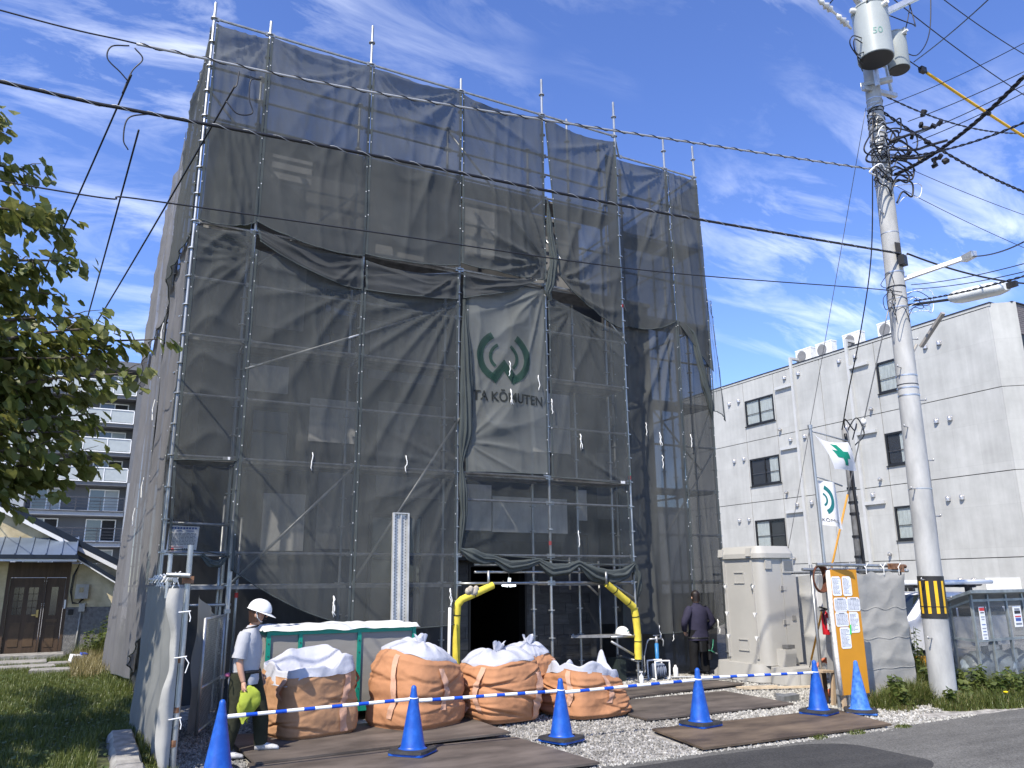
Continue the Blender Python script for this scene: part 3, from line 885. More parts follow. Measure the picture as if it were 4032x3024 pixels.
# ================================================================== safety nets
m_net = net_mat('dark_grey_net', (0.090, 0.096, 0.096), 0.87, 0.05)
m_net_dense = net_mat('dense_dark_net', (0.075, 0.079, 0.080), 0.87, 0.05)
m_net_warm = net_mat('dusty_grey_net', (0.112, 0.120, 0.118), 0.64, 0.08)
m_net_logo = net_mat('pale_grey_net', (0.195, 0.205, 0.195), 0.76, 0.05)
m_net_side = net_mat('side_net', (0.19, 0.187, 0.19), 0.86, 0.06)
m_net_open = net_mat('open_mesh_net', (0.09, 0.10, 0.10), 0.38, 0.08)
m_net_end = net_mat('end_bay_net', (0.085, 0.09, 0.09), 0.74, 0.07)
m_net_rt = net_mat('set_back_net', (0.105, 0.11, 0.108), 0.82, 0.06)
m_net_back = net_mat('rear_net', (0.08, 0.085, 0.088), 0.66, 0.06)
m_net_flap = net_mat('loose_open_mesh', (0.09, 0.10, 0.10), 0.30, 0.10)
m_net_bunch = net_mat('bunched_net', (0.10, 0.115, 0.115), 0.86, 0.06)
m_net_olive = net_mat('olive_sheet', (0.10, 0.105, 0.075), 0.93, 0.04)
m_logo_g = net_mat('printed_green', (0.030, 0.068, 0.055), 0.78, 0.04)
m_logo_k = net_mat('printed_black', (0.035, 0.04, 0.04), 0.84, 0.04)

def rid(t): return (1 - abs(math.sin(PI * t))) ** 2
def fold(fs, u, v, W, H, seed):
    d = 0.0
    for f in fs:
        k = f[0]
        if k == 'fan':
            _, u0, v0, amp, cnt, reach = f
            du, dv = (u - u0) * W, (v - v0) * H
            r_ = math.hypot(du, dv)
            th = math.atan2(du, dv)
            w = min(1, r_ / 0.25) * math.exp(-(r_ / reach) ** 2)
            d += amp * w * (rid(cnt * th / PI + .8 * noise.noise(V((th * 2, seed, r_ * .35)))) - .33)
        elif k == 'swag':
            _, amp, n, dep = f
            s = v * n - dep * 4 * u * (1 - u) + .5 * noise.noise(V((u * 2, v * 3, seed)))
            d += amp * (rid(s) - .3) * math.sin(PI * u) ** .6 * (0.5 + 0.8 * max(0, noise.noise(V((u * 1.5, v * 2, seed + 9))) + .4))
        elif k == 'vert':
            _, amp, n = f
            d += amp * (rid(n * u + 1.2 * noise.noise(V((u * 2, v * 1.6, seed)))) - .3)
        elif k == 'diag':
            _, amp, n, sl = f
            s = n * (u + sl * v) + .9 * noise.noise(V((u * 2.2, v * 2.2, seed + 3)))
            d += amp * (rid(s) - .3) * (0.4 + max(0, noise.noise(V((u * 2, v * 2, seed + 5))) + .3))
    return d

FK = 0.72
NETG = 'safety nets hung on the scaffold'
def net(label, q, plane, mat, folds, nx=44, nz=90, belly=0.05, sagT=0.0, sagB=0.0, seed=1.0, axis='front', hem=True, skew=0.0, name='safety_net'):
    """q = TL, TR, BR, BL as (along, z); axis front: along = x, out = -y; axis side: along = y, out = -x"""
    TL, TR, BR, BL = [V((a, z)) for a, z in q]
    W = ((TR - TL).length + (BR - BL).length) / 2
    H = ((BL - TL).length + (BR - TR).length) / 2
    def surf(u, v, off=0.0):
        p = TL.lerp(TR, u).lerp(BL.lerp(BR, u), v)
        s = 4 * u * (1 - u)
        z = p.y - sagT * s * (1 - v) - sagB * s * v
        e = min(1, min(u, 1 - u) * 7)
        d = belly * math.sin(PI * u) * (0.15 + 0.85 * v) + FK * fold(folds, u, v, W, H, seed) * (0.25 + .75 * e) + 0.03 * noise.noise(V((u * 3, v * 4, seed * 7)))
        d += off
        if axis == 'front': return V((p.x, plane - d, z))
        return V((plane - d, p.x, z))
    b = MB(); b.grid(lambda u, v: surf(u, v), nx, nz)
    c = surf(.5, 1.0)
    o = b.build(name, mat, smooth=True, loc=(c.x, c.y, c.z))
    tag(o, label, 'netting', NETG)
    if hem:
        h = MB()
        for e in (1.0,):
            h.path([surf(i / 30, e, .003) for i in range(31)], 0.010, 5)
        h.build('hem', m_net_bunch, o, smooth=True)
        for e0, e1 in ((0.0, .03 / max(.3, W) * 1.3), (1 - .03 / max(.3, W) * 1.3, 1.0)):
            sv_ = MB(); sv_.grid(lambda u, v: surf(e0 + (e1 - e0) * u, v, .006), 2, nz); sv_.build('selvedge', m_net_bunch, o, smooth=True)
        gm = MB()
        for e in (0.012, 0.988):
            for i in range(int(H / .45)):
                p = surf(e, min(1, (i * .45 + .1) / H), .006)
                gm.box(p, (.013, .008, .018))
        tag(gm.build('grommets', m_tag, o), kind='stuff')
    return o, surf
def cords(o, pts, y, axis='front', L=0.30):
    for i, (x, z) in enumerate(pts):
        c = MB(); r_ = random.Random(i * 7 + int(x * 10))
        for s in range(2 if i % 2 else 1):
            ps = [V((x, y, z + L / 2))]
            for j in range(1, 7):
                ps.append(V((x + r_.uniform(-.018, .018) + s * .025 * j / 6, y - .012 - r_.uniform(0, .012), z + L / 2 - L * j / 6 * r_.uniform(.9, 1))))
            c.path(ps, 0.0075, 5)
        c.build('tie_cord', m_cord, o, smooth=True)

Yf = -0.078
o, _ = net('upper net sheet in the narrow left-hand bay, torn open above the olive sheet', [(.03, 10.60), (.885, 10.60), (.885, 7.25), (.03, 7.15)], Yf, m_net, [('fan', 1, 0, .10, 7, 2.2), ('diag', .05, 4, -.9), ('vert', .03, 3)], 26, 80, .03, .02, .10, 2.1)
o, _ = net('olive crumpled sheet behind the torn upper left net', [(.12, 9.0), (.86, 8.9), (.86, 7.05), (.12, 7.1)], 0.30, m_net_olive, [('swag', .05, 5, .3), ('diag', .06, 3, .8)], 26, 50, .05, 0, .05, 3.3, hem=False)
o, _ = net('upper net sheet in the second bay from the left, sagging at its lower left', [(.90, 10.62), (2.645, 10.63), (2.645, 7.02), (.89, 7.28)], Yf, m_net, [('fan', 0, 0, .07, 9, 2.4), ('fan', 1, 0, .07, 8, 2.0), ('swag', .035, 3.5, .9), ('vert', .03, 4)], 56, 100, .10, .04, .16, 5.2)
o, _ = net('upper net sheet in the third bay from the left', [(2.655, 10.60), (4.385, 10.64), (4.385, 7.18), (2.655, 7.06)], Yf, m_net, [('fan', 0, 0, .09, 8, 2.2), ('fan', 1, 0, .12, 8, 2.4), ('swag', .05, 3, .7), ('vert', .025, 3)], 56, 100, .10, .05, .10, 8.4)
o, _ = net('upper net sheet above the logo sheet', [(4.40, 10.62), (6.13, 10.64), (6.12, 7.20), (4.40, 7.22)], Yf, m_net, [('fan', 0, 0, .11, 8, 2.6), ('fan', 1, .9, .12, 8, 1.8), ('vert', .035, 4)], 56, 100, .08, .14, .06, 11.7)
o, _ = net('upper net sheet beside the right corner post, pulled aside at its lower left', [(6.155, 10.60), (7.83, 10.55), (7.82, 6.50), (6.42, 7.35)], Yf, m_net, [('fan', 1, 0, .10, 8, 2.2), ('fan', 0, 1, .11, 9, 1.8), ('swag', .05, 2.5, -.4), ('vert', .03, 4)], 56, 100, .07, .10, .18, 14.2)
# gathered bundle between the two
def bundle(label, pts, rs, mat, seed, pleats=7, n=36):
    b = MB(); pts = [V(p) for p in pts]
    m = len(pts) * 8
    def at(t):
        k = t * (len(pts) - 1); i = min(len(pts) - 2, int(k)); f = k - i
        f2 = f * f * (3 - 2 * f)
        return pts[i].lerp(pts[i + 1], f), rs[i] + (rs[i + 1] - rs[i]) * f2
    def fn(u, t):
        c, r_ = at(t); a = 2 * PI * u
        c2, _ = at(min(1, t + .02)); c1, _ = at(max(0, t - .02))
        d = (c2 - c1).normalized()
        e1 = d.cross(V((0.15, 1, 0.1))).normalized(); e2 = d.cross(e1)
        k = r_ * (0.75 + .35 * math.sin(pleats * a + 2.5 * math.sin(t * 9 + seed)) + .25 * noise.noise(V((math.cos(a) * 2, math.sin(a) * 2, t * 6 + seed))))
        return c + (e1 * math.cos(a) + e2 * math.sin(a) * .7) * k
    b.grid(fn, n, m, closed=True)
    o = b.build('gathered_net', mat, smooth=True, loc=pts[-1])
    return tag(o, label, 'netting', 'net edges gathered into bundles')
bundle('upper net edge gathered and knotted at the tube right of the logo sheet', [(6.20, -.06, 8.9), (6.22, -.08, 8.2), (6.30, -.10, 7.6), (6.20, -.10, 7.15), (6.14, -.11, 6.95), (6.20, -.10, 6.80)], [.015, .06, .085, .09, .06, .03], m_net_bunch, 2.0)
bundle('net edge gathered into a long bundle down the post left of the logo sheet', [(4.47, -.06, 6.55), (4.50, -.09, 5.6), (4.50, -.10, 4.9), (4.49, -.10, 4.2), (4.43, -.07, 3.62), (4.46, -.09, 3.2), (4.48, -.08, 2.8), (4.42, -.06, 2.25)], [.03, .09, .11, .11, .032, .07, .055, .02], m_net_bunch, 4.0)
# lower valance that hangs below the open strip
o, _ = net('sagging valance net below the second upper bay', [(.90, 7.16), (2.62, 6.95), (2.63, 6.42), (.96, 6.95)], -0.10, m_net_dense, [('swag', .06, 2, 1.0), ('fan', 1, 0, .06, 6, 1.2)], 56, 30, .10, .06, .16, 17.1)
o, _ = net('sagging valance net below the third upper bay', [(2.66, 6.94), (4.36, 7.02), (4.33, 6.52), (2.68, 6.42)], -0.10, m_net_dense, [('swag', .05, 2, .7), ('fan', 1, 0, .07, 6, 1.2)], 56, 30, .10, .10, .05, 19.3)
o, _ = net('short valance net over the top of the logo sheet', [(4.42, 7.04), (6.0, 7.20), (5.45, 6.86), (4.42, 6.55)], -0.12, m_net_dense, [('swag', .05, 2, .4), ('fan', 0, 0, .05, 6, 1.2)], 56, 26, .08, .04, .02, 21.3)

# middle row
o, _ = net('middle net sheet in the narrow left bay with drooping creases', [(.02, 7.02), (.885, 7.12), (.885, 3.48), (.02, 3.44)], Yf, m_net_warm, [('swag', .06, 6, -.75), ('fan', 1, .1, .05, 8, 1.5)], 34, 110, .06, .05, .0, 23.7)
tg = MB(); tg.box((.72, -.10, 3.50), (.10, .006, .05)); tg.build('tag', m_tag, o)
o, _ = net('open mesh net below the narrow left bay, rolled up over the gateway', [(.02, 3.44), (.88, 3.46), (.86, 2.12), (.06, 2.20)], -0.075, m_net_open, [('vert', .04, 3), ('fan', 1, 1, .08, 5, .8)], 30, 40, .03, 0, -.03, 25.7)
bundle('rolled-up hem of the open net above the gateway', [(.50, -.05, 2.14), (.62, -.07, 2.02), (.74, -.07, 2.02), (.86, -.04, 2.14)], [.03, .05, .05, .02], m_net_bunch, 6.0, 5, 24)
def m2(u, v): pass
o, _ = net('large net sheet in the second bay, sweeping from the roofline to the rubbish box', [(.90, 6.80), (2.645, 6.52), (2.645, 1.14), (.90, 1.95)], Yf, m_net_warm, [('fan', 1, 0, .05, 11, 4.5), ('diag', .03, 4, -.9), ('vert', .02, 5)], 60, 130, .12, .0, .12, 29.1)
cords(o, [(1.94, 3.51), (2.36, 1.41)], -.15)
o, _ = net('large net sheet in the third bay behind the perforated steel plank', [(2.655, 6.46), (4.35, 6.58), (4.35, 1.10), (2.655, 1.14)], Yf, m_net_warm, [('fan', 1, 0, .065, 13, 4.0), ('fan', 1, .55, .05, 9, 1.6), ('diag', .025, 4, .9)], 60, 130, .12, .0, .05, 31.9)
cords(o, [(3.43, 3.56), (4.22, 1.5)], -.15)
o_logo, s_logo = net('pale net sheet printed with a green emblem and black lettering', [(4.50, 6.90), (6.10, 7.00), (6.10, 3.56), (4.50, 3.52)], Yf, m_net_logo, [('fan', 1, .0, .06, 8, 2.0), ('swag', .07, 2.2, .55), ('fan', 0, .85, .05, 6, 1.4), ('diag', .03, 3, -.6)], 70, 140, .07, .0, .0, 35.2)
cords(o_logo, [(5.29, 5.35), (5.31, 4.85), (5.87, 5.16)], -.17)
o, _ = net('dark net sheet between logo sheet and right corner post', [(6.155, 6.92), (7.83, 6.40), (7.83, 3.46), (6.155, 3.52)], Yf, m_net_warm, [('fan', .3, 0, .06, 8, 2.0), ('vert', .03, 3), ('fan', 1, 1, .06, 6, 1.5)], 56, 100, .06, .04, .0, 38.6)
cords(o, [(6.15, 4.76), (6.73, 4.17)], -.14)
tg = MB(); tg.box((7.66, -.09, 3.50), (.09, .006, .05)); tg.box((6.03, -.09, 3.56), (.09, .006, .05)); tg.build('tag', m_tag, o)
o, _ = net('open mesh net over the rails above the entrance', [(4.48, 3.50), (7.80, 3.44), (7.84, 1.98), (4.40, 2.22)], -0.045, m_net_open, [('vert', .04, 5), ('fan', 0, 1, .06, 6, 1.2)], 70, 40, .02, 0, .0, 41.0)
cords(o, [(6.65, 2.45)], -.12)
bundle('net rolled and slung in swags along the tube over the entrance', [(4.42, -.07, 2.26), (4.62, -.10, 2.16), (4.82, -.09, 2.10), (5.02, -.10, 2.11), (5.30, -.11, 1.98), (5.62, -.10, 2.02), (5.86, -.09, 2.08), (6.10, -.11, 1.92), (6.42, -.10, 1.94), (6.66, -.09, 2.04), (6.98, -.11, 1.86), (7.32, -.10, 1.80), (7.62, -.09, 1.86), (7.86, -.06, 2.04)],
       [.03, .10, .09, .06, .10, .08, .05, .10, .09, .06, .12, .13, .10, .03], m_net_bunch, 8.0, 6, 30)
bundle('loose net tail hanging down the right corner post', [(7.86, -.05, 2.08), (7.93, -.03, 1.85), (7.96, .0, 1.6), (7.93, .05, 1.38)], [.03, .09, .07, .03], m_net_bunch, 11.0, 5, 24)

# set-back part on the right
Yr = 0.54
o, _ = net('upper net sheet on the set-back bay right of the corner post', [(8.00, 10.62), (9.655, 10.62), (9.655, 7.10), (8.00, 6.85)], Yr, m_net, [('fan', 1, 0, .10, 8, 2.2), ('vert', .04, 3), ('swag', .06, 2.5, .7)], 50, 100, .10, .04, .20, 44.4)
o, _ = net('upper net sheet at the far right end, bulging at its lower edge', [(9.665, 10.62), (10.50, 10.62), (10.60, 6.1), (9.68, 7.10)], Yr, m_net, [('fan', 0, 0, .08, 7, 2.0), ('vert', .05, 2), ('swag', .07, 3, .3)], 36, 100, .10, .02, .10, 47.7)
bundle('loose net hem hanging in a twisted strip near the right end', [(9.85, .50, 7.05), (10.05, .48, 6.85), (10.15, .45, 6.3), (10.25, .45, 5.8), (10.38, .47, 5.35), (10.45, .5, 5.05)], [.03, .06, .08, .09, .07, .02], m_net_bunch, 14.0, 5, 24)
o, _ = net('large lower net sheet of the set-back bay above the standpipe', [(8.0, 6.70), (9.655, 7.08), (9.655, .80), (7.98, .82)], Yr, m_net_rt, [('fan', 1, 0, .09, 9, 3.4), ('vert', .05, 3), ('diag', .04, 3, .7)], 56, 120, .10, .0, .03, 51.1)
cords(o, [(8.66, 4.65), (8.99, 4.48), (9.02, 4.02), (8.72, .81), (9.04, .76)], .46)
o, _ = net('narrow lower net sheet at the right end behind the person in the dark jacket', [(9.665, 7.10), (10.52, 7.0), (10.46, .95), (9.665, .80)], Yr, m_net_end, [('fan', 0, 0, .08, 7, 2.6), ('vert', .05, 2), ('diag', .04, 3, .6)], 40, 120, .06, .0, .04, 54.8)
cords(o, [(9.78, 4.5), (10.16, .85)], .46)
o, _ = net('black ground-level sheet behind the standpipe and the person in the dark jacket', [(8.0, 1.5), (10.42, 1.5), (10.42, .03), (8.0, .03)], .80, m_net_dense, [('vert', .05, 4), ('fan', .4, 0, .05, 6, 1.0)], 50, 40, .0, 0, 0, 57.8, hem=False)
o, _ = net('thin loose net flap blowing out from the right-hand corner', [(10.50, 7.75), (10.62, 7.70), (10.80, 5.02), (10.46, 5.22)], .50, m_net_flap, [('vert', .06, 3), ('fan', 0, 0, .08, 5, 2.0)], 24, 60, .05, 0, -.03, 60.1)

net('right-side net seen from inside through the end bay', [(.62, 10.6), (8.9, 10.6), (8.9, .2), (.62, .2)], 10.58, m_net_back, [('vert', .08, 6)], 60, 60, .0, 0, 0, 78.0, axis='side', hem=False)
# long left side of the scaffold
o, _ = net('net sheet round the upper left corner of the scaffold', [(0.05, 10.6), (3.6, 10.62), (3.65, 6.9), (0.12, 7.0)], -0.03, m_net, [('vert', .10, 3), ('fan', 0, 0, .12, 6, 3.0)], 60, 80, .16, .25, .10, 63.0, axis='side')
o, _ = net('upper net sheet on the rear half of the left side', [(3.6, 10.62), (10.9, 10.55), (10.9, 6.6), (3.6, 6.8)], -0.06, m_net_side, [('vert', .12, 6), ('diag', .06, 4, .4)], 90, 70, .26, .10, .2, 66.0, axis='side')
o, _ = net('lower net sheet at the front of the left side, hanging in vertical pleats', [(0.06, 7.0), (3.6, 6.95), (3.4, 0.30), (0.35, 1.2)], -0.03, m_net_side, [('vert', .07, 4), ('fan', 0, 0, .06, 6, 4.0)], 60, 110, .16, .0, .1, 69.0, axis='side')
o, _ = net('pale lower net sheet on the rear half of the left side', [(3.5, 6.95), (10.9, 6.8), (10.7, .30), (3.4, .22)], -0.08, m_net_side, [('vert', .08, 6), ('diag', .03, 4, .3)], 90, 110, .34, .0, .1, 72.0, axis='side')
o_sk, _ = net('black skirt sheet wrapping the bottom of the left side', [(0.4, 1.5), (8.5, 1.3), (8.2, .05), (1.2, .06)], -0.0, m_net_dense, [('vert', .08, 6)], 70, 30, .04, .0, .0, 75.0, axis='side', hem=False)
for _i, (_a, _c) in enumerate(((10.5, 7.0), (7.0, 3.5), (3.5, 0.0))):
    net(('rear net sheet seen through the right-hand upper nets', 'rear net sheet seen through the middle upper nets', 'rear net sheet seen through the left-hand upper nets')[_i], [(_a, 10.62), (_c, 10.62), (_c, .1), (_a, .1)], 9.0, m_net_back, [('vert', .08, 4)], 30, 60, .05, 0, 0, 80.0 + _i, hem=False)
for yy, zz in ((1.2, 4.4), (2.2, 3.3), (4.5, 3.0), (6.8, 2.6), (1.0, 5.6), (7.5, .7)):
    cb = MB(); cb.path([V((-.24, yy, zz + .15)), V((-.26, yy + .02, zz)), V((-.25, yy - .01, zz - .18))], .008, 5)
    cb.build('tie_cord', m_cord, o_sk)

# printed emblem and lettering on the pale sheet
def on_logo(x, z, off=0.012):
    u = (x - 4.50) / 1.60
    v = (6.90 + .10 * u - z) / (3.38 - .02 * u + .08 * u)
    return s_logo(min(1, max(0, u)), min(1, max(0, v)), off)
LC = V((5.215, 5.575)); 
def arc_band(b, r0, r1, a0, a1, n=26):
    vs = []
    for i in range(n + 1):
        a = a0 + (a1 - a0) * i / n
        for j in range(4):
            rr = r0 + (r1 - r0) * j / 3
            vs.append(on_logo(LC.x + rr * math.sin(a), LC.y + rr * math.cos(a) * .94))
    fs = [(i * 4 + j, i * 4 + j + 1, (i + 1) * 4 + j + 1, (i + 1) * 4 + j) for i in range(n) for j in range(3)]
    b.add(vs, fs)
def bandline(b, p, q, w, n=10):
    p, q = V(p), V(q); d = (q - p).normalized(); nn = V((-d.y, d.x)) * w / 2
    vs = []
    for i in range(n + 1):
        c = p.lerp(q, i / n)
        for j in range(4):
            e = c + nn * (1 - 2 * j / 3); vs.append(on_logo(e.x, e.y))
    b.add(vs, [(i * 4 + j, i * 4 + j + 1, (i + 1) * 4 + j + 1, (i + 1) * 4 + j) for i in range(n) for j in range(3)])
lg = MB()
for s in (-1, 1):
    arc_band(lg, .395, .525, s * rad(30), s * rad(158))
    arc_band(lg, .225, .285, s * rad(28), s * rad(138))
    A0, A1, A2, A3 = V((LC.x, LC.y - .04)), V((LC.x + s * .285, LC.y - .37)), V((LC.x + s * .165, LC.y - .49)), V((LC.x, LC.y - .25))
    gv = []
    for i in range(9):
        for j in range(5):
            e = A0.lerp(A1, i / 8).lerp(A3.lerp(A2, i / 8), j / 4); gv.append(on_logo(e.x, e.y, .0125))
    lg.add(gv, [(i * 5 + j, i * 5 + j + 1, (i + 1) * 5 + j + 1, (i + 1) * 5 + j) for i in range(8) for j in range(4)])
lg.build('printed_emblem', m_logo_g, o_logo)
def net_text(txt, x0, x1, zc, size, mat, nm):
    vs, fs = text_mesh(txt, size, 0.0, .022)
    mn, mxx = min(p.x for p in vs), max(p.x for p in vs)
    k = (x1 - x0) / (mxx - mn)
    b = MB(); b.add([on_logo(x0 + (p.x - mn) * k, zc + p.y * 1.0, .013) for p in vs], fs)
    return b.build(nm, mat, o_logo)
net_text('TA KŌMUTEN', 4.62, 5.98, 4.84, 0.235, m_logo_k, 'printed_lettering')
# ================================================================== concrete apartment block (right)
def concrete_mat():
    m, N, L, b = nodes('fair_faced_concrete')
    b.inputs['Roughness'].default_value = 0.85; b.inputs['Specular IOR Level'].default_value = 0.25
    tc = N.new('ShaderNodeTexCoord')
    n1 = N.new('ShaderNodeTexNoise'); n1.inputs['Scale'].default_value = 0.9; n1.inputs['Detail'].default_value = 9; n1.inputs['Roughness'].default_value = .65
    L.new(tc.outputs['Object'], n1.inputs['Vector'])
    mp = N.new('ShaderNodeMapping'); mp.inputs['Scale'].default_value = (3.0, 3.0, 0.22); L.new(tc.outputs['Object'], mp.inputs[0])
    n2 = N.new('ShaderNodeTexNoise'); n2.inputs['Scale'].default_value = 1.6; n2.inputs['Detail'].default_value = 6; L.new(mp.outputs[0], n2.inputs['Vector'])
    vo = N.new('ShaderNodeTexVoronoi'); vo.inputs['Scale'].default_value = 7.0; L.new(tc.outputs['Object'], vo.inputs['Vector'])
    sp = N.new('ShaderNodeMapRange'); sp.inputs[1].default_value = 0.0; sp.inputs[2].default_value = 0.09; L.new(vo.outputs['Distance'], sp.inputs[0])
    sub = N.new('ShaderNodeMapRange'); sub.inputs[1].default_value = 0.30; sub.inputs[2].default_value = 0.70; L.new(n1.outputs['Fac'], sub.inputs[0])
    mx = N.new('ShaderNodeMix'); mx.data_type = 'RGBA'; mx.inputs[6].default_value = (.37, .373, .355, 1); mx.inputs[7].default_value = (.48, .483, .462, 1); L.new(sub.outputs[0], mx.inputs[0])
    st = N.new('ShaderNodeMapRange'); st.inputs[1].default_value = .35; st.inputs[2].default_value = .62; st.inputs[3].default_value = .93; st.inputs[4].default_value = 1.02; L.new(n2.outputs['Fac'], st.inputs[0])
    s2 = N.new('ShaderNodeMapRange'); s2.inputs[3].default_value = .82; s2.inputs[4].default_value = 1.0; L.new(sp.outputs[0], s2.inputs[0])
    mu = N.new('ShaderNodeMath'); mu.operation = 'MULTIPLY'; L.new(st.outputs[0], mu.inputs[0]); L.new(s2.outputs[0], mu.inputs[1])
    h = N.new('ShaderNodeHueSaturation'); L.new(mx.outputs[2], h.inputs['Color'])
    mq = N.new('ShaderNodeMapping'); mq.inputs['Rotation'].default_value = (rad(90), 0, rad(90)); L.new(tc.outputs['Object'], mq.inputs[0])
    sy_ = N.new('ShaderNodeSeparateXYZ'); L.new(tc.outputs['Object'], sy_.inputs[0]); cy_ = N.new('ShaderNodeCombineXYZ'); L.new(sy_.outputs['Y'], cy_.inputs[0]); L.new(sy_.outputs['Z'], cy_.inputs[1])
    bk = N.new('ShaderNodeTexBrick'); bk.offset = 0.0; bk.inputs['Scale'].default_value = 1.0; bk.inputs['Mortar Size'].default_value = .012; bk.inputs['Mortar Smooth'].default_value = 1.0; bk.inputs['Brick Width'].default_value = .9; bk.inputs['Row Height'].default_value = 1.35
    bk.inputs['Color1'].default_value = (1, 1, 1, 1); bk.inputs['Color2'].default_value = (.93, .93, .93, 1); bk.inputs['Mortar'].default_value = (.87, .87, .87, 1); L.new(cy_.outputs[0], bk.inputs['Vector'])
    mv = N.new('ShaderNodeMath'); mv.operation = 'MULTIPLY'; L.new(mu.outputs[0], mv.inputs[0]); L.new(bk.outputs['Color'], mv.inputs[1]); L.new(mv.outputs[0], h.inputs['Value'])
    L.new(h.outputs[0], b.inputs['Base Color'])
    bp = N.new('ShaderNodeBump'); bp.inputs['Strength'].default_value = .25; bp.inputs['Distance'].default_value = .02; L.new(n1.outputs['Fac'], bp.inputs['Height']); L.new(bp.outputs[0], b.inputs['Normal'])
    return m
m_conc = concrete_mat()
m_joint = M('dark_joint', (0.06, 0.06, 0.062), 0.9)
m_coping = M('dark_coping', (0.03, 0.03, 0.032), 0.5, 0.3)
m_duct = M('duct_cover', (0.46, 0.465, 0.455), 0.55, 0, 0.06)
m_vent = M('stainless_vent', (0.46, 0.45, 0.44), 0.38, 0.7, 0.08)
m_pane = glass_mat('apartment_glass', (0.05, 0.06, 0.065), 0.04)
m_curtain = M('lace_curtain', (0.52, 0.57, 0.55), 0.9, 0, 0.18, 10, 0.3, 20, stretch=(1, 3, .3))
m_room = M('dark_room', (0.03, 0.03, 0.032), 0.9)
def brick_mat():
    m, N, L, b = nodes('brown_facing_tile')
    tc = N.new('ShaderNodeTexCoord'); mp = N.new('ShaderNodeMapping'); mp.inputs['Rotation'].default_value = (rad(90), 0, 0)
    L.new(tc.outputs['Object'], mp.inputs[0])
    br = N.new('ShaderNodeTexBrick'); br.inputs['Scale'].default_value = 1.0
    br.inputs['Color1'].default_value = (.085, .068, .065, 1); br.inputs['Color2'].default_value = (.12, .095, .09, 1); br.inputs['Mortar'].default_value = (.20, .19, .18, 1)
    br.inputs['Mortar Size'].default_value = .008; br.inputs['Brick Width'].default_value = .23; br.inputs['Row Height'].default_value = .075
    L.new(mp.outputs[0], br.inputs['Vector']); L.new(br.outputs['Color'], b.inputs['Base Color']); b.inputs['Roughness'].default_value = .6
    return m
m_brick = brick_mat()
apt = thing('apartment_block', 'pale fair-faced concrete apartment block with black-framed windows and roof air conditioners', 'apartment block', (25, 3, 0))
AX = 25.0; JZ = [2.385, 5.10, 7.83, 10.60]
WINS = [(12.77, 14.52, 8.53, 9.71, 2), (12.74, 14.50, 5.81, 7.02, 2), (12.74, 14.48, 3.08, 4.30, 2), (6.53, 7.46, 8.55, 9.75, 1), (6.52, 7.46, 5.81, 7.02, 1), (6.50, 7.44, 3.10, 4.31, 1), (5.9, 7.42, .75, 1.58, 2), (12.75, 14.5, .4, 1.6, 2)]
def ab(name, mat, *boxes, parent=None):
    b = MB()
    for q in boxes: b.bb(*q)
    return b.build(name, mat, parent or apt)
# core behind and wall panels cast between the joints
ab('core', m_joint, (AX + .06, AX + 11, 3.05, 19.0, 0, 10.55))
YV = [2.92, 5.2, 7.48, 10.12, 12.70, 14.58, 18.9]
ZB = [0.0] + JZ
jg = 0.014
for i in range(4):
    for a, c in zip(YV[:-1], YV[1:]):
        if a == 2.92: continue
        if a == 5.2: a = 2.92
        z0, z1 = ZB[i] + jg, ZB[i + 1] - jg
        y0, y1 = a + (jg if a > 3 else 0), c - jg
        hol = [w for w in WINS if w[0] > y0 - .25 and w[1] < y1 + .15 and w[2] > z0 and w[3] < z1]
        b = MB()
        if not hol: b.bb(AX, AX + .08, y0, y1, z0, z1)
        else:
            w = hol[0]; wy0, wy1 = max(w[0], y0), min(w[1], y1)
            b.bb(AX, AX + .08, y0, y1, z0, w[2]); b.bb(AX, AX + .08, y0, y1, w[3], z1)
            if wy0 > y0: b.bb(AX, AX + .08, y0, wy0, w[2], w[3])
            if wy1 < y1: b.bb(AX, AX + .08, wy1, y1, w[2], w[3])
        b.build('wall_panel', m_conc, apt)
ab('cornice', m_conc, (AX - .02, AX + .3, 2.85, 19, 10.612, 10.70)); ab('coping', m_coping, (AX - .04, AX + .35, 2.83, 19.02, 10.702, 10.74))
# bevelled corner and brown-tiled street face
b = MB(); b.prism([(AX, 2.90), (AX + .62, 2.30), (AX + .9, 2.62), (AX + .08, 3.2)], 2.0, None, (0, 0, 0))
bz_ = [(0, 2.374), (2.396, 5.089), (5.111, 7.819), (7.841, 10.70)]
for z0, z1 in bz_:
    b = MB(); b.prism([(AX, 2.895), (AX + .62, 2.36), (AX + .9, 2.62), (AX + .06, 3.2)], z1 - z0, None, (0, 0, z0)); b.build('corner_panel', m_conc, apt)
FY = 2.46
ab('brick_face', m_brick, (AX + .64, AX + 11, FY, FY + .3, 9.62, 10.68), (AX + .64, AX + 11, FY, FY + .3, 6.9, 8.2), (AX + .64, AX + 11, FY, FY + .3, 4.2, 5.4), (AX + .64, AX + 11, FY, FY + .3, 0, 2.7),
   (AX + 4.2, AX + 5.0, FY + .002, FY + .3, 2.7, 9.62))
ab('coping', m_coping, (AX + .5, AX + 11, FY - .05, FY + .4, 10.682, 10.72))
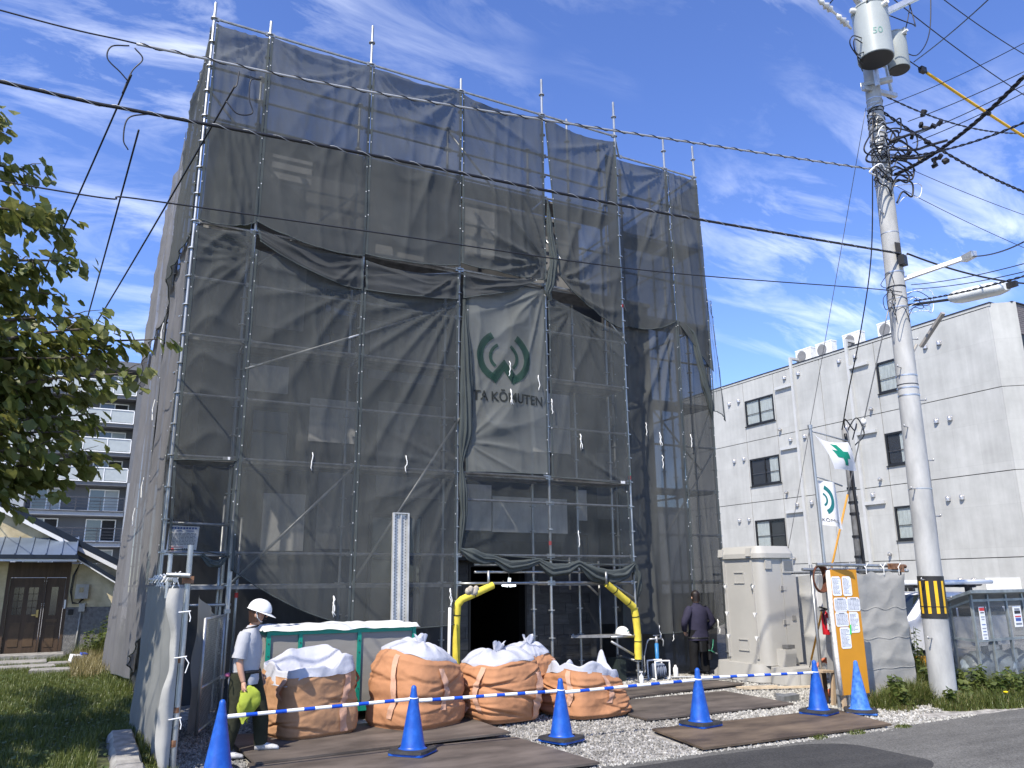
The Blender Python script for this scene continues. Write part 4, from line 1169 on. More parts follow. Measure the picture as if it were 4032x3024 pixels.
def window(y0, y1, z0, z1, n, k):
    root = apt
    f = MB(); t = .075; x0, x1 = AX - .015, AX + .055
    f.bb(x0, x1, y0, y1, z0, z0 + t); f.bb(x0, x1, y0, y1, z1 - t, z1); f.bb(x0, x1, y0, y0 + t, z0 + t, z1 - t); f.bb(x0, x1, y1 - t, y1, z0 + t, z1 - t)
    if n == 2: f.bb(x0 + .01, x1, (y0 + y1) / 2 - t / 2, (y0 + y1) / 2 + t / 2, z0 + t, z1 - t)
    wn_ = f.build('window', m_frame_dark, apt)
    s = MB(); s.bb(AX - .06, AX - .004, y0 - .05, y1 + .05, z0 - .04, z0 - .004); s.build('sill', m_frame_dark, wn_)
    p = MB(); p.bb(AX + .018, AX + .024, y0 + t, y1 - t, z0 + t, z1 - t)
    gm = glass_mat('apartment_glass_%d' % k, (.02, .025, .028), .03, .14); p.build('pane', gm, wn_)
    c = MB()
    spans = [(y0 + t, y1 - t)] if k % 3 != 1 else [(y0 + t, y0 + t + (y1 - y0) * .3)]
    if k in (2,): spans = [((y0 + y1) / 2, y1 - t)]
    for a, e in spans:
        nn = int((e - a) / .05)
        c.grid(lambda u, v, a=a, e=e: V((AX + .042 + .0025 * math.sin(u * nn * 6.28), a + (e - a) * u, z0 + t + (z1 - z0 - 2 * t) * v)), nn * 8, 2)
    c.build('curtain', m_curtain, wn_, smooth=True)
    r = MB(); r.bb(AX + .045, AX + .0575, y0 + t, y1 - t, z0 + t, z1 - t); r.build('room', m_room, wn_)
    h = MB(); h.bb(AX + .005, AX + .015, y0 + t, y1 - t, z0 + (z1 - z0) * .42, z0 + (z1 - z0) * .445); h.build('rail', m_steel_dark, wn_)
for k, w in enumerate(WINS): window(*w, k)
for k, (x0, x1, z0, z1) in enumerate(((AX + 1.0, AX + 4.1, 8.2, 9.6), (AX + 1.0, AX + 4.1, 5.42, 6.88), (AX + 1.0, AX + 4.1, 2.72, 4.18))):
    f = MB(); t = .09
    f.bb(x0 - .35, x0 + t, FY + .02, FY + .1, z0, z1); f.bb(x0 + t, x1, FY + .02, FY + .1, z0, z0 + t); f.bb(x0 + t, x1, FY + .02, FY + .1, z1 - t, z1); f.bb(x0 + 1.1, x0 + 1.18, FY + .02, FY + .1, z0 + t, z1 - t)
    wn_ = f.build('window', m_frame_dark, apt)
    p = MB(); p.bb(x0 + t, x1, FY + .05, FY + .06, z0 + t, z1 - t); p.build('pane', glass_mat('street_glass_%d' % k, (.02, .025, .028), .03, .4), wn_)
    c = MB(); c.grid(lambda u, v: V((x0 + t + .5 * u, FY + .13 + .01 * math.sin(u * 40), z0 + t + (z1 - z0 - 2 * t) * v)), 40, 2); c.build('curtain', m_curtain, wn_)
    r = MB(); r.bb(x0 + t, x1, FY + .16, FY + .18, z0, z1); r.build('room', m_room, wn_)
# stainless vent hoods
def vent_mesh():
    b = MB()
    def fn(u, v):
        a = PI * u - PI / 2
        if v < .45: z = -.09 + .2 * v; rr = .085; x = -.11 * math.cos(a)
        else:
            t = (v - .45) / .55 * PI / 2; z = 0 + .085 * math.sin(t); rr = .085 * math.cos(t); x = -.11 * math.cos(a) * math.cos(t)
        return V((x, rr * math.sin(a), z))
    b.grid(fn, 12, 10)
    b.box((-.003, 0, -.01), (.006, .19, .19))
    o = b.build('vent_hood', m_vent, smooth=True, sharp=50); me = o.data; bpy.data.objects.remove(o); return me
vm = vent_mesh()
VENTS = [(15.5, 9.81), (14.88, 9.83), (12.02, 10.27), (11.24, 10.27), (9.11, 10.28), (8.33, 10.28), (5.35, 9.86), (4.82, 9.86), (15.46, 7.1), (14.84, 7.11), (12.0, 7.55), (11.22, 7.56), (9.08, 7.56), (8.31, 7.56), (5.33, 7.13), (4.82, 7.13),
         (15.42, 4.39), (14.81, 4.39), (11.97, 4.81), (11.2, 4.82), (9.05, 4.84), (8.27, 4.83), (5.3, 4.41), (4.8, 4.41), (5.27, 1.69), (4.8, 1.68)]
for y, z in VENTS: inst('vent_hood', vm, apt, (AX, y, z))
for y, z in ((12.49, 8.05), (12.45, 5.35), (12.38, 2.62), (7.86, 8.05), (7.84, 5.36), (7.81, 2.63)):
    b = MB(); b.tube((AX - .10, y, z), (AX, y, z), .07, .05, 12); b.tube((AX - .16, y, z - .04), (AX - .08, y, z - .01), .04, n=10); b.build('flue_outlet', m_vent, apt, smooth=True, sharp=45)
for y, z0 in ((11.56, 1.6), (8.66, 1.6)):
    b = MB(); b.bb(AX - .10, AX - .001, y - .06, y + .06, z0, 10.95); b.bb(AX - .10, AX + .5, y - .06, y + .06, 10.95, 11.05); b.build('duct_cover', m_duct, apt)
    for z in (9.86, 7.20, 4.52):
        for (a, c) in (((y + .062, y + 1.0) if y > 10 else (y - .9, y - .062)),):
            b = MB(); b.bb(AX - .12, AX - .001, a, c, z - .06, z + .06); b.build('duct_cover', m_duct, apt)
b = MB(); b.bb(AX - .03, AX - .001, 3.3, 4.4, 1.15, 1.75); b.bb(AX - .04, AX - .031, 3.55, 4.15, 1.25, 1.55); b.build('louvre_box', m_white, apt)
# air conditioners on the roof
m_ac = M('air_conditioner_white', (.72, .72, .70), .5); m_grille = M('fan_grille', (.2, .2, .2), .6)
for k, (y, lab) in enumerate(((11.25, 'leftmost air conditioner on the concrete roof edge'), (10.15, 'second air conditioner from the left on the concrete roof edge'), (8.75, 'third air conditioner from the left on the concrete roof edge'), (7.1, 'rightmost air conditioner on the concrete roof edge'))):
    t = thing('air_conditioner', lab, 'air conditioner', (AX + .5, y, 10.74), 'air conditioners on the roof')
    b = MB(); b.bb(AX + .42, AX + .72, y - .42, y + .42, 10.80, 11.40); b.bb(AX + .41, AX + .73, y - .43, y + .43, 11.36, 11.42); b.build('casing', m_ac, t)
    b = MB(); b.tube((AX + .405, y + .1, 11.10), (AX + .419, y + .1, 11.10), .24, n=20); b.build('fan_grille', m_grille, t)
    b = MB(); b.bb(AX + .42, AX + .72, y - .35, y - .28, 10.742, 10.80); b.bb(AX + .42, AX + .72, y + .28, y + .35, 10.742, 10.80); b.build('foot', m_steel_dark, t)

# ================================================================== grey block far behind (left)
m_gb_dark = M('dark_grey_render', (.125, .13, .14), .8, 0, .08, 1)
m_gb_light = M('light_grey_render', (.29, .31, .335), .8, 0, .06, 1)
m_gb_glass = glass_mat('balcony_window', (.10, .115, .12), .08)
m_gb_panel = M('frosted_panel', (.35, .38, .38), .4, 0, .05)
GY = 66.0
gb = thing('grey_apartment_tower', 'grey apartment tower with white-railed balconies behind the tree', 'apartment building', (-6, GY, 0))
def gbp(name, mat, *q, parent=None):
    b = MB()
    for s in q: b.bb(*s)
    return b.build(name, mat, parent or gb)
XR = 2.1; FH = 2.62
gbp('rear_block', m_gb_dark, (-24, XR, GY + 1.6, GY + 12, 0, 21.6))
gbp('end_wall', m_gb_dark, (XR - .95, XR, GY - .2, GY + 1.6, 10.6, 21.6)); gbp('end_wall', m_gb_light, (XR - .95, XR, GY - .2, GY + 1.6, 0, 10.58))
gbp('roof_slab', m_gb_dark, (-24, XR - .955, GY - .15, GY + 1.6, 20.9, 21.6))
for x in (-7.0, -14.5):
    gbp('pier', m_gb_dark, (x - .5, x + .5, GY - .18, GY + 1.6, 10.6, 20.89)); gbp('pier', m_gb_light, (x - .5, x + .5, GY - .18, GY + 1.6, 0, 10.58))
BAYS = [(-6.48, XR - .97), (-13.98, -7.52), (-21.5, -15.02)]
for fl in range(8):
    z = 0.25 + fl * FH
    for bi, (x0, x1) in enumerate(BAYS):
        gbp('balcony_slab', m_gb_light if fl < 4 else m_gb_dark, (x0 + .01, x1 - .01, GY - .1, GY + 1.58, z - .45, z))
        up = fl >= 4
        nb = 4
        rb_ = MB(); mt = m_white if up else m_steel_dark
        ww = (x1 - x0 - .1)
        for k in range(nb + 1): rb_.bb(x0 + .05 + ww * k / nb - .035, x0 + .05 + ww * k / nb + .035, GY - .22, GY - .12, z - .1 if up else z, z + 1.05)
        rb_.bb(x0 + .05, x1 - .05, GY - .235, GY - .105, z + 1.06, z + 1.14); rb_.bb(x0 + .05, x1 - .05, GY - .232, GY - .108, z - .13, z - .05)
        ro = rb_.build('balcony_rail', mt, gb)
        if up:
            for k in range(nb): gbp('rail_panel', m_gb_panel, (x0 + .10 + ww * k / nb, x0 + ww * (k + 1) / nb, GY - .18, GY - .16, z, z + 1.05), parent=ro)
        else:
            for k in range(1, 4): gbp('rail_bar', m_steel_dark, (x0 + .05, x1 - .05, GY - .18, GY - .15, z + .26 * k, z + .26 * k + .03), parent=ro)
        for wx0, wx1 in ((x0 + .35, x0 + 2.6), (x1 - 2.9, x1 - .5)):
            f = MB(); t = .09
            f.bb(wx0, wx1, GY + 1.50, GY + 1.59, z + .05, z + .05 + t); f.bb(wx0, wx1, GY + 1.5, GY + 1.59, z + 1.9, z + 1.9 + t)
            for xx in (wx0, (wx0 + wx1) / 2, wx1 - t): f.bb(xx, xx + t, GY + 1.51, GY + 1.59, z + .05 + t, z + 1.9)
            fo = f.build('window', m_white, gb)
            gbp('pane', m_gb_glass, (wx0 + t, (wx0 + wx1) / 2, GY + 1.54, GY + 1.585, z + .14, z + 1.9), parent=fo)
            gbp('curtain', m_gb_panel if (fl + bi) % 2 else m_room, ((wx0 + wx1) / 2 + t, wx1 - t, GY + 1.545, GY + 1.585, z + .14, z + 1.9), parent=fo)
# more city behind, so the gap between buildings is closed from a step aside
cb2 = thing('far_office_block', 'plain far block mostly hidden behind the concrete apartment block', 'building', (60, 60, 0))
b = MB(); b.bb(50, 75, 55, 70, 0, 9); b.build('wall', m_gb_light, cb2)
b = MB(); b.bb(49.8, 75.2, 54.8, 70.2, 9.0, 9.3); b.build('roof', m_gb_dark, cb2)

# ================================================================== old house (left)
m_stucco = M('stained_cream_stucco', (.46, .385, .235), .9, 0, .28, 1.6, .3, 40, col2=(.52, .45, .30), detail=9)
m_dado = M('rough_grey_dado', (.17, .165, .16), .95, 0, .25, 12, .9, 40)
m_roofm = M('blue_grey_roof_metal', (.20, .25, .32), .38, .55, .08, 3)
m_roofd = M('dark_roof_edge', (.022, .03, .045), .4, .4, .1)
m_fascia = M('white_fascia', (.72, .73, .74), .5, 0, .05)
m_doorw = M('brown_wood_door', (.065, .040, .024), .55, 0, .2, 4, .1, 40, stretch=(6, 6, .5))
m_doorp = M('brown_door_panel', (.085, .052, .028), .55, 0, .2, 4)
HY = 12.0
hs = thing('old_house', 'small old house with stained cream walls and brown panelled door', 'house', (-3, HY, 0))
def hb(name, mat, *q, parent=None):
    b = MB()
    for s in q: b.bb(*s)
    return b.build(name, mat, parent or hs)
hb('wall', m_stucco, (-1.32, -.20, HY, HY + .2, 1.21, 2.3)); hb('dado', m_dado, (-1.32, -.19, HY - .02, HY + .2, 0, 1.205))
hb('wall', m_stucco, (-7.5, -2.72, HY, HY + .2, 0, 2.6)); hb('wall', m_stucco, (-.42, -.202, HY + .2, HY + 7, 0, 2.0))
# gable wall above the porch
b = MB(); R = Matrix(((1, 0, 0), (0, 0, -1), (0, 1, 0)))
b.prism([(-7.0, 2.60), (-.30, 2.30), (-.30, 2.34), (-.96, 2.72), (-3.1, 3.72), (-5.2, 4.7), (-7.0, 3.9)], .2, R, (0, HY + .2, 0)); b.build('gable_wall', m_stucco, hs)
def roof_slope(p, q, w, th, mat, nm, y0, y1, lift=0):
    b = MB(); p, q = V(p), V(q)
    b.add([(p.x, y0, p.y), (q.x, y0, q.y), (q.x, y1, q.y), (p.x, y1, p.y), (p.x, y0, p.y + th), (q.x, y0, q.y + th), (q.x, y1, q.y + th), (p.x, y1, p.y + th)],
          [(3, 2, 1, 0), (4, 5, 6, 7), (0, 1, 5, 4), (1, 2, 6, 5), (2, 3, 7, 6), (3, 0, 4, 7)])
    return b.build(nm, mat, hs)
roof_slope((-5.2, 4.82), (-.10, 2.18), 0, .16, m_roofd, 'roof', HY - .18, HY + 7.5)
roof_slope((-5.2, 4.70), (-.14, 2.08), 0, .11, m_fascia, 'fascia', HY - .17, HY - .13)
roof_slope((-5.2, 4.82), (-9, 2.8), 0, .16, m_roofd, 'roof', HY - .18, HY + 7.5)
# side lean-to eave in front
roof_slope((-1.22, 2.44), (-.02, 1.70), 0, .10, m_roofd, 'lean_to_roof', HY - .30, HY - .03)
roof_slope((-1.22, 2.40), (-.03, 1.655), 0, .04, m_fascia, 'lean_to_fascia', HY - .29, HY - .26)
# porch roof with standing seams
b = MB(); b.add([(-7, HY - .85, 2.50), (-1.22, HY - .85, 2.50), (-1.22, HY + .05, 2.98), (-7, HY + .05, 2.98), (-7, HY - .85, 2.44), (-1.22, HY - .85, 2.44), (-1.22, HY + .05, 2.44), (-7, HY + .05, 2.44)], [(0, 1, 2, 3), (7, 6, 5, 4), (0, 4, 5, 1), (1, 5, 6, 2), (2, 6, 7, 3), (3, 7, 4, 0)])
po = b.build('porch_roof', m_roofm, hs)
for k in range(18):
    x = -1.24 - k * .33
    sb_ = MB(); sb_.add([(x - .012, HY - .85, 2.501), (x + .012, HY - .85, 2.501), (x + .012, HY + .04, 2.976), (x - .012, HY + .04, 2.976), (x - .012, HY - .86, 2.53), (x + .012, HY - .86, 2.53), (x + .012, HY + .04, 3.005), (x - .012, HY + .04, 3.005)], [(0, 1, 5, 4), (1, 2, 6, 5), (2, 3, 7, 6), (3, 0, 4, 7), (4, 5, 6, 7)])
    sb_.build('standing_seam', m_roofm, po)
hb('gutter', m_roofd, (-7, -1.18, HY - .90, HY - .853, 2.40, 2.50)); hb('porch_fascia', m_fascia, (-7, -1.2, HY - .87, HY - .855, 2.34, 2.395))
hb('porch_ceiling', m_doorw, (-7, -1.25, HY - .82, HY - .01, 2.36, 2.40))
# entrance
hb('door_surround', m_doorw, (-2.72, -2.64, HY - .03, HY + .2, 0, 2.34), (-1.40, -1.325, HY - .03, HY + .2, 0, 2.34), (-2.64, -1.40, HY - .03, HY + .1, 1.96, 2.34), (-1.88, -1.84, HY - .028, HY + .1, 0, 1.96))
dr = hb('door', m_doorw, (-2.63, -1.89, HY + .02, HY + .07, .03, 1.95))
m_dglass = glass_mat('door_glass', (.01, .012, .015), .1)
for x0 in (-2.52, -2.20):
    for j in range(4):
        for i in range(2):
            hb('pane', m_dglass, (x0 + i * .112, x0 + .10 + i * .112, HY + .012, HY + .019, 1.05 + j * .17, 1.205 + j * .17), parent=dr)
    hb('door_panel', m_doorp, (x0, x0 + .22, HY + .008, HY + .019, .28, .86), parent=dr)
hb('handle', M('brass', (.45, .33, .14), .35, .8), (-1.98, -1.93, HY - .03, HY + .019, .98, 1.16), (-2.08, -1.982, HY - .045, HY - .02, 1.02, 1.05), parent=dr)
sl = hb('side_door', m_doorw, (-1.83, -1.41, HY + .02, HY + .07, .03, 1.95)); hb('pane', m_dglass, (-1.70, -1.55, HY + .012, HY + .019, 1.02, 1.72), parent=sl)
hb('letter_slot', m_doorp, (-1.75, -1.50, HY + .006, HY + .019, .86, .93), parent=sl); hb('door_panel', m_doorp, (-1.73, -1.53, HY + .01, HY + .019, .25, .78), parent=sl)
# meter, switch box, conduits
m_meter = M('meter_box', (.36, .35, .32), .5)
mt_ = hb('meter', m_meter, (-1.16, -.86, HY - .13, HY - .001, 1.42, 1.78)); hb('meter_window', m_dglass, (-1.07, -.97, HY - .137, HY - .131, 1.58, 1.70), parent=mt_)
hb('switch_box', m_meter, (-1.04, -.90, HY - .09, HY - .001, 1.10, 1.30)); hb('intercom', m_black, (-1.27, -1.15, HY - .04, HY - .001, 1.02, 1.16))
hb('name_plate', m_white, (-1.385, -1.345, HY - .045, HY - .031, 1.18, 1.40))
b = MB(); b.tube((-.98, HY - .04, 1.10), (-1.02, HY - .06, .05), .018); b.build('conduit', m_meter, hs, smooth=True)
b = MB()
for k in range(3): b.path([(-1.14, HY - .05, 2.3), (-1.22 - .02 * k, HY - .06, 2.0), (-1.24 - .02 * k, HY - .07, 1.6), (-1.2, HY - .07, 1.34 - .02 * k), (-1.06, HY - .07, 1.30), (-1.0 + .03 * k, HY - .07, 1.42)], .010)
b.build('cable_loop', m_wire, hs, smooth=True)
# door step slabs and path
for k, (x, y, sx, sy, rz_, lab) in enumerate(((-2.0, 11.2, 1.5, .9, .02, 'wide concrete door step below the brown house door'), (-2.2, 9.9, 1.3, .9, .05, 'grey path slab just in front of the house step'), (-1.1, 9.2, .8, .5, -.1, 'broken pale slab nearest the white litter in the grass'), (-1.9, 8.6, 1.1, .7, .1, 'path slab half sunk in the sunlit grass'), (-1.3, 7.6, .9, .55, -.05, 'front path slab on the edge of the shaded lawn'))):
    b = MB(); b.box((x, y, .05), (sx, sy, .08 if k else .2), rotm(0, 0, rz_)); tag(b.build('paving_slab', m_concrete_old, loc=(x, y, 0)), lab, 'paving slab', 'slabs of the garden path')
# kerb stones at the garden edge
for k, (y0, y1, lab) in enumerate(((-4.6, -3.42, 'near weathered kerb stone at the lower left'), (-3.38, -1.4, 'far dark kerb stone along the left fence'))):
    b = MB()
    b.grid(lambda u, v: V((-.345 + .125 * math.cos(2 * PI * u) * (1.15 if abs(math.cos(2 * PI * u)) > .5 else 1) + .02 * noise.noise(V((u * 5, v * 5, k))), y0 + (y1 - y0) * v, .03 + .11 * max(-1, min(1, 1.5 * math.sin(2 * PI * u))) + .015 * noise.noise(V((u * 6, v * 8, k))))), 16, 14, closed=True)
    n = 16; b.add([b.v[i].copy() for i in range(n)], [tuple(range(n))]); b.add([b.v[14 * n + i].copy() for i in range(n)], [tuple(reversed(range(n)))])
    tag(b.build('kerb_stone', m_concrete_old, smooth=True, sharp=35, loc=(-.4, y0, 0)), lab, 'kerb stone', 'kerb stones along the garden')
b = MB(); b.box((-.92, 9.15, .16), (.30, .16, .14), rotm(.2, .1, .4)); lt = b.build('litter_box', m_white, loc=(-.92, 9.15, .06)); tag(lt, 'white plastic litter with a blue lid lying in the grass', 'litter')
b = MB(); b.box((-.80, 9.17, .25), (.14, .10, .03), rotm(.2, .1, .4)); b.build('lid', m_bar_blue, lt)
# ================================================================== utility pole
m_pole = M('pole_concrete', (.34, .345, .34), .75, 0, .14, 3, .15, 60, stretch=(1, 1, .35), col2=(.40, .40, .39))
m_tank = M('transformer_paint', (.34, .37, .365), .4, .0, .05, 3)
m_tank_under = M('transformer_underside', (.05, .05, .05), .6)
m_porc = M('porcelain', (.72, .72, .70), .25)
m_guard_k = M('pole_guard_black', (.02, .02, .02), .6); m_guard_y = M('pole_guard_yellow', (.72, .42, .015), .5)
m_strip_g = M('steel_band', (.5, .5, .5), .35, .8)
def ax(z): return V((10.2 + .0136 * z, -4.16 - .0076 * z, z))
def pr_(z): return .180 - .0058 * z
up = thing('utility_pole', 'concrete utility pole with transformers, cables and yellow-black guard', 'utility pole', (10.2, -4.16, 0))
b = MB(); b.path([ax(z) for z in [0.0 + .5 * i for i in range(26)]], [pr_(.5 * i) for i in range(26)], 28); b.build('shaft', m_pole, up, smooth=True, sharp=50)
def ring(z, h, mat, nm, dr=.004, parent=None):
    b = MB(); b.path([ax(z), ax(z + h)], [pr_(z) + dr] * 2, 28); return b.build(nm, mat, parent or up, smooth=True, sharp=50)
gd_ = ring(1.17, .60, m_guard_k, 'pole_guard', .006)
for k in range(10):
    a = 2 * PI * k / 10 - 2.2
    b = MB()
    b.grid(lambda u, v: ax(1.24 + .46 * v) + V((math.cos(a + .25 * (u - .5)), math.sin(a + .25 * (u - .5)), 0)) * (pr_(1.2) + .009), 3, 1); b.build('yellow_stripe', m_guard_y, gd_)
ring(1.33, .012, m_wire, 'guard_tie', .013, gd_)
for i, z in enumerate((3.05, 4.50, 4.62, 4.68, 4.82, 5.95, 6.1, 6.3, 6.55, 7.25, 8.1, 8.22, 8.36, 8.5, 8.62, 8.9, 9.1, 9.25, 9.4, 9.5, 9.58, 9.66, 9.75)):
    ring(z, .022 if i % 3 else .012, m_strip_g if i % 4 != 3 else m_wire, 'band', .004 + .001 * (i % 3))
for i, z in enumerate((.9, 1.45, 1.72, 2.65, 3.05, 3.5, 4.0, 4.45, 4.95, 5.45, 6.0, 6.9, 7.6)):
    b = MB(); a = (3.35 if i % 2 == 0 else 5.9); d = V((math.cos(a), math.sin(a), 0)); p = ax(z) + d * (pr_(z) - .01)
    b.tube(p, p + d * .13, .009, n=6); b.tube(p + d * .13, p + d * .13 + V((0, 0, .03)), .011, n=6); b.build('step_bolt', m_strip_g, up, smooth=True)
for z0, h, a in ((2.88, .62, 5.55), (2.35, .46, 5.6)):
    b = MB(); b.grid(lambda u, v: ax(z0 + h * v) + V((math.cos(a + .35 * (u - .5)), math.sin(a + .35 * (u - .5)), 0)) * (pr_(z0) + .004), 4, 1); pl = b.build('number_plate', m_white, up)
    b = MB()
    for k in range(6): b.grid(lambda u, v: ax(z0 + .07 + h * .8 * k / 6 + h * .07 * v) + V((math.cos(a + .16 * (u - .5)), math.sin(a + .16 * (u - .5)), 0)) * (pr_(z0) + .0065), 3, 1)
    b.build('plate_print', m_ink, pl)
def tank(c, r, h, num, nm='transformer'):
    c = V(c); b = MB()
    b.lathe([(r * .97, 0), (r, .01), (r, h * .93), (r * 1.04, h * .935), (r * 1.04, h * .955), (r * .9, h * .99), (r * .3, h * 1.02)], 28, c)
    t = b.build(nm, m_tank, up, smooth=True, sharp=40)
    b = MB(); b.lathe([(r * .90, -.012), (r * .955, -.002)], 28, c); b.build('tank_underside', m_tank_under, t)
    d = (V((-.84, -12.07, 0)) - c); d.z = 0; d.normalize(); sd = V((-d.y, d.x, 0))
    for k, (s, hh) in enumerate(((-.75, .90), (.75, .86))):
        p = c + (d * .6 + sd * s).normalized() * r * .96 + V((0, 0, h * hh)); e = (d * .6 + sd * s).normalized()
        b = MB(); b.path([p, p + e * .06, p + e * .10], [r * .16, r * .15, r * .12], 10); b.build('bushing', m_porc, t, smooth=True, sharp=50)
    for k in range(3):
        a = .6 + 2.1 * k
        b = MB(); b.box(c + V((math.cos(a) * r * 1.03, math.sin(a) * r * 1.03, h * .92)), (.05, .05, .14), rotm(0, 0, a)); b.build('lid_clamp', m_tank, t)
    if num:
        vs, fs = text_mesh(num, .17)
        b = MB(); a0 = math.atan2(d.y, d.x) + .30
        b.add([c + V((math.cos(a0 + p.x / r) * (r + .004), math.sin(a0 + p.x / r) * (r + .004), h * .36 + p.y)) for p in vs], fs)
        b.build('tank_number', M('tank_lettering', (.16, .30, .26), .6), t)
    return t
T1 = tank((9.98, -4.62, 10.20), .285, 1.02, '50')
T2 = tank((10.86, -4.42, 10.42), .185, .72, None)
b = MB()
b.box((10.28, -4.36, 10.02), (.5, .10, .07), rotm(0, 0, -.9)); b.box((10.42, -4.30, 9.92), (.72, .07, .07), rotm(0, 0, -.15)); b.tube((10.72, -4.32, 9.9), (10.66, -4.32, 10.5), .03); b.box((10.55, -4.3, 10.52), (.3, .05, .06)); b.box((10.22, -4.42, 10.08), (.06, .06, .35)); b.build('transformer_bracket', m_galv_light, up)
ca = MB(); ca.box((9.75, -4.50, 11.55), (2.6, .09, .09), rotm(0, 0, .35)); cao = ca.build('crossarm', m_galv_light, up)
ca = MB(); ca.box((10.75, -4.75, 11.50), (.95, .09, .09), rotm(0, -.5, -.4)); ca.build('crossarm', m_galv_light, up)
ib = MB()
for k, (p, q) in enumerate((((8.72, -4.62, 10.92), (9.12, -4.62, 10.78)), ((9.12, -4.62, 10.78), (9.45, -4.62, 10.62)))):
    p, q = V(p), V(q)
    ib.path([p, p.lerp(q, .2), p.lerp(q, .3), p.lerp(q, .45), p.lerp(q, .5), p.lerp(q, .65), p.lerp(q, .75), q], [.02, .05, .025, .065, .03, .06, .025, .02], 12)
ib.build('strain_insulator', m_porc, up, smooth=True)
ab_ = MB(); ab_.box((8.66, -4.62, 10.97), (.34, .08, .09), rotm(0, -.35, 0)); ab_.build('crossarm', m_galv_light, up)
# lamp arm and street lamp
b = MB(); b.path([ax(6.42), (10.80, -5.13, 6.60)], .042, 4); b.box((10.75, -5.18, 6.58), (.10, .22, .10), rotm(0, 0, -.3)); b.build('cable_arm', m_galv_light, up)
lamp = MB()
def lampf(u, v):
    a = 2 * PI * u; w = .135 * (1 - .35 * max(0, v - .82) / .18 - .25 * max(0, .12 - v) / .12)
    return V((10.90 + w * math.cos(a) * 1.1, -4.72 - .86 * v, 6.06 + w * .85 * max(-.75, math.sin(a)) - .09 * v))
lamp.grid(lampf, 20, 10, closed=True); n = 20
lamp.add([lampf(i / n, 0) for i in range(n)], [tuple(range(n))]); lamp.add([lampf(i / n, 1) for i in range(n)], [tuple(reversed(range(n)))])
lo = lamp.build('street_lamp', M('lamp_cover', (.70, .72, .70), .3), up, smooth=True, sharp=40)
b = MB(); b.path([ax(6.0), (10.6, -4.5, 6.02), (10.9, -4.74, 6.05)], .022, 6); b.build('lamp_bracket', m_black, lo)
b = MB(); b.box((10.92, -5.64, 5.98), (.07, .16, .08)); b.build('lamp_end_clip', m_black, lo)
b = MB(); b.box((10.58, -4.52, 5.55), (.06, .70, .045), rotm(-.55, 0, -.32)); b.tube((10.40, -4.24, 5.20), (10.48, -4.3, 5.36), .022); b.box((10.40, -4.25, 5.05), (.04, .05, .28)); b.build('fixture_arm', M('grey_fixture', (.33, .31, .29), .5), up)
b = MB(); b.box(ax(6.72) + V((-.02, -pr_(6.7) - .05, 0)), (.16, .09, .16), rotm(0, 0, .3)); b.build('junction_box', m_black, up)
b = MB()
for k in range(4): b.box(ax(6.95) + V((-.10 + .03 * k, -.15 - .004 * k, -.04)), (.018, .02, .26), rotm(0, 0, .4))
b.build('cable_clamps', m_black, up)

# cables
def cr(pts, n=10):
    pts = [V(p) for p in pts]; out = []
    P_ = [pts[0] * 2 - pts[1]] + pts + [pts[-1] * 2 - pts[-2]]
    for i in range(1, len(P_) - 2):
        a, b_, c, d = P_[i - 1], P_[i], P_[i + 1], P_[i + 2]
        for j in range(n):
            t = j / n
            out.append(.5 * ((2 * b_) + (-a + c) * t + (2 * a - 5 * b_ + 4 * c - d) * t * t + (-a + 3 * b_ - 3 * c + d) * t ** 3))
    out.append(pts[-1]); return out
def sagline(p, q, sag, n=24):
    p, q = V(p), V(q)
    return [p.lerp(q, i / n) - V((0, 0, sag * 4 * (i / n) * (1 - i / n))) for i in range(n + 1)]
def cable(label, pts, r, mat=None, wrap=None, wmat=None, cat='cable', name='overhead_cable', pitch=.30, strands=0):
    b = MB()
    if strands:
        L = 0
        cum = [0]
        for p, q in zip(pts[:-1], pts[1:]): cum.append(cum[-1] + (q - p).length)
        N_ = int(cum[-1] / .05); fine = []
        k = 0
        for i in range(N_ + 1):
            s = cum[-1] * i / N_
            while k < len(pts) - 2 and cum[k + 1] < s: k += 1
            fine.append((pts[k].lerp(pts[k + 1], (s - cum[k]) / max(1e-6, cum[k + 1] - cum[k])), s))
        for st in range(strands):
            ps = []
            for i, (p, s) in enumerate(fine):
                d = (fine[min(N_, i + 1)][0] - fine[max(0, i - 1)][0]).normalized(); e1 = d.orthogonal().normalized() if i == 0 else (e1 - d * e1.dot(d)).normalized(); e2 = d.cross(e1)
                a = 2 * PI * (s / pitch + st / strands)
                ps.append(p + (e1 * math.cos(a) + e2 * math.sin(a)) * r * .8)
            b.path(ps, r * .72, 5)
    else:
        b.path(pts, r, 6)
    c = pts[0]
    o = b.build(name, mat or m_wire, smooth=True, loc=c)
    tag(o, label, cat, 'overhead cables')
    if wrap:
        ps = []; cum = 0; ph = 0
        tot = sum((q - p).length for p, q in zip(pts[:-1], pts[1:])); nn = int(tot / .035)
        k = 0; acc = 0; seg = (pts[1] - pts[0]).length
        e1 = None
        for i in range(nn):
            s = tot * i / nn
            while s - acc > seg and k < len(pts) - 2:
                acc += seg; k += 1; seg = (pts[k + 1] - pts[k]).length
            p = pts[k].lerp(pts[k + 1], min(1, (s - acc) / max(seg, 1e-6))); d = (pts[k + 1] - pts[k]).normalized()
            e1 = d.orthogonal().normalized() if e1 is None else (e1 - d * e1.dot(d)).normalized(); e2 = d.cross(e1)
            a = 2 * PI * s / pitch
            ps.append(p + (e1 * math.cos(a) + e2 * math.sin(a)) * (r + wrap * .6))
        w = MB(); w.path(ps, wrap, 4); w.build('lashing_wire', wmat or m_wire, o, smooth=True)
    return o
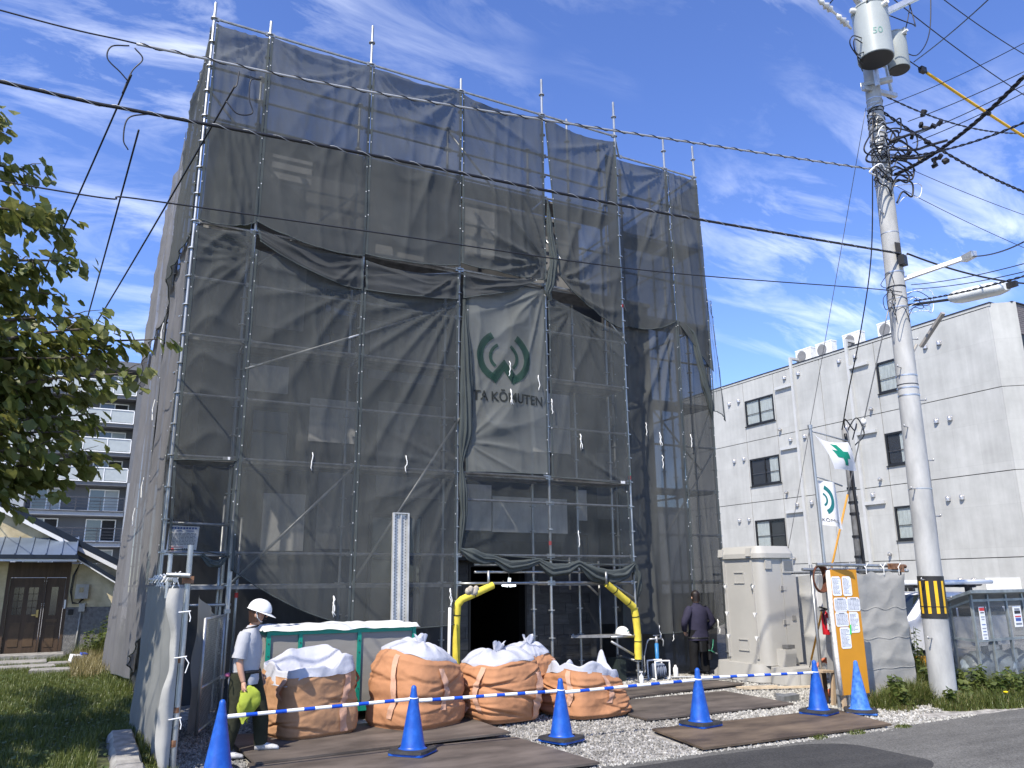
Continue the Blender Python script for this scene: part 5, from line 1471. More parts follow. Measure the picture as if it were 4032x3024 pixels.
cable('upper lashed cable crossing in front of the scaffold top', cr([(10.25, -4.33, 8.40), (9.77, -4.4, 8.23), (5.26, -4.4, 7.60), (1.38, -4.4, 7.09), (-.99, -4.4, 6.90)], 14), .014, m_wire_grey, .006, m_wire)
cable('thin continuation of the upper cable leaving at the left edge', cr([(-.99, -4.4, 6.905), (-2.13, -4.4, 6.87), (-6, -4.4, 6.95), (-15, -4.5, 7.6)]), .008)
cable('lower thick black lashed cable crossing in front of the scaffold', cr([(10.22, -4.36, 6.86), (9.79, -4.4, 6.80), (5.19, -4.4, 6.48), (1.41, -4.4, 6.31), (-.86, -4.4, 6.18), (-2.03, -4.4, 6.15), (-8, -4.4, 6.15), (-16, -4.5, 6.6)], 12), .017, m_wire, .004, m_wire_grey)
cable('thin single wire crossing the middle of the scaffold nets', cr([(10.2, -4.36, 6.18), (9.3, -4.4, 6.08), (5.14, -4.4, 5.62), (1.44, -4.4, 5.40), (-.81, -4.4, 5.27), (-1.91, -4.4, 5.19), (-10, -4.4, 5.1)], 12), .0075)
cable('house drop wire starting highest at the left cable end', sagline((-1.0, -4.4, 6.55), (-4.55, 11.9, 3.82), .35), .009)
cable('middle house drop wire hanging from the lower thick cable', sagline((-.88, -4.4, 5.98), (-2.35, 11.9, 3.91), .2), .009)
cable('house drop wire starting in front of the scaffold corner', sagline((-.05, -4.4, 6.72), (-3.56, 11.9, 3.86), .3), .010)
lp = [cr([(-1.05, -4.4, 6.86), (-1.20, -4.4, 6.80), (-1.22, -4.4, 6.66), (-1.10, -4.4, 6.55), (-1.03, -4.4, 6.48)]), cr([(-1.0, -4.4, 6.85), (-.92, -4.4, 6.75), (-1.0, -4.38, 6.6), (-1.06, -4.36, 6.35)]),
      cr([(.20, -4.4, 6.88), (.10, -4.42, 6.82), (.10, -4.42, 6.60), (.14, -4.42, 6.45), (.0, -4.42, 6.40), (-.12, -4.4, 6.52)]), cr([(-.02, -4.4, 6.9), (-.03, -4.4, 6.75), (-.05, -4.4, 6.70)]), cr([(-.80, -4.4, 6.18), (-.98, -4.4, 6.08), (-1.0, -4.4, 5.85), (-.95, -4.4, 5.75)])]
for pts, lab in zip(lp, ('splice loop hanging from the end of the upper cable', 'short tail beside the splice loop at the upper cable', 'curled splice loop in front of the scaffold\'s top left bay', 'short hanger holding the drop wire by the corner', 'splice loop on the lower thick cable near the left edge')):
    cable(lab, pts, .007)
A_ = lambda z, dx=0, dy=0: ax(z) + V((dx, dy, 0))
RW = [('thick black twisted bundle rising to the upper right', A_(8.30, .1, -.15), (9.55, -7, 8.24), .15, .022, 3), ('black and white twisted cable rising to the right', A_(8.62, .1, -.15), (9.35, -7, 7.49), .10, .013, 2),
      ('spliced black cable descending to the right from the upper bands', A_(9.55, .12, -.05), (14.51, -4.2, 9.02), .12, .019, 2), ('thin wire fanning highest right from the upper bands', A_(9.62, .1, -.1), (9.71, -7, 8.81), .05, .006, 0),
      ('first of three parallel thin wires to the right', A_(9.3, .4, -.3), (10.6, -6.5, 8.97), .03, .007, 0), ('second of three parallel thin wires to the right', A_(9.0, .4, -.3), (10.54, -6.5, 8.73), .03, .007, 0), ('third of three parallel thin wires to the right', A_(8.9, .45, -.3), (10.49, -6.5, 8.58), .03, .007, 0),
      ('primary line leaving the top frame edge beside the small transformer', (11.1, -4.2, 12.3), (15.6, -4.2, 11.3), .1, .010, 0), ('primary line in the top right corner', (13.2, -3.9, 13.3), (16.6, -3.9, 12.8), .08, .010, 0),
      ('black wire rising from the small transformer to the top edge', (11.27, -4.45, 10.70), (9.1, -7.3, 9.40), .05, .010, 0), ('twisted thin cable descending gently to the right', (10.55, -4.2, 10.0), (15.2, -4.2, 10.5), .25, .012, 2),
      ('thin wire descending steeply right below the bundle', A_(8.25, .1, 0), (14.6, -4.2, 7.75), .05, .006, 0), ('thin wire descending right above the lamp', A_(8.7, .1, 0), (14.8, -4.2, 8.5), .05, .006, 0),
      ('black cable running from the cable arm along the street', A_(6.86, .1, -.2), (14.2, -4.4, 6.98), .12, .016, 0), ('cable rising right from the tip of the cable arm', (10.78, -5.2, 6.58), (8.85, -7, 5.71), .05, .010, 0),
      ('upper thin wire passing above the street lamp', A_(6.32, .1, -.2), (8.77, -7, 5.41), .04, .006, 0), ('lower thin wire passing above the street lamp', A_(6.25, .12, -.2), (8.74, -7, 5.30), .04, .006, 0), ('bundle of thin wires behind the street lamp', A_(6.05, .12, -.2), (8.72, -7, 5.24), .03, .011, 2)]
for lab, p, q, sg, r_, st in RW: cable(lab, sagline(p, q, sg), r_, strands=st, pitch=.35)
yk = cable('wire in a bright yellow insulating tube on the right', sagline((11.0, -4.42, 10.75), (15.0, -4.4, 10.02), .02), .010)
b = MB(); b.path(sagline((11.66, -4.41, 10.63), (15.0, -4.4, 10.02), .02), .026, 10); b.build('insulating_tube', m_yellow, yk, smooth=True)
b = MB(); b.box((11.55, -4.41, 10.65), (.13, .08, .10)); b.build('tube_clamp', m_black, yk)
b = MB(); b.tube((13.3, -4.405, 10.32), (13.42, -4.405, 10.30), .045); b.build('tube_joint', m_black, yk)
# guys and the service drop
gy = cable('thin guy wire from pole top down behind the portable toilet', sagline(A_(9.65, -.1, .1), (11.75, .35, 1.39), .02), .006, M('guy_strand', (.2, .2, .2), .5, .6), cat='guy wire')
g2 = cable('guy wire with a yellow sleeve running down to the fence', sagline(A_(5.95, -.12, .1), (10.15, -1.75, .25), .0), .010, M('guy_strand2', (.22, .22, .22), .5, .6), cat='guy wire')
b = MB(); p0, p1 = A_(5.95, -.12, .1), V((10.15, -1.75, .25)); b.tube(p0.lerp(p1, .50), p0.lerp(p1, .97), .017); b.build('yellow_sleeve', M('faded_sleeve', (.50, .24, .03), .6), g2, smooth=True)
b = MB(); b.ball(p0.lerp(p1, .30), .045, sc=(1, 1, 1.3)); b.build('guy_insulator', m_porc, g2, smooth=True)
cable('black service drop from the utility pole to the temporary pole', cr([A_(8.5, -.1, .1), (10.40, -3.75, 7.1), (10.40, -3.4, 5.95), (10.5, -2.9, 4.9), (10.95, -2.3, 4.36)]), .011)
# spaghetti round the pole
sp_r = random.Random(11)
for k in range(30):
    z = sp_r.choice((8.2, 8.35, 8.5, 8.7, 8.9, 9.0, 9.2, 9.4, 6.15, 6.05, 6.25)) + sp_r.uniform(-.1, .1)
    low = z < 7
    a = sp_r.uniform(3.3, 6.6); R0 = pr_(z) + .01
    pts = []
    side = 1 if sp_r.random() < .72 else -1
    L = sp_r.uniform(.2, .75) if not low else sp_r.uniform(.25, .6)
    p = ax(z) + V((math.cos(a) * R0, math.sin(a) * R0, 0))
    pts = [p, p + V((side * L * .35, -.08, sp_r.uniform(.0, .12))), p + V((side * L * .9, -.12, sp_r.uniform(-.15, .10))), p + V((side * L * .8, -.1, -.12 - sp_r.uniform(0, .2))), p + V((side * L * .35, -.06, -.16)), p + V((side * .02, 0, -.2 - sp_r.uniform(0, .25)))]
    b = MB(); b.path(cr(pts, 6), sp_r.choice((.007, .009, .013, .016)) if not low else .006, 5)
    b.build('jumper_loop', m_wire if sp_r.random() < .85 else m_cord, up, smooth=True)
for k in range(26):
    z = sp_r.uniform(8.1, 9.7); t = [ax(z + .10 * math.sin(2 * PI * i / 14 * 1 + k) * sp_r.choice((.4, 1))) + V((math.cos(2 * PI * i / 14), math.sin(2 * PI * i / 14), 0)) * (pr_(z) + .012) for i in range(15)]
    b = MB(); b.path(t, sp_r.choice((.006, .008, .012)), 5); b.build('wrapped_wire', (m_wire, m_strip_g, m_wire_grey)[k % 3], up, smooth=True)
for k in range(16):
    p = V((10.55 + sp_r.uniform(0, .75), -4.5 - sp_r.uniform(0, .4), 8.75 + sp_r.uniform(-.28, .6)))
    b = MB(); b.box(p, (.09, .05, .06), rotm(sp_r.uniform(-.6, .6), sp_r.uniform(-.6, .6), sp_r.uniform(0, 3))); b.build('connector', m_black, up)
for pts in ([A_(8.9, .05, -.16), (10.75, -4.6, 9.05), (11.05, -4.6, 9.2), (11.25, -4.7, 9.28)], [A_(8.75, .05, -.16), (10.7, -4.6, 8.72), (11.0, -4.65, 8.85), (11.3, -4.8, 8.95)], [A_(8.6, .05, -.16), (10.65, -4.6, 8.55), (10.95, -4.7, 8.65), (11.2, -4.8, 8.75)]):
    b = MB(); b.path(cr(pts, 6), .022, 6); b.build('jumper_loop', m_wire, up, smooth=True)
for pts in ([(9.75, -4.75, 11.1), (9.6, -4.9, 11.45), (9.5, -4.8, 12.2)], [(10.3, -4.75, 11.1), (10.65, -4.9, 10.95), (10.9, -4.8, 11.15), (10.85, -4.7, 12.2)], [(10.9, -4.5, 11.0), (11.0, -4.6, 11.3), (11.3, -4.7, 12.4)], [(10.95, -4.5, 10.75), (11.35, -4.5, 10.85), (11.8, -4.5, 11.5), (12.1, -4.5, 12.8)],
            [(9.72, -4.6, 10.45), (9.45, -4.65, 10.40), (9.5, -4.6, 10.22), (9.8, -4.5, 10.28)], [(9.72, -4.6, 10.55), (9.42, -4.65, 10.45), (9.40, -4.6, 10.3), (9.8, -4.5, 10.15)], [(9.75, -4.6, 10.3), (9.5, -4.65, 10.12), (9.55, -4.6, 10.05), (9.9, -4.4, 10.1)], [(9.0, -4.62, 10.95), (9.2, -4.7, 11.3), (9.0, -4.7, 12.0)]):
    b = MB(); b.path(cr(pts, 8), .010, 6); b.build('transformer_lead', m_wire, up, smooth=True)

for pts, r_ in (([A_(9.1, -.1, -.1), (9.95, -4.4, 8.95), (9.65, -4.45, 8.62), (9.62, -4.45, 8.48), (9.85, -4.4, 8.5), A_(8.62, -.05, -.14)], .013), ([A_(8.75, -.1, -.12), (9.9, -4.4, 8.62), (9.68, -4.42, 8.40), (9.75, -4.42, 8.34), A_(8.5, -.05, -.14)], .016), ([A_(8.65, -.1, -.12), (10.0, -4.38, 8.45), (9.95, -4.38, 8.25), A_(8.15, -.08, -.14)], .008), ([A_(9.5, -.12, -.05), (10.1, -4.3, 9.1), (10.08, -4.32, 8.8), A_(8.55, -.1, -.1)], .010), ([A_(9.45, -.12, -.08), (10.06, -4.32, 9.0), (10.02, -4.32, 8.7), A_(8.4, -.1, -.1)], .010)):
    b = MB(); b.path(cr(pts, 6), r_, 6); b.build('jumper_loop', m_wire, up, smooth=True)
# temporary service pole behind the fence
tp = thing('temporary_pole', 'slim steel service pole with strapped cable behind the white fence', 'service pole', (11.15, -2.2, 0))
b = MB(); b.path([(11.15, -2.2, 0), (11.15, -2.2, 4.1), (11.14, -2.2, 4.42)], [.075, .065, .055], 12); b.build('shaft', M('weathered_pole', (.2, .2, .2), .7, .2, .3, 6), tp, smooth=True)
b = MB(); b.path(cr([(11.05, -2.28, 4.3), (11.08, -2.29, 3.6), (11.12, -2.29, 2.8), (11.14, -2.29, 2.0), (11.14, -2.29, .5)]), .03, 6); b.build('service_cable', m_wire, tp, smooth=True)
for z in (4.0, 3.3, 3.05, 2.85, 2.45, 2.1):
    b = MB(); b.lathe([(.085, z), (.085, z + .04)], 12, (11.15, -2.2, 0)); b.build('cable_strap', m_wire, tp)
b = MB(); b.path(cr([(11.14, -2.2, 4.42), (11.0, -2.35, 4.55), (11.15, -2.4, 4.35), (11.35, -2.3, 4.5), (11.2, -2.3, 4.2)]), .012, 5); b.path(cr([(11.14, -2.2, 4.3), (11.3, -2.35, 4.6), (11.4, -2.4, 4.3), (11.25, -2.3, 4.1)]), .012, 5); b.build('top_loops', m_wire, tp)
# ================================================================== portable toilet
m_toilet = M('toilet_plastic', (.39, .38, .35), .5, 0, .04, 2, .03, 30)
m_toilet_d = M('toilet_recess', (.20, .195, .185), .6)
m_grey_rubber = M('grey_rubber', (.10, .10, .10), .8)  # even grey colour of the rubber steps
tl = thing('portable_toilet', 'beige plastic portable toilet standing on a moulded base', 'portable toilet', (10.05, -.85, 0))
TX0, TX1, TY0, TY1 = 9.64, 10.47, -1.34, -.28
def rr_prism(b, x0, x1, y0, y1, z0, z1, r=.08, n=5, tpr=0.0):
    pts = []
    for cx, cy, a0 in ((x1 - r, y1 - r, 0), (x0 + r, y1 - r, PI / 2), (x0 + r, y0 + r, PI), (x1 - r, y0 + r, 1.5 * PI)):
        for i in range(n + 1):
            a = a0 + PI / 2 * i / n; pts.append((cx + r * math.cos(a), cy + r * math.sin(a)))
    k = len(pts); mx, my = (x0 + x1) / 2, (y0 + y1) / 2
    vs = [(x, y, z0) for x, y in pts] + [(mx + (x - mx) * (1 - tpr), my + (y - my) * (1 - tpr), z1) for x, y in pts]
    fs = [tuple(reversed(range(k))), tuple(range(k, 2 * k))] + [(j, (j + 1) % k, k + (j + 1) % k, k + j) for j in range(k)]
    b.add(vs, fs)
b = MB(); rr_prism(b, TX0, TX1, TY0, TY1, .30, 2.15, .16); b.build('cabin', m_toilet, tl, smooth=True, sharp=40)
b = MB(); rr_prism(b, TX0 - .05, TX1 + .03, TY0 - .05, TY1 + .05, 2.12, 2.20, .18); rr_prism(b, TX0 - .05, TX1 + .03, TY0 - .05, TY1 + .05, 2.20, 2.33, .18, tpr=.12); ro = b.build('roof', m_toilet, tl, smooth=True, sharp=35)
for y in (-1.12, -.40):
    b = MB(); b.box((TX0 - .035, y, 2.22), (.06, .12, .14), rotm(0, .15, 0)); b.build('roof_lug', m_toilet, ro)
b = MB(); rr_prism(b, 9.50, 10.60, -1.30, -.05, 0.03, .32, .20, tpr=.06); rr_prism(b, 9.62, 10.52, -1.90, -1.25, .03, .29, .22, tpr=.05); rr_prism(b, 9.75, 10.05, -1.98, -1.8, .03, .25, .12, tpr=.04); b.build('base', m_toilet, tl, smooth=True, sharp=35)
b = MB(); b.prism([(0, 0), (.52, 0), (.52, .20), (.25, .26), (0, .10)], .5, Matrix(((0, 0, 1), (-1, 0, 0), (0, 1, 0))), (9.58, -.02, .03)); b.build('base_ramp', m_toilet, tl)
for y in (-1.13, -.42):
    b = MB(); b.bb(TX0 - .022, TX0 + .01, y - .022, y + .022, .40, 2.12)
    st = b.build('corner_rib', m_toilet, tl)
    for z in (.75, 1.15, 1.62):
        b = MB(); b.add([(TX0 - .026, y - .04, z + .03), (TX0 - .026, y + .04, z + .03), (TX0 - .030, y, z - .05), (TX0, y - .04, z + .03), (TX0, y + .04, z + .03), (TX0, y, z - .05)], [(0, 1, 2), (0, 3, 4, 1), (1, 4, 5, 2), (2, 5, 3, 0)]); b.build('rib_point', m_white, st)
    b = MB(); b.path([(TX0 - .03, y, 1.68), (TX0 - .045, y + .02, 1.64), (TX0 - .035, y - .01, 1.58), (TX0 - .04, y, 1.53)], .010, 5); b.build('lifting_chain', m_galv, st)
for z in (1.78, .62):
    b = MB(); y0, y1 = -.92, -.66
    b.bb(TX0 - .018, TX0 - .001, y0, y1, z - .10, z - .085); b.bb(TX0 - .018, TX0 - .001, y0, y1, z + .085, z + .10); b.bb(TX0 - .018, TX0 - .001, y0, y0 + .015, z - .085, z + .085); b.bb(TX0 - .018, TX0 - .001, y1 - .015, y1, z - .085, z + .085); b.build('panel_recess', m_toilet, tl)
YF = TY0
b = MB(); b.bb(9.74, 9.88, YF - .025, YF - .001, 1.93, 2.09); b.build('latch_plate', m_toilet, tl)
vt = MB(); vt.bb(10.15, 10.42, YF - .02, YF - .001, 1.86, 2.10); vo_ = vt.build('vent_panel', m_toilet, tl)
for k in range(8):
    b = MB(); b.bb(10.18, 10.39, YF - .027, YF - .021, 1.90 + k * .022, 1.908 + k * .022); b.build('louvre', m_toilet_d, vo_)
b = MB(); b.bb(10.12, 10.128, YF - .006, YF - .001, .36, 2.09); b.bb(10.14, 10.46, YF - .012, YF - .006, .33, 1.82); b.build('door', m_toilet, tl)
for z in (1.60, 1.02, .50):
    b = MB(); b.bb(10.06, 10.20, YF - .02, YF - .012, z - .045, z + .045); hg = b.build('hinge', m_toilet, tl)
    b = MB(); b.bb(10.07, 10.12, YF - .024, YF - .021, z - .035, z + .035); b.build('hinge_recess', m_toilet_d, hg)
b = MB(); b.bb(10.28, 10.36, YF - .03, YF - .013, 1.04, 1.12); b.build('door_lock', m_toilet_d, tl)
b = MB(); b.prism([(0, 0), (.16, -.02), (.20, .20), (.20, .27), (0, .27)], .26, Matrix(((0, 0, 1), (-1, 0, 0), (0, 1, 0))), (9.86, YF, .30)); b.build('foot_bowl', m_toilet, tl)
b = MB(); rr_prism(b, 9.96, 10.16, YF - .15, YF - .02, .58, .64, .03); b.build('rubber_step', m_grey_rubber, tl)
b = MB(); rr_prism(b, 10.42, 10.64, -1.88, -1.68, .30, .37, .05); b.build('rubber_step', m_grey_rubber, tl)

# ================================================================== notice board, flag pole, right-hand fence
m_orange = M('orange_board_paint', (.60, .26, .012), .5, 0, .05, 4)
m_orange_edge = M('board_edge_white', (.65, .63, .58), .7, 0, .2, 20)
nb = thing('notice_board', 'tall orange board with white notices leaning at the site gate', 'notice board', (8.68, -3.9, 0))
b = MB(); b.bb(8.42, 8.95, -3.93, -3.915, .20, 1.87); b.build('board', m_orange, nb)
b = MB(); b.bb(8.45, 8.50, -3.912, -3.87, .02, 1.80); b.bb(8.86, 8.91, -3.912, -3.87, .02, 1.80); b.build('back_leg', m_wood, nb)
PP = [(8.425, 8.605, 1.51, 1.775, 0), (8.635, 8.815, 1.505, 1.775, 0), (8.43, 8.685, 1.295, 1.485, 1), (8.69, 8.945, 1.295, 1.485, 1), (8.43, 8.68, 1.095, 1.29, 1), (8.70, 8.89, 1.005, 1.285, 0), (8.49, 8.69, .80, 1.085, 0)]
for k, (x0, x1, z0, z1, land) in enumerate(PP):
    b = MB(); r_ = .02; b.prism([(x0 + r_, z0), (x1 - r_, z0), (x1, z0 + r_), (x1, z1 - r_ * 1.5), (x1 - r_ * 1.5, z1), (x0 + r_, z1), (x0, z1 - r_), (x0, z0 + r_)], .003, Matrix(((1, 0, 0), (0, 0, -1), (0, 1, 0))), (0, -3.931, 0))
    po_ = b.build('notice', m_paper, nb)
    t = MB(); rk = random.Random(k)
    n = int((z1 - z0) / .017)
    for i in range(1, n - 1):
        zz = z1 - .012 - i * .017
        w = (x1 - x0 - .03) * (rk.uniform(.45, 1.0) if not land else 1.0)
        xs0 = x0 + .015
        while xs0 < x0 + .015 + w - .01:
            l = rk.uniform(.012, .04); t.bb(xs0, min(xs0 + l, x1 - .012), -3.9355, -3.9345, zz - .0035, zz + .0025); xs0 += l + rk.uniform(.004, .01)
    if land:
        t.bb(x0 + .07, x1 - .07, -3.9357, -3.9346, z1 - .024, z1 - .012)
        for xx in (x0 + .06, x0 + .13): t.bb(xx, xx + .002, -3.9357, -3.9346, z0 + .02, z1 - .035)
    t.build('print', m_ink, po_)
b = MB(); b.box((8.70, -3.936, 1.05), (.028, .002, .13), rotm(0, .12, 0)); b.build('green_tape', M('green_sticker', (.05, .62, .12), .6), nb)
b = MB(); b.path([(8.405, -3.90, 1.86), (8.40, -3.90, 1.3), (8.41, -3.90, .7), (8.43, -3.9, .2)], .032, 8); b.build('padded_edge', m_orange_edge, nb, smooth=True)

fp = thing('flag_pole', 'grey steel flag pole beside the orange board', 'flag pole', (8.53, -3.74, 0))
b = MB(); b.tube((8.545, -3.74, 0), (8.525, -3.74, 3.96), .0243, n=12); b.tube((8.525, -3.74, 3.93), (8.525, -3.74, 3.99), .034, n=12); b.build('pole', m_galv, fp, smooth=True, sharp=50)
b = MB(); b.tube((8.53, -3.74, 3.90), (9.31, -3.74, 3.80), .013); b.tube((8.53, -3.74, 3.22), (9.08, -3.74, 3.10), .013); b.build('flag_arm', m_galv, fp, smooth=True)
b = MB(); b.tube((8.62, -3.85, 0), (8.62, -3.85, .95), .0243, n=10); b.box((8.585, -3.8, .22), (.16, .12, .06)); b.box((8.585, -3.8, .30), (.05, .16, .06)); b.box((8.55, -3.79, 1.05), (.12, .08, .07)); b.box((8.55, -3.76, 1.15), (.09, .09, .05)); b.build('clamp', m_galv_light, fp)
m_flag = cloth_mat('white_flag_cloth', (.78, .78, .78), .30, .03, 4, .15, 10, .8)
m_flag_g = cloth_mat('flag_green', (.01, .24, .16), .25, .05)
m_flag_t = cloth_mat('flag_teal', (.02, .16, .17), .25, .05)
fl1 = thing('safety_flag', 'white flag with a green cross on the flag pole\'s upper arm', 'flag', (8.57, -3.74, 3.85), 'flags on the flag pole')
def f1(u, v, off=0):
    # slack flag: hoist corner at the pole, fly corner hanging from the arm tip
    tl_, tr_, br_, bl_ = V((8.57, -3.76, 3.86)), V((9.27, -3.74, 3.78)), V((9.40, -3.78, 3.34)), V((8.72, -3.90, 3.31))
    p = tl_.lerp(tr_, u).lerp(bl_.lerp(br_, u), v)
    p.y += -.10 * math.sin(PI * v * .9) * (1 - .5 * u) + .035 * math.sin(5 * (u + .7 * v)) - off
    p.z += -.10 * math.sin(PI * u) * (1 - v) * .6 - (1 - u) * 0 
    return p
b = MB(); b.grid(lambda u, v: f1(u, v), 30, 20); b.build('cloth', m_flag, fl1, smooth=True)
b = MB()
for (u0, u1, v0, v1) in ((.42, .58, .10, .86), (.26, .42, .36, .62), (.58, .74, .36, .62)):
    b.grid(lambda u, v: f1(u0 + (u1 - u0) * u, v0 + (v1 - v0) * v, .006), 8, 14)
b.build('green_cross', m_flag_g, fl1, smooth=True)
fl2 = thing('company_flag', 'white flag with a green curved mark and black letters on the lower arm', 'flag', (8.58, -3.74, 3.13), 'flags on the flag pole')
def f2(u, v, off=0):
    p = V((8.60 + .36 * u + .02 * v, -3.76, 3.17 - .06 * u - .66 * v))
    p.y += .05 * math.sin(6.5 * u + 1.0 + .8 * v) - off - .03 * v
    p.x += -.05 * v * (1 - u)
    return p
b = MB(); b.grid(lambda u, v: f2(u, v), 30, 30); b.build('cloth', m_flag, fl2, smooth=True)
b = MB()
for (r0, r1, s) in ((.26, .36, 1), (.12, .17, .8)):
    n = 20; vs = []
    for i in range(n + 1):
        a = rad(20) + rad(140) * i / n
        for rr in (r0, r1): vs.append(f2(.12 + rr * math.sin(a) * 1.0, .42 - rr * math.cos(a) * .95 * 1.0, .006))
    b.add(vs, [(2 * i, 2 * i + 1, 2 * i + 3, 2 * i + 2) for i in range(n)])
b.build('curved_mark', m_flag_t, fl2)
vs, fs = text_mesh('KŌMUTEN', .30); mn = min(p.x for p in vs); mxx = max(p.x for p in vs)
b = MB(); b.add([f2(.02 + (p.x - mn) / (mxx - mn) * .86, .885 - p.y * .30, .006) for p in vs], fs); b.build('lettering', m_ink_black, fl2)

m_sheet = cloth_mat('white_fence_sheet', (.43, .425, .40), .22, .06, 3, .45, 7, .7)
fr = thing('sheet_fence', 'white sheeted tube fence behind the orange board', 'fence', (9.6, -3.45, 0))
def fsheet(u, v, y=-3.44):
    x = 8.72 + 1.88 * u; z = 1.82 - 1.74 * v - .03 * math.sin(9 * PI * u) * (1 - v)
    d = .02 * math.sin(PI * v) * math.sin(3 * PI * u + v) + .03 * noise.noise(V((u * 3.2, v * 3.2, 2))) + .016 * (rid(2.2 * v + .7 * noise.noise(V((u * 2, v * 2, 1)))) - .3) + .014 * rid(2 * u + 2.3 * v) + .012 * noise.noise(V((u * 9, v * 9, 4)))
    return V((x, y - d, z))
b = MB(); b.grid(fsheet, 60, 60); sh_ = b.build('sheet', m_sheet, fr, smooth=True)
for v_ in (.30, .55, .80):
    b = MB(); b.path([fsheet(i / 40, v_) + V((0, -.002, 0)) for i in range(41)], .005, 5); b.build('seam', m_sheet, sh_, smooth=True)
for p_, q_ in (((8.45, -3.40, 1.88), (10.72, -3.40, 1.86)), ((8.7, -3.52, 1.95), (10.80, -3.3, 1.93)), ((8.2, -3.9, 1.94), (8.78, -4.0, 1.93)), ((9.1, -3.40, .05), (10.7, -3.40, .08))):
    b = MB(); b.tube(p_, q_, .0243, n=10); b.build('rail_tube', m_galv, fr, smooth=True, sharp=40)
for x in (8.66, 9.65, 10.62):
    b = MB(); b.tube((x, -3.37, 0), (x, -3.37, 1.95), .0243, n=10); b.build('post', m_galv, fr, smooth=True)
for x in (9.0, 9.35, 9.75, 10.15, 10.5):
    b = MB(); b.path([(x, -3.45, 1.80), (x - .01, -3.46, 1.90), (x, -3.40, 1.96), (x + .01, -3.36, 1.88)], .007, 5); b.path([(x, -3.45, 1.92), (x + .04, -3.47, 1.98)], .006, 4); b.build('tie_cord', m_cord, fr)
b = MB(); b.box((10.45, -3.4, 1.93), (.16, .09, .09)); b.box((10.62, -3.38, 1.9), (.08, .1, .12)); b.tube((10.72, -3.32, 1.93), (10.86, -3.30, 1.93), .033); b.build('clamp', m_rust, fr)
fr2 = thing('side_sheet_fence', 'dusty white sheet fence running back beside the toilet', 'fence', (10.75, -1.6, 0))
def fsheet2(u, v):
    y = -3.3 + 4.2 * u; z = 1.80 - 1.72 * v - .02 * math.sin(8 * PI * u) * (1 - v)
    d = .08 * noise.noise(V((u * 5, v * 3, 7))) + .06 * (rid(2.5 * v + 1.0 * u) - .3)
    return V((10.75 - d, y, z))
b = MB(); b.grid(fsheet2, 60, 40); b.build('sheet', m_sheet, fr2, smooth=True)
for z in (1.86, .06):
    b = MB(); b.tube((10.78, -3.4, z), (10.78, 1.2, z), .0243, n=10); b.build('rail_tube', m_galv, fr2, smooth=True)
for y in (-2.2, -.6):
    b = MB(); b.tube((10.80, y, 0), (10.80, y, 1.95), .0243, n=10); b.build('post', m_galv, fr2, smooth=True)
# small things round the gate post
rp = thing('rope_coil', 'brown rope coil hanging on the flag pole', 'rope', (8.31, -3.80, 1.56))
b = MB(); m_rope = M('brown_rope', (.10, .035, .018), .8, 0, .2, 30)
for k in range(6):
    pts = [V((8.32 + (.10 + .012 * k) * math.sin(2 * PI * i / 18 + k * .2), -3.80 - .012 * k, 1.745 + (.17 + .008 * (k % 3)) * math.cos(2 * PI * i / 18 + k * .2))) for i in range(19)]
    b.path(pts, .011, 5, cap=False)
b.build('coil', m_rope, rp, smooth=True)
b = MB(); b.path([(8.32, -3.8, 1.9), (8.42, -3.78, 1.95), (8.5, -3.76, 1.9)], .01, 5); b.build('hook', m_steel_dark, rp)
fe = thing('fire_extinguisher', 'red fire extinguisher strapped to the gate post', 'fire extinguisher', (8.60, -3.6, .96))
m_red = M('extinguisher_red', (.50, .012, .02), .3)
b = MB(); b.lathe([(.052, .97), (.056, .99), (.056, 1.22), (.045, 1.26), (.02, 1.285), (.02, 1.30)], 16, (8.60, -3.60, 0)); b.build('cylinder', m_red, fe, smooth=True, sharp=50)
b = MB(); b.box((8.575, -3.6, 1.335), (.14, .03, .018), rotm(0, .25, 0)); b.box((8.575, -3.6, 1.305), (.12, .03, .016), rotm(0, -.1, 0)); b.path([(8.58, -3.62, 1.30), (8.52, -3.64, 1.25), (8.53, -3.65, 1.1)], .011, 6); b.build('valve', m_black, fe)
b = MB(); b.box((8.585, -3.66, 1.12), (.05, .004, .16)); b.build('label', m_paper, fe)
wb = MB(); wb.box((8.58, -3.55, 1.46), (.10, .01, .22)); tag(wb.build('white_sign_card', m_white, loc=(8.58, -3.55, 1.35)), 'small white card hanging behind the fire extinguisher', 'sign')
yb_ = MB(); yb_.box((8.66, -3.78, 1.30), (.09, .008, .20)); ys = tag(yb_.build('warning_sticker', M('yellow_card', (.75, .52, .02), .5), loc=(8.66, -3.78, 1.2)), 'small yellow warning card on the gate post', 'sign')
b = MB()
for zz in (1.355, 1.265): b.path([(8.63, -3.786, zz - .03), (8.66, -3.786, zz + .02), (8.69, -3.786, zz - .03)], .003, 4)
b.build('warning_mark', m_ink_black, ys)
ot = thing('orange_hose_coil', 'faded orange hose coiled behind the gate post', 'hose', (9.2, -2.95, .03))
b = MB(); m_oh = M('faded_orange', (.55, .17, .09), .5)
for k in range(4):
    pts = [V((9.22 + (.26 - .015 * k) * math.cos(2 * PI * i / 24), -2.98 + .02 * k, .31 + (.26 - .015 * k) * math.sin(2 * PI * i / 24))) for i in range(25)]
    b.path(pts, .020, 6, cap=False)
b.build('coil', m_oh, ot, smooth=True)
b = MB(); b.grid(lambda u, v: V((9.1 + .22 * u, -3.06 - .04 * noise.noise(V((u * 4, v * 4, 0))), .30 + .20 * v - .1 * u)), 10, 10); b.build('plastic_wrap', glass_mat('clear_film', (.75, .75, .75), .12, .45), ot, smooth=True)
wbx = thing('timber_trestle', 'small timber trestle leaning by the gate post', 'trestle', (8.5, -3.55, 0))
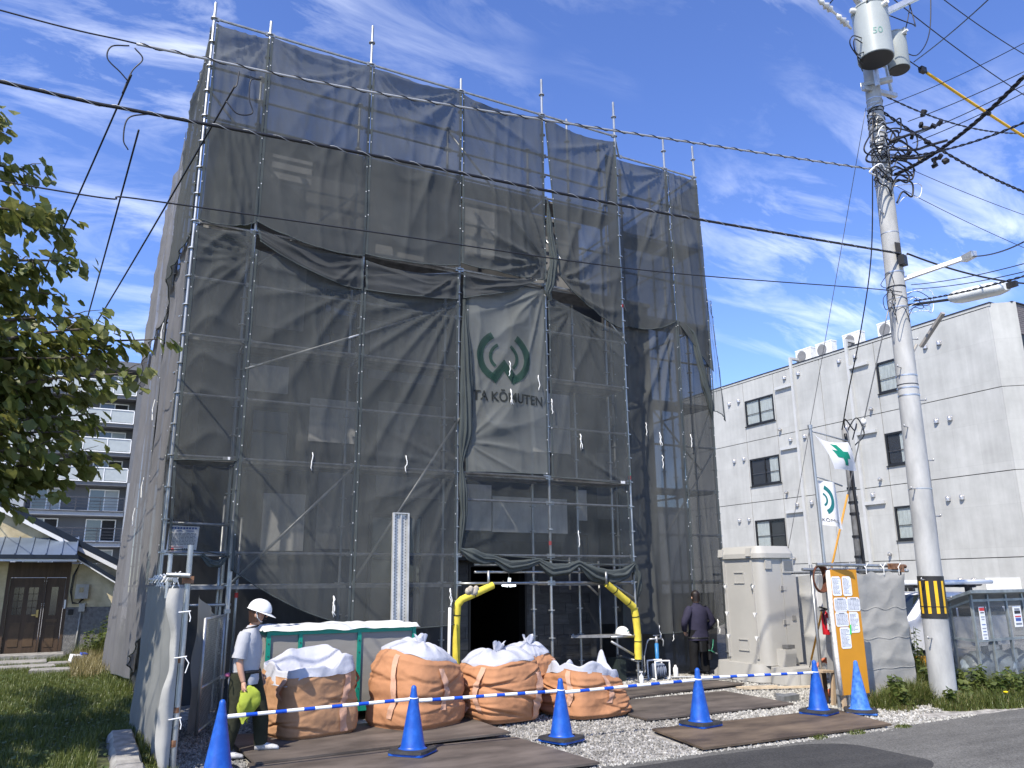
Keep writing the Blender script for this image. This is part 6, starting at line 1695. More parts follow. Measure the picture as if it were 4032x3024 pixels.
b = MB(); b.box((8.56, -3.5, .47), (.30, .20, .03), rotm(0, .05, .1)); b.build('top', m_wood, wbx)
for x, rx in ((8.43, -.12), (8.68, .10)):
    b = MB(); b.box((x, -3.55, .24), (.06, .04, .46), rotm(.05, rx, 0)); b.build('leg', m_wood, wbx)
b = MB(); b.bb(8.48, 8.64, -3.48, -3.46, .05, .44); b.build('panel', m_doorw, wbx)
for k, (x, y, l, a, lab) in enumerate(((9.2, -1.98, 1.2, -.35, 'long pale timber strip lying in front of the toilet'), (8.95, -1.75, .7, -.3, 'short pale timber strip lying beside the longer one'))):
    b = MB(); b.box((x, y, .055), (l, .06, .03), rotm(0, 0, a)); tag(b.build('timber_strip', M('pale_timber_%d' % k, (.55, .45, .32), .8, 0, .15, 8), loc=(x, y, .04)), lab, 'timber')
b = MB(); b.box((8.35, -3.0, .07), (.4, .12, .09), rotm(.1, 0, .2)); b.box((8.5, -2.8, .06), (.3, .1, .06), rotm(0, .1, -.5)); tag(b.build('scrap_parts', m_galv, loc=(8.4, -2.9, .03)), 'grey metal scrap on the gravel behind the right cones', 'scrap')
# rubble bag behind fence foot and orange block near the cage
b = MB(); b.box((11.4, -2.9, .42), (.22, .16, .16)); b.box((11.4, -2.9, .26), (.20, .15, .15)); b.box((11.4, -2.9, .1), (.22, .15, .16)); tag(b.build('orange_block', m_orange, loc=(11.4, -2.9, 0)), 'small stack of orange blocks in the weeds by the fence end', 'block')

# ================================================================== rubbish cage
m_cage = M('weathered_cage_steel', (.24, .27, .28), .55, .5, .15, 6, col2=(.30, .33, .33))
def mesh_screen_mat(name, op):
    m = net_mat(name, (.20, .215, .22), op, .03, .1); return m
m_screen = mesh_screen_mat('expanded_metal', .46)
cg = thing('rubbish_cage', 'grey metal mesh rubbish cage with a sloping roof behind the pole', 'rubbish cage', (12.6, -2.7, 0))
CF = V((12.0, -3.58, 0)); EX = V((1, .05, 0)); EY = V((.50, .86, 0))
def cpt(a, d, z): return CF + EX * a + EY * d + V((0, 0, z))
H0, H1, Dp, Wd = 1.48, 1.18, 1.5, 4.2
def cbar(p, q, r=.022, nm='frame_bar', par=None):
    b = MB(); p, q = V(p), V(q); d = (q - p); b.path([p, q], r * 1.25, 4); return b.build(nm, m_cage, par or cg)
for a in (0, .46, 1.0, 1.5, 2.1, 2.7, 3.4, 4.2): cbar(cpt(a, 0, .02), cpt(a, 0, H0))
for d in (0.75, 1.5): cbar(cpt(0, d, .02), cpt(0, d, H0 - (H0 - H1) * d / Dp))
cbar(cpt(4.2, 1.5, .02), cpt(4.2, 1.5, H1))
for z in (.10, .75, H0 - .1): cbar(cpt(0, 0, z), cpt(Wd, 0, z)); cbar(cpt(0, 0, z), cpt(0, Dp, min(z, H1 - .08)))
b = MB(); th_ = .05
b.add([cpt(-.12, -.16, H0 + .02), cpt(Wd + .1, -.16, H0 + .02), cpt(Wd + .1, Dp + .1, H1 + .02), cpt(-.12, Dp + .1, H1 + .02), cpt(-.12, -.16, H0 + .02 + th_), cpt(Wd + .1, -.16, H0 + .02 + th_), cpt(Wd + .1, Dp + .1, H1 + .02 + th_), cpt(-.12, Dp + .1, H1 + .02 + th_)], [(3, 2, 1, 0), (4, 5, 6, 7), (0, 1, 5, 4), (1, 2, 6, 5), (2, 3, 7, 6), (3, 0, 4, 7)])
b.build('roof', m_cage, cg)
for (a0, a1) in ((0, .46), (.46, 1.0), (1.0, 1.5), (1.5, 2.1), (2.1, 2.7), (2.7, 3.4), (3.4, 4.2)):
    for (z0, z1) in ((.12, .73), (.77, H0 - .12)):
        b = MB(); b.add([cpt(a0 + .03, 0, z0), cpt(a1 - .03, 0, z0), cpt(a1 - .03, 0, z1), cpt(a0 + .03, 0, z1)], [(0, 1, 2, 3)]); b.build('mesh_panel', m_screen, cg)
for (d0, d1) in ((0, .75), (.75, 1.5)):
    for (z0, z1) in ((.12, .73), (.77, 1.12)):
        b = MB(); b.add([cpt(0, d0 + .03, z0), cpt(0, d1 - .03, z0), cpt(0, d1 - .03, z1), cpt(0, d0 + .03, z1)], [(0, 1, 2, 3)]); b.build('mesh_panel', m_screen, cg)
b = MB(); b.add([cpt(0, Dp, .1), cpt(Wd, Dp, .1), cpt(Wd, Dp, H1), cpt(0, Dp, H1)], [(0, 1, 2, 3)]); b.build('mesh_panel', m_screen, cg)
b = MB(); b.bb(-.1, .1, -.001, .001, -.36, .36); 
def notice(name, label, c, w, h, cols):
    t = thing(name, label, 'notice', c); ang = math.atan2(EX.y, EX.x); Rn = rotm(0, 0, ang)
    b = MB(); b.box(c, (w, .006, h), Rn); b.build('card', m_paper, t)
    for i, (zz, hh, ww, mt) in enumerate(cols):
        b = MB(); b.box(V(c) + Rn @ V((0, -.005, zz)), (ww, .003, hh), Rn); b.build('print', mt, t)
notice('cage_notice', 'tall white notice with red heading on the rubbish cage', cpt(.23, -.03, 1.02), .15, .52, [(.22, .05, .14, m_ink_red), (.165, .016, .10, m_ink_black), (.10, .012, .11, m_ink), (.06, .012, .08, m_ink), (-.02, .012, .10, m_ink_blue), (-.08, .012, .11, m_ink), (-.13, .012, .09, m_ink_blue), (-.18, .012, .11, m_ink), (-.23, .012, .07, m_ink)])
notice('cage_poster', 'white poster at the right edge on the rubbish cage', cpt(1.27, -.03, 1.10), .24, .34, [(.12, .03, .16, m_ink), (.07, .05, .18, m_ink_black), (.0, .02, .18, m_ink_red), (-.05, .05, .16, m_ink_blue), (-.12, .03, .18, m_ink)])
m_poly = cloth_mat('clear_rubbish_bag', (.34, .40, .44), .3, .3, 5, .7, 12, .25)
for k, (a, d, r_, lab) in enumerate(((.25, .40, .26, 'bluish clear rubbish bag in the left corner of the cage'), (.85, .35, .30, 'clear rubbish bag behind the cage door'), (1.45, .4, .30, 'clear rubbish bag at the right in the cage'))):
    b = MB(); c = cpt(a, d, .25)
    b.grid(lambda u, v: c + V((math.cos(2 * PI * u), math.sin(2 * PI * u), 0)) * r_ * math.sin(PI * max(.02, min(.98, v))) ** .6 * (1 + .2 * noise.noise(V((math.cos(2 * PI * u) * 3, math.sin(2 * PI * u) * 3, v * 5 + k)))) + V((0, 0, -.22 + .52 * v)), 26, 16, closed=True)
    tag(b.build('rubbish_bag', m_poly, smooth=True, loc=c), lab, 'rubbish bag', 'rubbish bags in the cage')

# ================================================================== parked car behind the fence
m_car = M('white_car_paint', (.68, .69, .70), .25, 0, .02, spec=.6)
m_carglass = glass_mat('car_glass', (.015, .02, .02), .05)
car = thing('parked_car', 'white estate car with a roof rack parked behind the rubbish cage', 'car', (15.2, -.15, 0))
prof = [(0, .35), (0, .62), (.12, .78), (.95, .95), (1.6, 1.40), (1.9, 1.47), (3.7, 1.45), (4.1, 1.3), (4.25, .85), (4.28, .35)]
CX, CY0, CY1 = 13.0, -1.0, .68
b = MB()
secs = []
for s, ins in ((0, .10), (.06, .03), (.5, 0), (.94, .03), (1, .10)):
    yy = CY0 + (CY1 - CY0) * s
    secs.append([V((CX + x + (ins if x < 1 else -ins * .5 if x > 4 else 0), yy, z - (ins * .6 if z > 1.0 else 0))) for x, z in prof])
n = len(prof)
b.add([p for s in secs for p in s], [(i * n + j, i * n + j + 1, (i + 1) * n + j + 1, (i + 1) * n + j) for i in range(4) for j in range(n - 1)] + [tuple(range(n)), tuple(4 * n + j for j in reversed(range(n)))] + [(i * n + n - 1, i * n, (i + 1) * n, (i + 1) * n + n - 1) for i in range(4)])
b.build('body', m_car, car, smooth=True, sharp=35)
def cwin(pts, nm='window', y=-1.0):
    b = MB(); b.add([(CX + x, y, z) for x, z in pts], [tuple(range(len(pts)))]); b.build(nm, m_carglass, car)
cwin([(1.18, .98), (1.68, 1.34), (2.35, 1.37), (2.35, .96)], y=-1.012); cwin([(2.42, .96), (2.42, 1.37), (3.3, 1.36), (3.35, .96)], y=-1.012); cwin([(3.42, .96), (3.4, 1.34), (3.85, 1.25), (4.05, .97)], y=-1.012)
b = MB(); b.add([(CX + .98, -.85, .975), (CX + 1.57, -.8, 1.395), (CX + 1.57, .48, 1.395), (CX + .98, .53, .975)], [(0, 1, 2, 3)]); ws = b.build('windscreen', m_carglass, car); ws.location += V((-.02, 0, .015))
b = MB(); b.ball((CX + 1.22, -1.12, .93), .10, sc=(.8, 1.0, .75)); b.build('mirror', m_car, car, smooth=True)
for x in (.75, 3.45):
    for y in (-.99, .60):
        b = MB(); b.tube((CX + x, y, .31), (CX + x, y + .12 * (1 if y < 0 else -1) * -0.1 + .1, .31), .31, n=20); w_ = b.build('wheel', m_rubber, car, smooth=True, sharp=40)
        b = MB(); b.tube((CX + x, y - .01, .31), (CX + x, y + .01, .31), .19, n=16); b.build('rim', m_galv_light, w_)
for y in (-.78, -.75): pass
b = MB()
for x in (1.75, 3.1): b.tube((CX + x, -1.02, 1.58), (CX + x, .7, 1.58), .03, n=8); b.box((CX + x, -.85, 1.52), (.09, .12, .14)); b.box((CX + x, .53, 1.52), (.09, .12, .14))
b.tube((CX + 1.0, -.55, 1.62), (CX + 4.0, -.55, 1.62), .05, n=8); b.build('roof_rack', m_black, car)
b = MB(); b.tube((CX + .9, -.75, 1.66), (CX + 4.1, -.75, 1.66), .05, n=10); b.build('rack_tube', m_white, car, smooth=True)
b = MB(); b.box((CX + .02, -.75, .68), (.08, .30, .12)); b.build('headlight', glass_mat('headlight_glass', (.5, .5, .52), .1), car)
b = MB(); b.box((CX + .02, .43, .68), (.08, .30, .12)); b.build('headlight', glass_mat('headlight_glass2', (.5, .5, .52), .1), car)

# ================================================================== rubbish container and steel plank
m_green = M('green_frame_paint', (.010, .26, .19), .45, .1, .08, 6)
m_ply = M('grey_sheet_panel', (.27, .26, .235), .7, .1, .12, 2, .05, 30, stretch=(.4, 1, 2))
m_cover = cloth_mat('white_cover_sheet', (.66, .67, .66), .1, .05, 4, .4, 12, .7)
ct = thing('rubbish_container', 'grey-panelled container with green steel frame and white cover', 'container', (2.2, -.9, 0))
CX0, CX1, CYF, CYB = 1.22, 3.22, -1.30, -.35
for x in (CX0, 1.62, 2.40, CX1 - .05):
    b = MB(); b.bb(x, x + .05, CYF - .02, CYF + .03, .12, 1.16); o = b.build('frame_post', m_green, ct)
    b = MB()
    for z in (.25, .4, .85, 1.0): b.tube((x + .025, CYF - .026, z), (x + .025, CYF - .015, z), .008, n=8)
    b.build('bolt', m_steel_dark, o)
for x in (CX0, CX1 - .05):
    b = MB(); b.bb(x, x + .05, CYB - .05, CYB, .12, 1.16); b.build('frame_post', m_green, ct)
for z in (.12, 1.10):
    b = MB(); b.bb(CX0 + .051, CX1 - .051, CYF - .015, CYF + .03, z, z + .06); b.build('frame_rail', m_green, ct)
for z in (.12, 1.10):
    b = MB(); b.bb(CX0, CX0 + .045, CYF + .031, CYB - .051, z, z + .06); b.build('frame_rail', m_green, ct)
for x0, x1 in ((CX0 + .051, 1.619), (1.671, 2.399), (2.451, CX1 - .051)):
    b = MB(); b.bb(x0, x1, CYF + .005, CYF + .02, .181, 1.099); b.build('panel', m_ply, ct)
b = MB(); b.bb(2.0, 2.18, CYF + .001, CYF + .004, .55, .70); b.build('painted_mark', m_green, ct)
b = MB(); b.bb(CX0 + .01, CX0 + .02, CYF + .031, CYB - .051, .181, 1.099); b.build('panel', m_ply, ct)
b = MB(); b.bb(CX1 - .03, CX1 - .02, CYF + .031, CYB - .051, .181, 1.099); b.bb(CX0 + .051, CX1 - .051, CYB - .03, CYB - .02, .181, 1.099); b.build('panel', m_ply, ct)
b = MB(); b.bb(CX0 + .05, CX1 - .05, CYF + .03, CYB - .03, .12, .16); b.build('floor', m_steel_dark, ct)
for x in (1.3, 3.05):
    b = MB(); b.bb(x, x + .12, CYF + .02, CYB - .02, 0.0, .119); b.build('skid', m_green, ct)
b = MB(); b.grid(lambda u, v: V((CX0 - .05 + (CX1 - CX0 + .1) * u, CYF - .06 + (CYB - CYF + .12) * v, 1.20 + .03 * noise.noise(V((u * 9, v * 6, 3))) - (.05 if v in (0, 1) or u in (0, 1) else 0))), 50, 22); b.build('cover_sheet', m_cover, ct, smooth=True)
pk = thing('perforated_plank', 'tall perforated steel scaffold plank standing against the nets', 'scaffold plank', (3.35, -.22, 0))
b = MB(); Rp = rotm(-.035, 0, 0); pc = V((3.36, -.26, 0))
def pp(x, y, z): return pc + Rp @ V((x, y, z))
def pbox(b, x0, x1, y0, y1, z0, z1):
    b.add([pp(x, y, z) for z in (z0, z1) for x, y in ((x0, y0), (x1, y0), (x1, y1), (x0, y1))], [(3, 2, 1, 0), (4, 5, 6, 7), (0, 1, 5, 4), (1, 2, 6, 5), (2, 3, 7, 6), (3, 0, 4, 7)])
pbox(b, -.135, .135, 0, .004, 0, 2.8); pbox(b, -.135, -.128, -.04, -.0005, 0, 2.8); pbox(b, .128, .135, -.04, -.0005, 0, 2.8); pbox(b, -.128, -.105, -.04, -.036, 0, 2.8); pbox(b, .105, .128, -.04, -.036, 0, 2.8); pbox(b, -.008, .008, -.03, -.0005, 0, 2.8); pbox(b, -.128, .128, -.042, -.001, 2.786, 2.80)
b.build('deck', M('zinc_plank', (.50, .50, .48), .5, .3, .12, 6), pk)
b = MB()
for k in range(58):
    for x in (-.085, -.045, .045, .085):
        z = .1 + k * .046 + (.023 if abs(x) > .06 else 0)
        b.add([pp(x + .0085 * math.cos(2 * PI * i / 6), -.0015, z + .0085 * math.sin(2 * PI * i / 6)) for i in range(6)], [tuple(range(6))])
tag(b.build('holes', m_black, pk), kind='stuff')
# white pipe at the left entrance post
b = MB(); b.tube((4.13, -.32, 0), (4.17, -.26, 1.36), .024, n=10); tag(b.build('white_pipe', m_white, smooth=True, loc=(4.13, -.32, 0)), 'white plastic pipe leaning on the post left of the doorway', 'pipe')
gl = MB()
for k in range(5): gl.ball((4.52 + .035 * k, -.17 - .02 * (k % 2), 1.60 + .03 * math.sin(k * 2)), .055, 8, 6, (1, .8, 1.1))
tag(gl.build('work_glove', M('dirty_glove', (.40, .36, .30), .9, 0, .3, 14, .5, 30), smooth=True, loc=(4.6, -.17, 1.55)), 'crumpled work gloves tied to the tube left of the doorway', 'gloves')

# helmet on the step plank
m_helmet = M('white_helmet', (.80, .80, .79), .22, 0, .02, spec=.6)
def helmet_parts(c, R, mat=m_helmet, s=1.0):
    c = V(c); b = MB()
    def dome(u, v):
        a = 2 * PI * u; t = v * PI / 2
        p = V((.125 * math.cos(a) * math.cos(t), .105 * math.sin(a) * math.cos(t), .115 * math.sin(t)))
        p.z += .006 * max(0, 1 - abs(math.sin(a)) * 4) * math.cos(t)
        return c + R @ (p * s)
    b.grid(dome, 28, 9, closed=True)
    def brim(u, v):
        a = 2 * PI * u; k = .008 + .055 * max(0, math.cos(a)) ** 3
        return c + R @ (V(((.125 + k * v) * math.cos(a), (.105 + (.008 + .012 * max(0, math.cos(a))) * v) * math.sin(a), -.004 - .018 * v * max(0, math.cos(a)) ** 2 - .006 * v)) * s)
    b.grid(brim, 28, 2, closed=True)
    return b
hm = thing('helmet', 'white safety helmet lying on the step plank by the yellow pad', 'helmet', (7.66, .12, .83))
helmet_parts((7.66, .12, .84), rotm(0, 0, -1.2), s=1.05).build('shell', m_helmet, hm, smooth=True, sharp=60)
b = MB(); b.box((7.70, .005, .88), (.06, .004, .03), rotm(.3, 0, .4)); b.build('emblem', m_flag_g, hm)

# standpipe, hose reel, bottle
st = thing('standpipe', 'blue standpipe with brass tap in front of the black sheet', 'standpipe', (8.57, .35, 0))
b = MB(); b.tube((8.57, .35, 0), (8.57, .35, .62), .035, n=12); b.build('blue_pipe', M('blue_pvc', (.03, .18, .42), .4), st, smooth=True)
b = MB(); b.tube((8.57, .35, .60), (8.57, .35, .74), .026, n=10); b.tube((8.40, .33, .70), (8.70, .35, .70), .015, n=8); b.path([(8.42, .33, .70), (8.36, .33, .68), (8.33, .33, .62)], .015, 8); b.path([(8.70, .35, .70), (8.73, .35, .66), (8.72, .35, .56)], .013, 8); b.tube((8.50, .35, .76), (8.64, .35, .76), .010, n=6); b.build('tap', m_galv_light, st, smooth=True)
b = MB(); b.path(cr([(8.33, .33, .62), (8.27, .33, .4), (8.28, .34, .15), (8.2, .3, .03), (8.35, .2, .03)]), .012, 6); b.build('hose', m_wire_grey, st, smooth=True)
hr = thing('hose_reel', 'white framed reel wound with grey hose', 'hose reel', (8.45, .15, 0))
b = MB()
for y in (.05, .28): b.path(cr([(8.30, y, .02), (8.29, y, .30), (8.33, y, .335), (8.57, y, .335), (8.61, y, .30), (8.60, y, .02)]), .016, 8)
b.tube((8.30, .05, .03), (8.30, .28, .03), .014); b.tube((8.60, .05, .03), (8.60, .28, .03), .014); b.build('frame', m_white, hr, smooth=True)
b = MB()
for k in range(9):
    b.lathe([(.125 - .004 * (k % 3) - .009, -.006), (.125 - .004 * (k % 3), 0), (.125 - .004 * (k % 3) - .009, .006)], 20, (8.34 + .026 * k, .165, .17), R=rotm(0, PI / 2, .10 * math.sin(k * 2.1)))
b.build('wound_hose', M('blue_grey_hose', (.16, .19, .26), .45), hr, smooth=True)
bt = thing('spray_bottle', 'small white pump bottle on the gravel by the right corner post', 'bottle', (7.78, -.22, .03))
b = MB(); b.lathe([(.035, .03), (.038, .05), (.038, .14), (.015, .17), (.015, .20)], 14, (7.78, -.22, 0)); b.build('body', m_white, bt, smooth=True, sharp=50)
b = MB(); b.box((7.77, -.23, .215), (.06, .02, .02)); b.build('pump', m_white, bt)
b = MB(); b.lathe([(.04, .03), (.045, .05), (.045, .20), (.02, .23), (.02, .25)], 14, (8.78, .1, 0)); tag(b.build('white_canister', m_white, smooth=True, loc=(8.78, .1, 0)), 'white canister lying beside the hose reel', 'canister')
b = MB(); b.path(cr([(8.6, .1, .05), (9.0, -.3, .07), (8.6, -.6, .07), (9.2, -.75, .07), (9.6, -.4, .05), (9.3, -.2, .05)]), .014, 6); tag(b.build('loose_hose', m_wire_grey, smooth=True, loc=(9, -.3, .05)), 'grey hose lying loose on the plate before the standpipe', 'hose')
bx_ = thing('dark_tool_box', 'dark box with leaf mark on the ground by the right scaffold post', 'box', (7.7, .35, 0))
b = MB(); b.bb(7.62, 7.80, .25, .55, .01, .40); b.build('case', M('dark_green_box', (.02, .03, .028), .6), bx_)

# ================================================================== left gateway: sheeted fence, mesh gate, sign
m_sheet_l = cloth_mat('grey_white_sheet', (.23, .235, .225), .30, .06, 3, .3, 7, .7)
lf = thing('gate_fence', 'white sheet fence laced to a steel post at the left gateway', 'fence', (0.02, -3.3, 0))
b = MB(); b.tube((0.03, -3.42, 0), (0.02, -3.40, 2.12), .0275, n=12); b.build('post', m_galv, lf, smooth=True, sharp=50)
b = MB(); b.tube((0.03, -3.44, .45), (0.03, -3.44, 1.1), .0, n=4) if False else b.tube((0.02, -3.40, 1.0), (0.02, -3.40, 1.06), .036, n=10); b.tube((.02, -3.41, .25), (.02, -3.41, .31), .038, n=10); b.tube((.02, -3.41, .55), (.02, -3.41, .60), .036, n=10); b.box((.02, -3.41, 1.78), (.10, .08, .07)); b.build('clamp', m_rust, lf)
for p_, q_ in (((-.10, -3.46, 1.78), (-.14, -.3, 1.80)), ((-.18, -3.42, 1.83), (.03, -3.5, 1.82)), ((-.12, -2.9, 1.6), (-.12, -2.9, 2.05))):
    b = MB(); b.tube(p_, q_, .0243, n=10); b.build('rail_tube', m_galv, lf, smooth=True, sharp=40)
def lsheet(u, v):
    y = -3.36 + 2.7 * u; z = 1.72 - 1.68 * v
    d = .05 * (rid(4 * u + .15 * math.sin(3 * v)) - .3) + .03 * noise.noise(V((u * 3, v * 3, 0)))
    return V((-.05 - .10 * u - d * min(1, u * 6) - .06 * v * u, y, z))
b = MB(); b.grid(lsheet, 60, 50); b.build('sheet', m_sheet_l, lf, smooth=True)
def ledge(u, v):
    z = 1.70 - 1.62 * v
    w = .10 + .035 * math.sin(9 * v + 1) + .03 * noise.noise(V((v * 6, 0, 0)))
    return V((-.02 - w + (w + .01) * u, -3.44 - .05 * math.sin(PI * u) - .03 * math.sin(14 * v) * (1 - u), z))
b = MB(); b.grid(ledge, 8, 60); b.build('sheet_edge', m_sheet, lf, smooth=True)
for v, k in ((.14, 0), (.40, 1), (.74, 0)):
    z = 1.70 - 1.62 * v; b = MB(); b.path([(-.05, -3.48, z), (.06, -3.47, z + .01), (.06, -3.36, z), (-.02, -3.38, z - .01)], .007, 5); b.path([(.05, -3.48, z), (.065 + .02 * k, -3.49, z - .05), (.06, -3.49, z - .09 - .05 * k)], .005, 5); b.build('tie_cord', m_cord, lf)
for y in (-3.2, -2.7, -2.2, -1.7, -1.2, -.8):
    b = MB(); b.path([(-.10, y, 1.70), (-.06, y - .05, 1.80), (-.12, y - .02, 1.85), (-.17, y + .03, 1.76)], .008, 5); b.path([(-.07, y, 1.80), (-.03, y - .08, 1.68)], .007, 5); b.path([(-.08, y, 1.82), (-.05, y - .12, 1.86)], .007, 5); b.build('tie_cord', m_cord, lf)
gt = thing('mesh_gate', 'expanded-metal gate leaf with a white sheet behind the worker', 'gate', (.5, -1.6, 0))
ga, gb2 = V((.38, -2.05, 0)), V((.74, -.95, 0)); gd2 = (gb2 - ga)
for t in (0, 1):
    b = MB(); p = ga + gd2 * t; b.tube(p + V((0, 0, .12)), p + V((0, 0, 1.36)), .020, n=8); b.build('gate_bar', m_galv, gt, smooth=True)
for z in (.14, .60, 1.35):
    b = MB(); b.tube(ga + V((0, 0, z)), gb2 + V((0, 0, z)), .017, n=8); b.build('gate_bar', m_galv, gt, smooth=True)
b = MB(); gn = V((gd2.y, -gd2.x, 0)).normalized() * .008; L_ = gd2.length; gu = gd2 / L_
cw, ch = .07, .045
for i in range(int(L_ / cw) + 1):
    for j in range(int(1.18 / ch)):
        x0 = i * cw; z0 = .16 + j * ch
        for (xa, za, xb, zb) in ((x0 - cw / 2, z0 + ch / 2, x0, z0), (x0, z0, x0 + cw / 2, z0 + ch / 2), (x0 - cw / 2, z0 + ch / 2, x0, z0 + ch), (x0, z0 + ch, x0 + cw / 2, z0 + ch / 2)):
            if xa < 0 or xb > L_ or zb > 1.34: continue
            pa, pb_ = ga + gu * xa + V((0, 0, za)), ga + gu * xb + V((0, 0, zb)); t_ = V((0, 0, .004))
            b.add([pa - t_ - gn * .3, pb_ - t_ - gn * .3, pb_ + t_ + gn * .3, pa + t_ + gn * .3], [(0, 1, 2, 3)])
tag(b.build('expanded_mesh', m_galv_light, gt), kind='stuff')
b = MB(); b.grid(lambda u, v: ga + gd2 * u + V((-.08 - .05 * noise.noise(V((u * 3, v * 3, 0))), .10, 1.62 - .30 * u - (1.5 - .2 * u) * v)), 26, 26); b.build('sheet', m_sheet_l, gt, smooth=True)
b = MB(); b.tube((.78, -.9, 0), (.78, -.9, 1.9), .0243, n=10); b.box((.77, -.92, 1.40), (.07, .10, .05)); b.box((.77, -.92, .6), (.07, .10, .05)); b.build('gate_bar', m_galv, gt)
sg = thing('site_sign', 'white sign with blue heading hung behind the net above the left gate', 'sign', (.24, .03, 2.18))
b = MB(); sc_ = [(.06, 2.54), (.45, 2.53), (.43, 2.17), (.04, 2.18)]
b.add([(x, .02, z) for x, z in sc_] + [(x, .03, z) for x, z in sc_], [(3, 2, 1, 0), (4, 5, 6, 7), (0, 1, 5, 4), (1, 2, 6, 5), (2, 3, 7, 6), (3, 0, 4, 7)]); b.build('board', m_white, sg)
b = MB(); rk = random.Random(5)
for i in range(9): b.bb(.085 + i * .038, .085 + i * .038 + .026, .014, .018, 2.492, 2.518)
b.bb(.15, .23, .014, .018, 2.462, 2.472); b.bb(.28, .38, .014, .018, 2.462, 2.472); b.build('heading', m_ink_blue, sg)
b = MB()
for j in range(9):
    x = .08
    while x < .40:
        l = rk.uniform(.015, .05); b.bb(x, min(x + l, .41), .014, .018, 2.43 - j * .019, 2.438 - j * .019); x += l + .01
b.build('text_lines', m_ink, sg)
b = MB(); b.ball((.12, .016, 2.215), .018, 8, 4, (1.4, .15, 1)); b.bb(.08, .26, .014, .018, 2.245, 2.249); b.build('red_emblem', m_ink_red, sg)
b = MB()
for i in range(6): b.bb(.24 + i * .027, .24 + i * .027 + .018, .014, .018, 2.205, 2.228)
b.build('company_name', m_ink_black, sg)
b = MB(); b.tube((.0, .0, 2.575), (.9, .0, 2.56), .0213); b.tube((.0, .01, 2.15), (.9, .01, 2.13), .0213); b.build('hanger_tube', m_galv, sg, smooth=True)
# ================================================================== people
m_skin = M('skin', (.50, .29, .20), .55, 0, .06, 6, spec=.3)
m_hair = M('dark_hair', (.018, .012, .010), .45, 0, .3, 30, .3, 60, stretch=(1, 1, .3))
m_hair_b = M('brown_hair', (.045, .022, .014), .45, 0, .3, 30, .3, 60, stretch=(1, 1, .3))
m_pants = cloth_mat('olive_work_trousers', (.030, .032, .020), .0, .2, 6, .6, 14, .9)
m_shirt = cloth_mat('white_t_shirt', (.42, .43, .46), .08, .05, 5, .5, 10, .85)
m_jacket = cloth_mat('navy_jacket', (.030, .028, .050), .0, .15, 5, .6, 10, .85)
m_trouser_k = cloth_mat('black_trousers', (.010, .010, .011), .0, .2, 6, .5, 14, .9)
m_shoe = M('grey_white_shoe', (.45, .45, .45), .6, 0, .25, 14)
m_shoe_k = M('black_shoe', (.015, .015, .015), .6)
m_lime = cloth_mat('lime_cloth', (.36, .43, .06), .15, .1, 6, .4, 14, .85)

def skinned(joints, bones, root, sub=2):
    names = list(joints); idx = {n: i for i, n in enumerate(names)}
    me = bpy.data.meshes.new('skel'); me.from_pydata([joints[n][0] for n in names], [(idx[a], idx[c]) for a, c in bones], [])
    o = bpy.data.objects.new('skel', me); COL.objects.link(o)
    md = o.modifiers.new('s', 'SKIN'); md.use_smooth_shade = True; md.branch_smoothing = .6
    for i, n in enumerate(names):
        r_ = joints[n][1]; sv = me.skin_vertices[0].data[i]
        sv.radius = r_ if isinstance(r_, tuple) else (r_, r_); sv.use_root = (n == root)
    ss = o.modifiers.new('d', 'SUBSURF'); ss.levels = sub; ss.render_levels = sub
    dg = bpy.context.evaluated_depsgraph_get(); dg.update()
    m2_ = bpy.data.meshes.new_from_object(o.evaluated_get(dg))
    vs = [v.co.copy() for v in m2_.vertices]; fs = [tuple(p.vertices) for p in m2_.polygons]
    bpy.data.objects.remove(o); bpy.data.meshes.remove(me); bpy.data.meshes.remove(m2_)
    return vs, fs

def segd(p, a, c):
    d = c - a; t = max(0, min(1, (p - a).dot(d) / max(1e-9, d.length_squared))); return (p - (a + d * t)).length

def person_body(root, T, J, bones, bm, mats):
    """J in local (forward, right, up); T maps to world; bm bone -> material index"""
    JW = {n: (T(*v[0]), v[1]) for n, v in J.items()}
    vs, fs = skinned(JW, bones, 'pelvis')
    b = MB(); b.v = vs; b.f = [list(f) for f in fs]
    for f in fs:
        c = sum((vs[i] for i in f), V((0, 0, 0))) / len(f)
        k = min(range(len(bones)), key=lambda i: segd(c, JW[bones[i][0]][0], JW[bones[i][1]][0]) - .5 * min(JW[bones[i][0]][1] if not isinstance(JW[bones[i][0]][1], tuple) else JW[bones[i][0]][1][0], .06))
        b.m.append(bm[k])
    return b.build('body', mats, root, smooth=True)

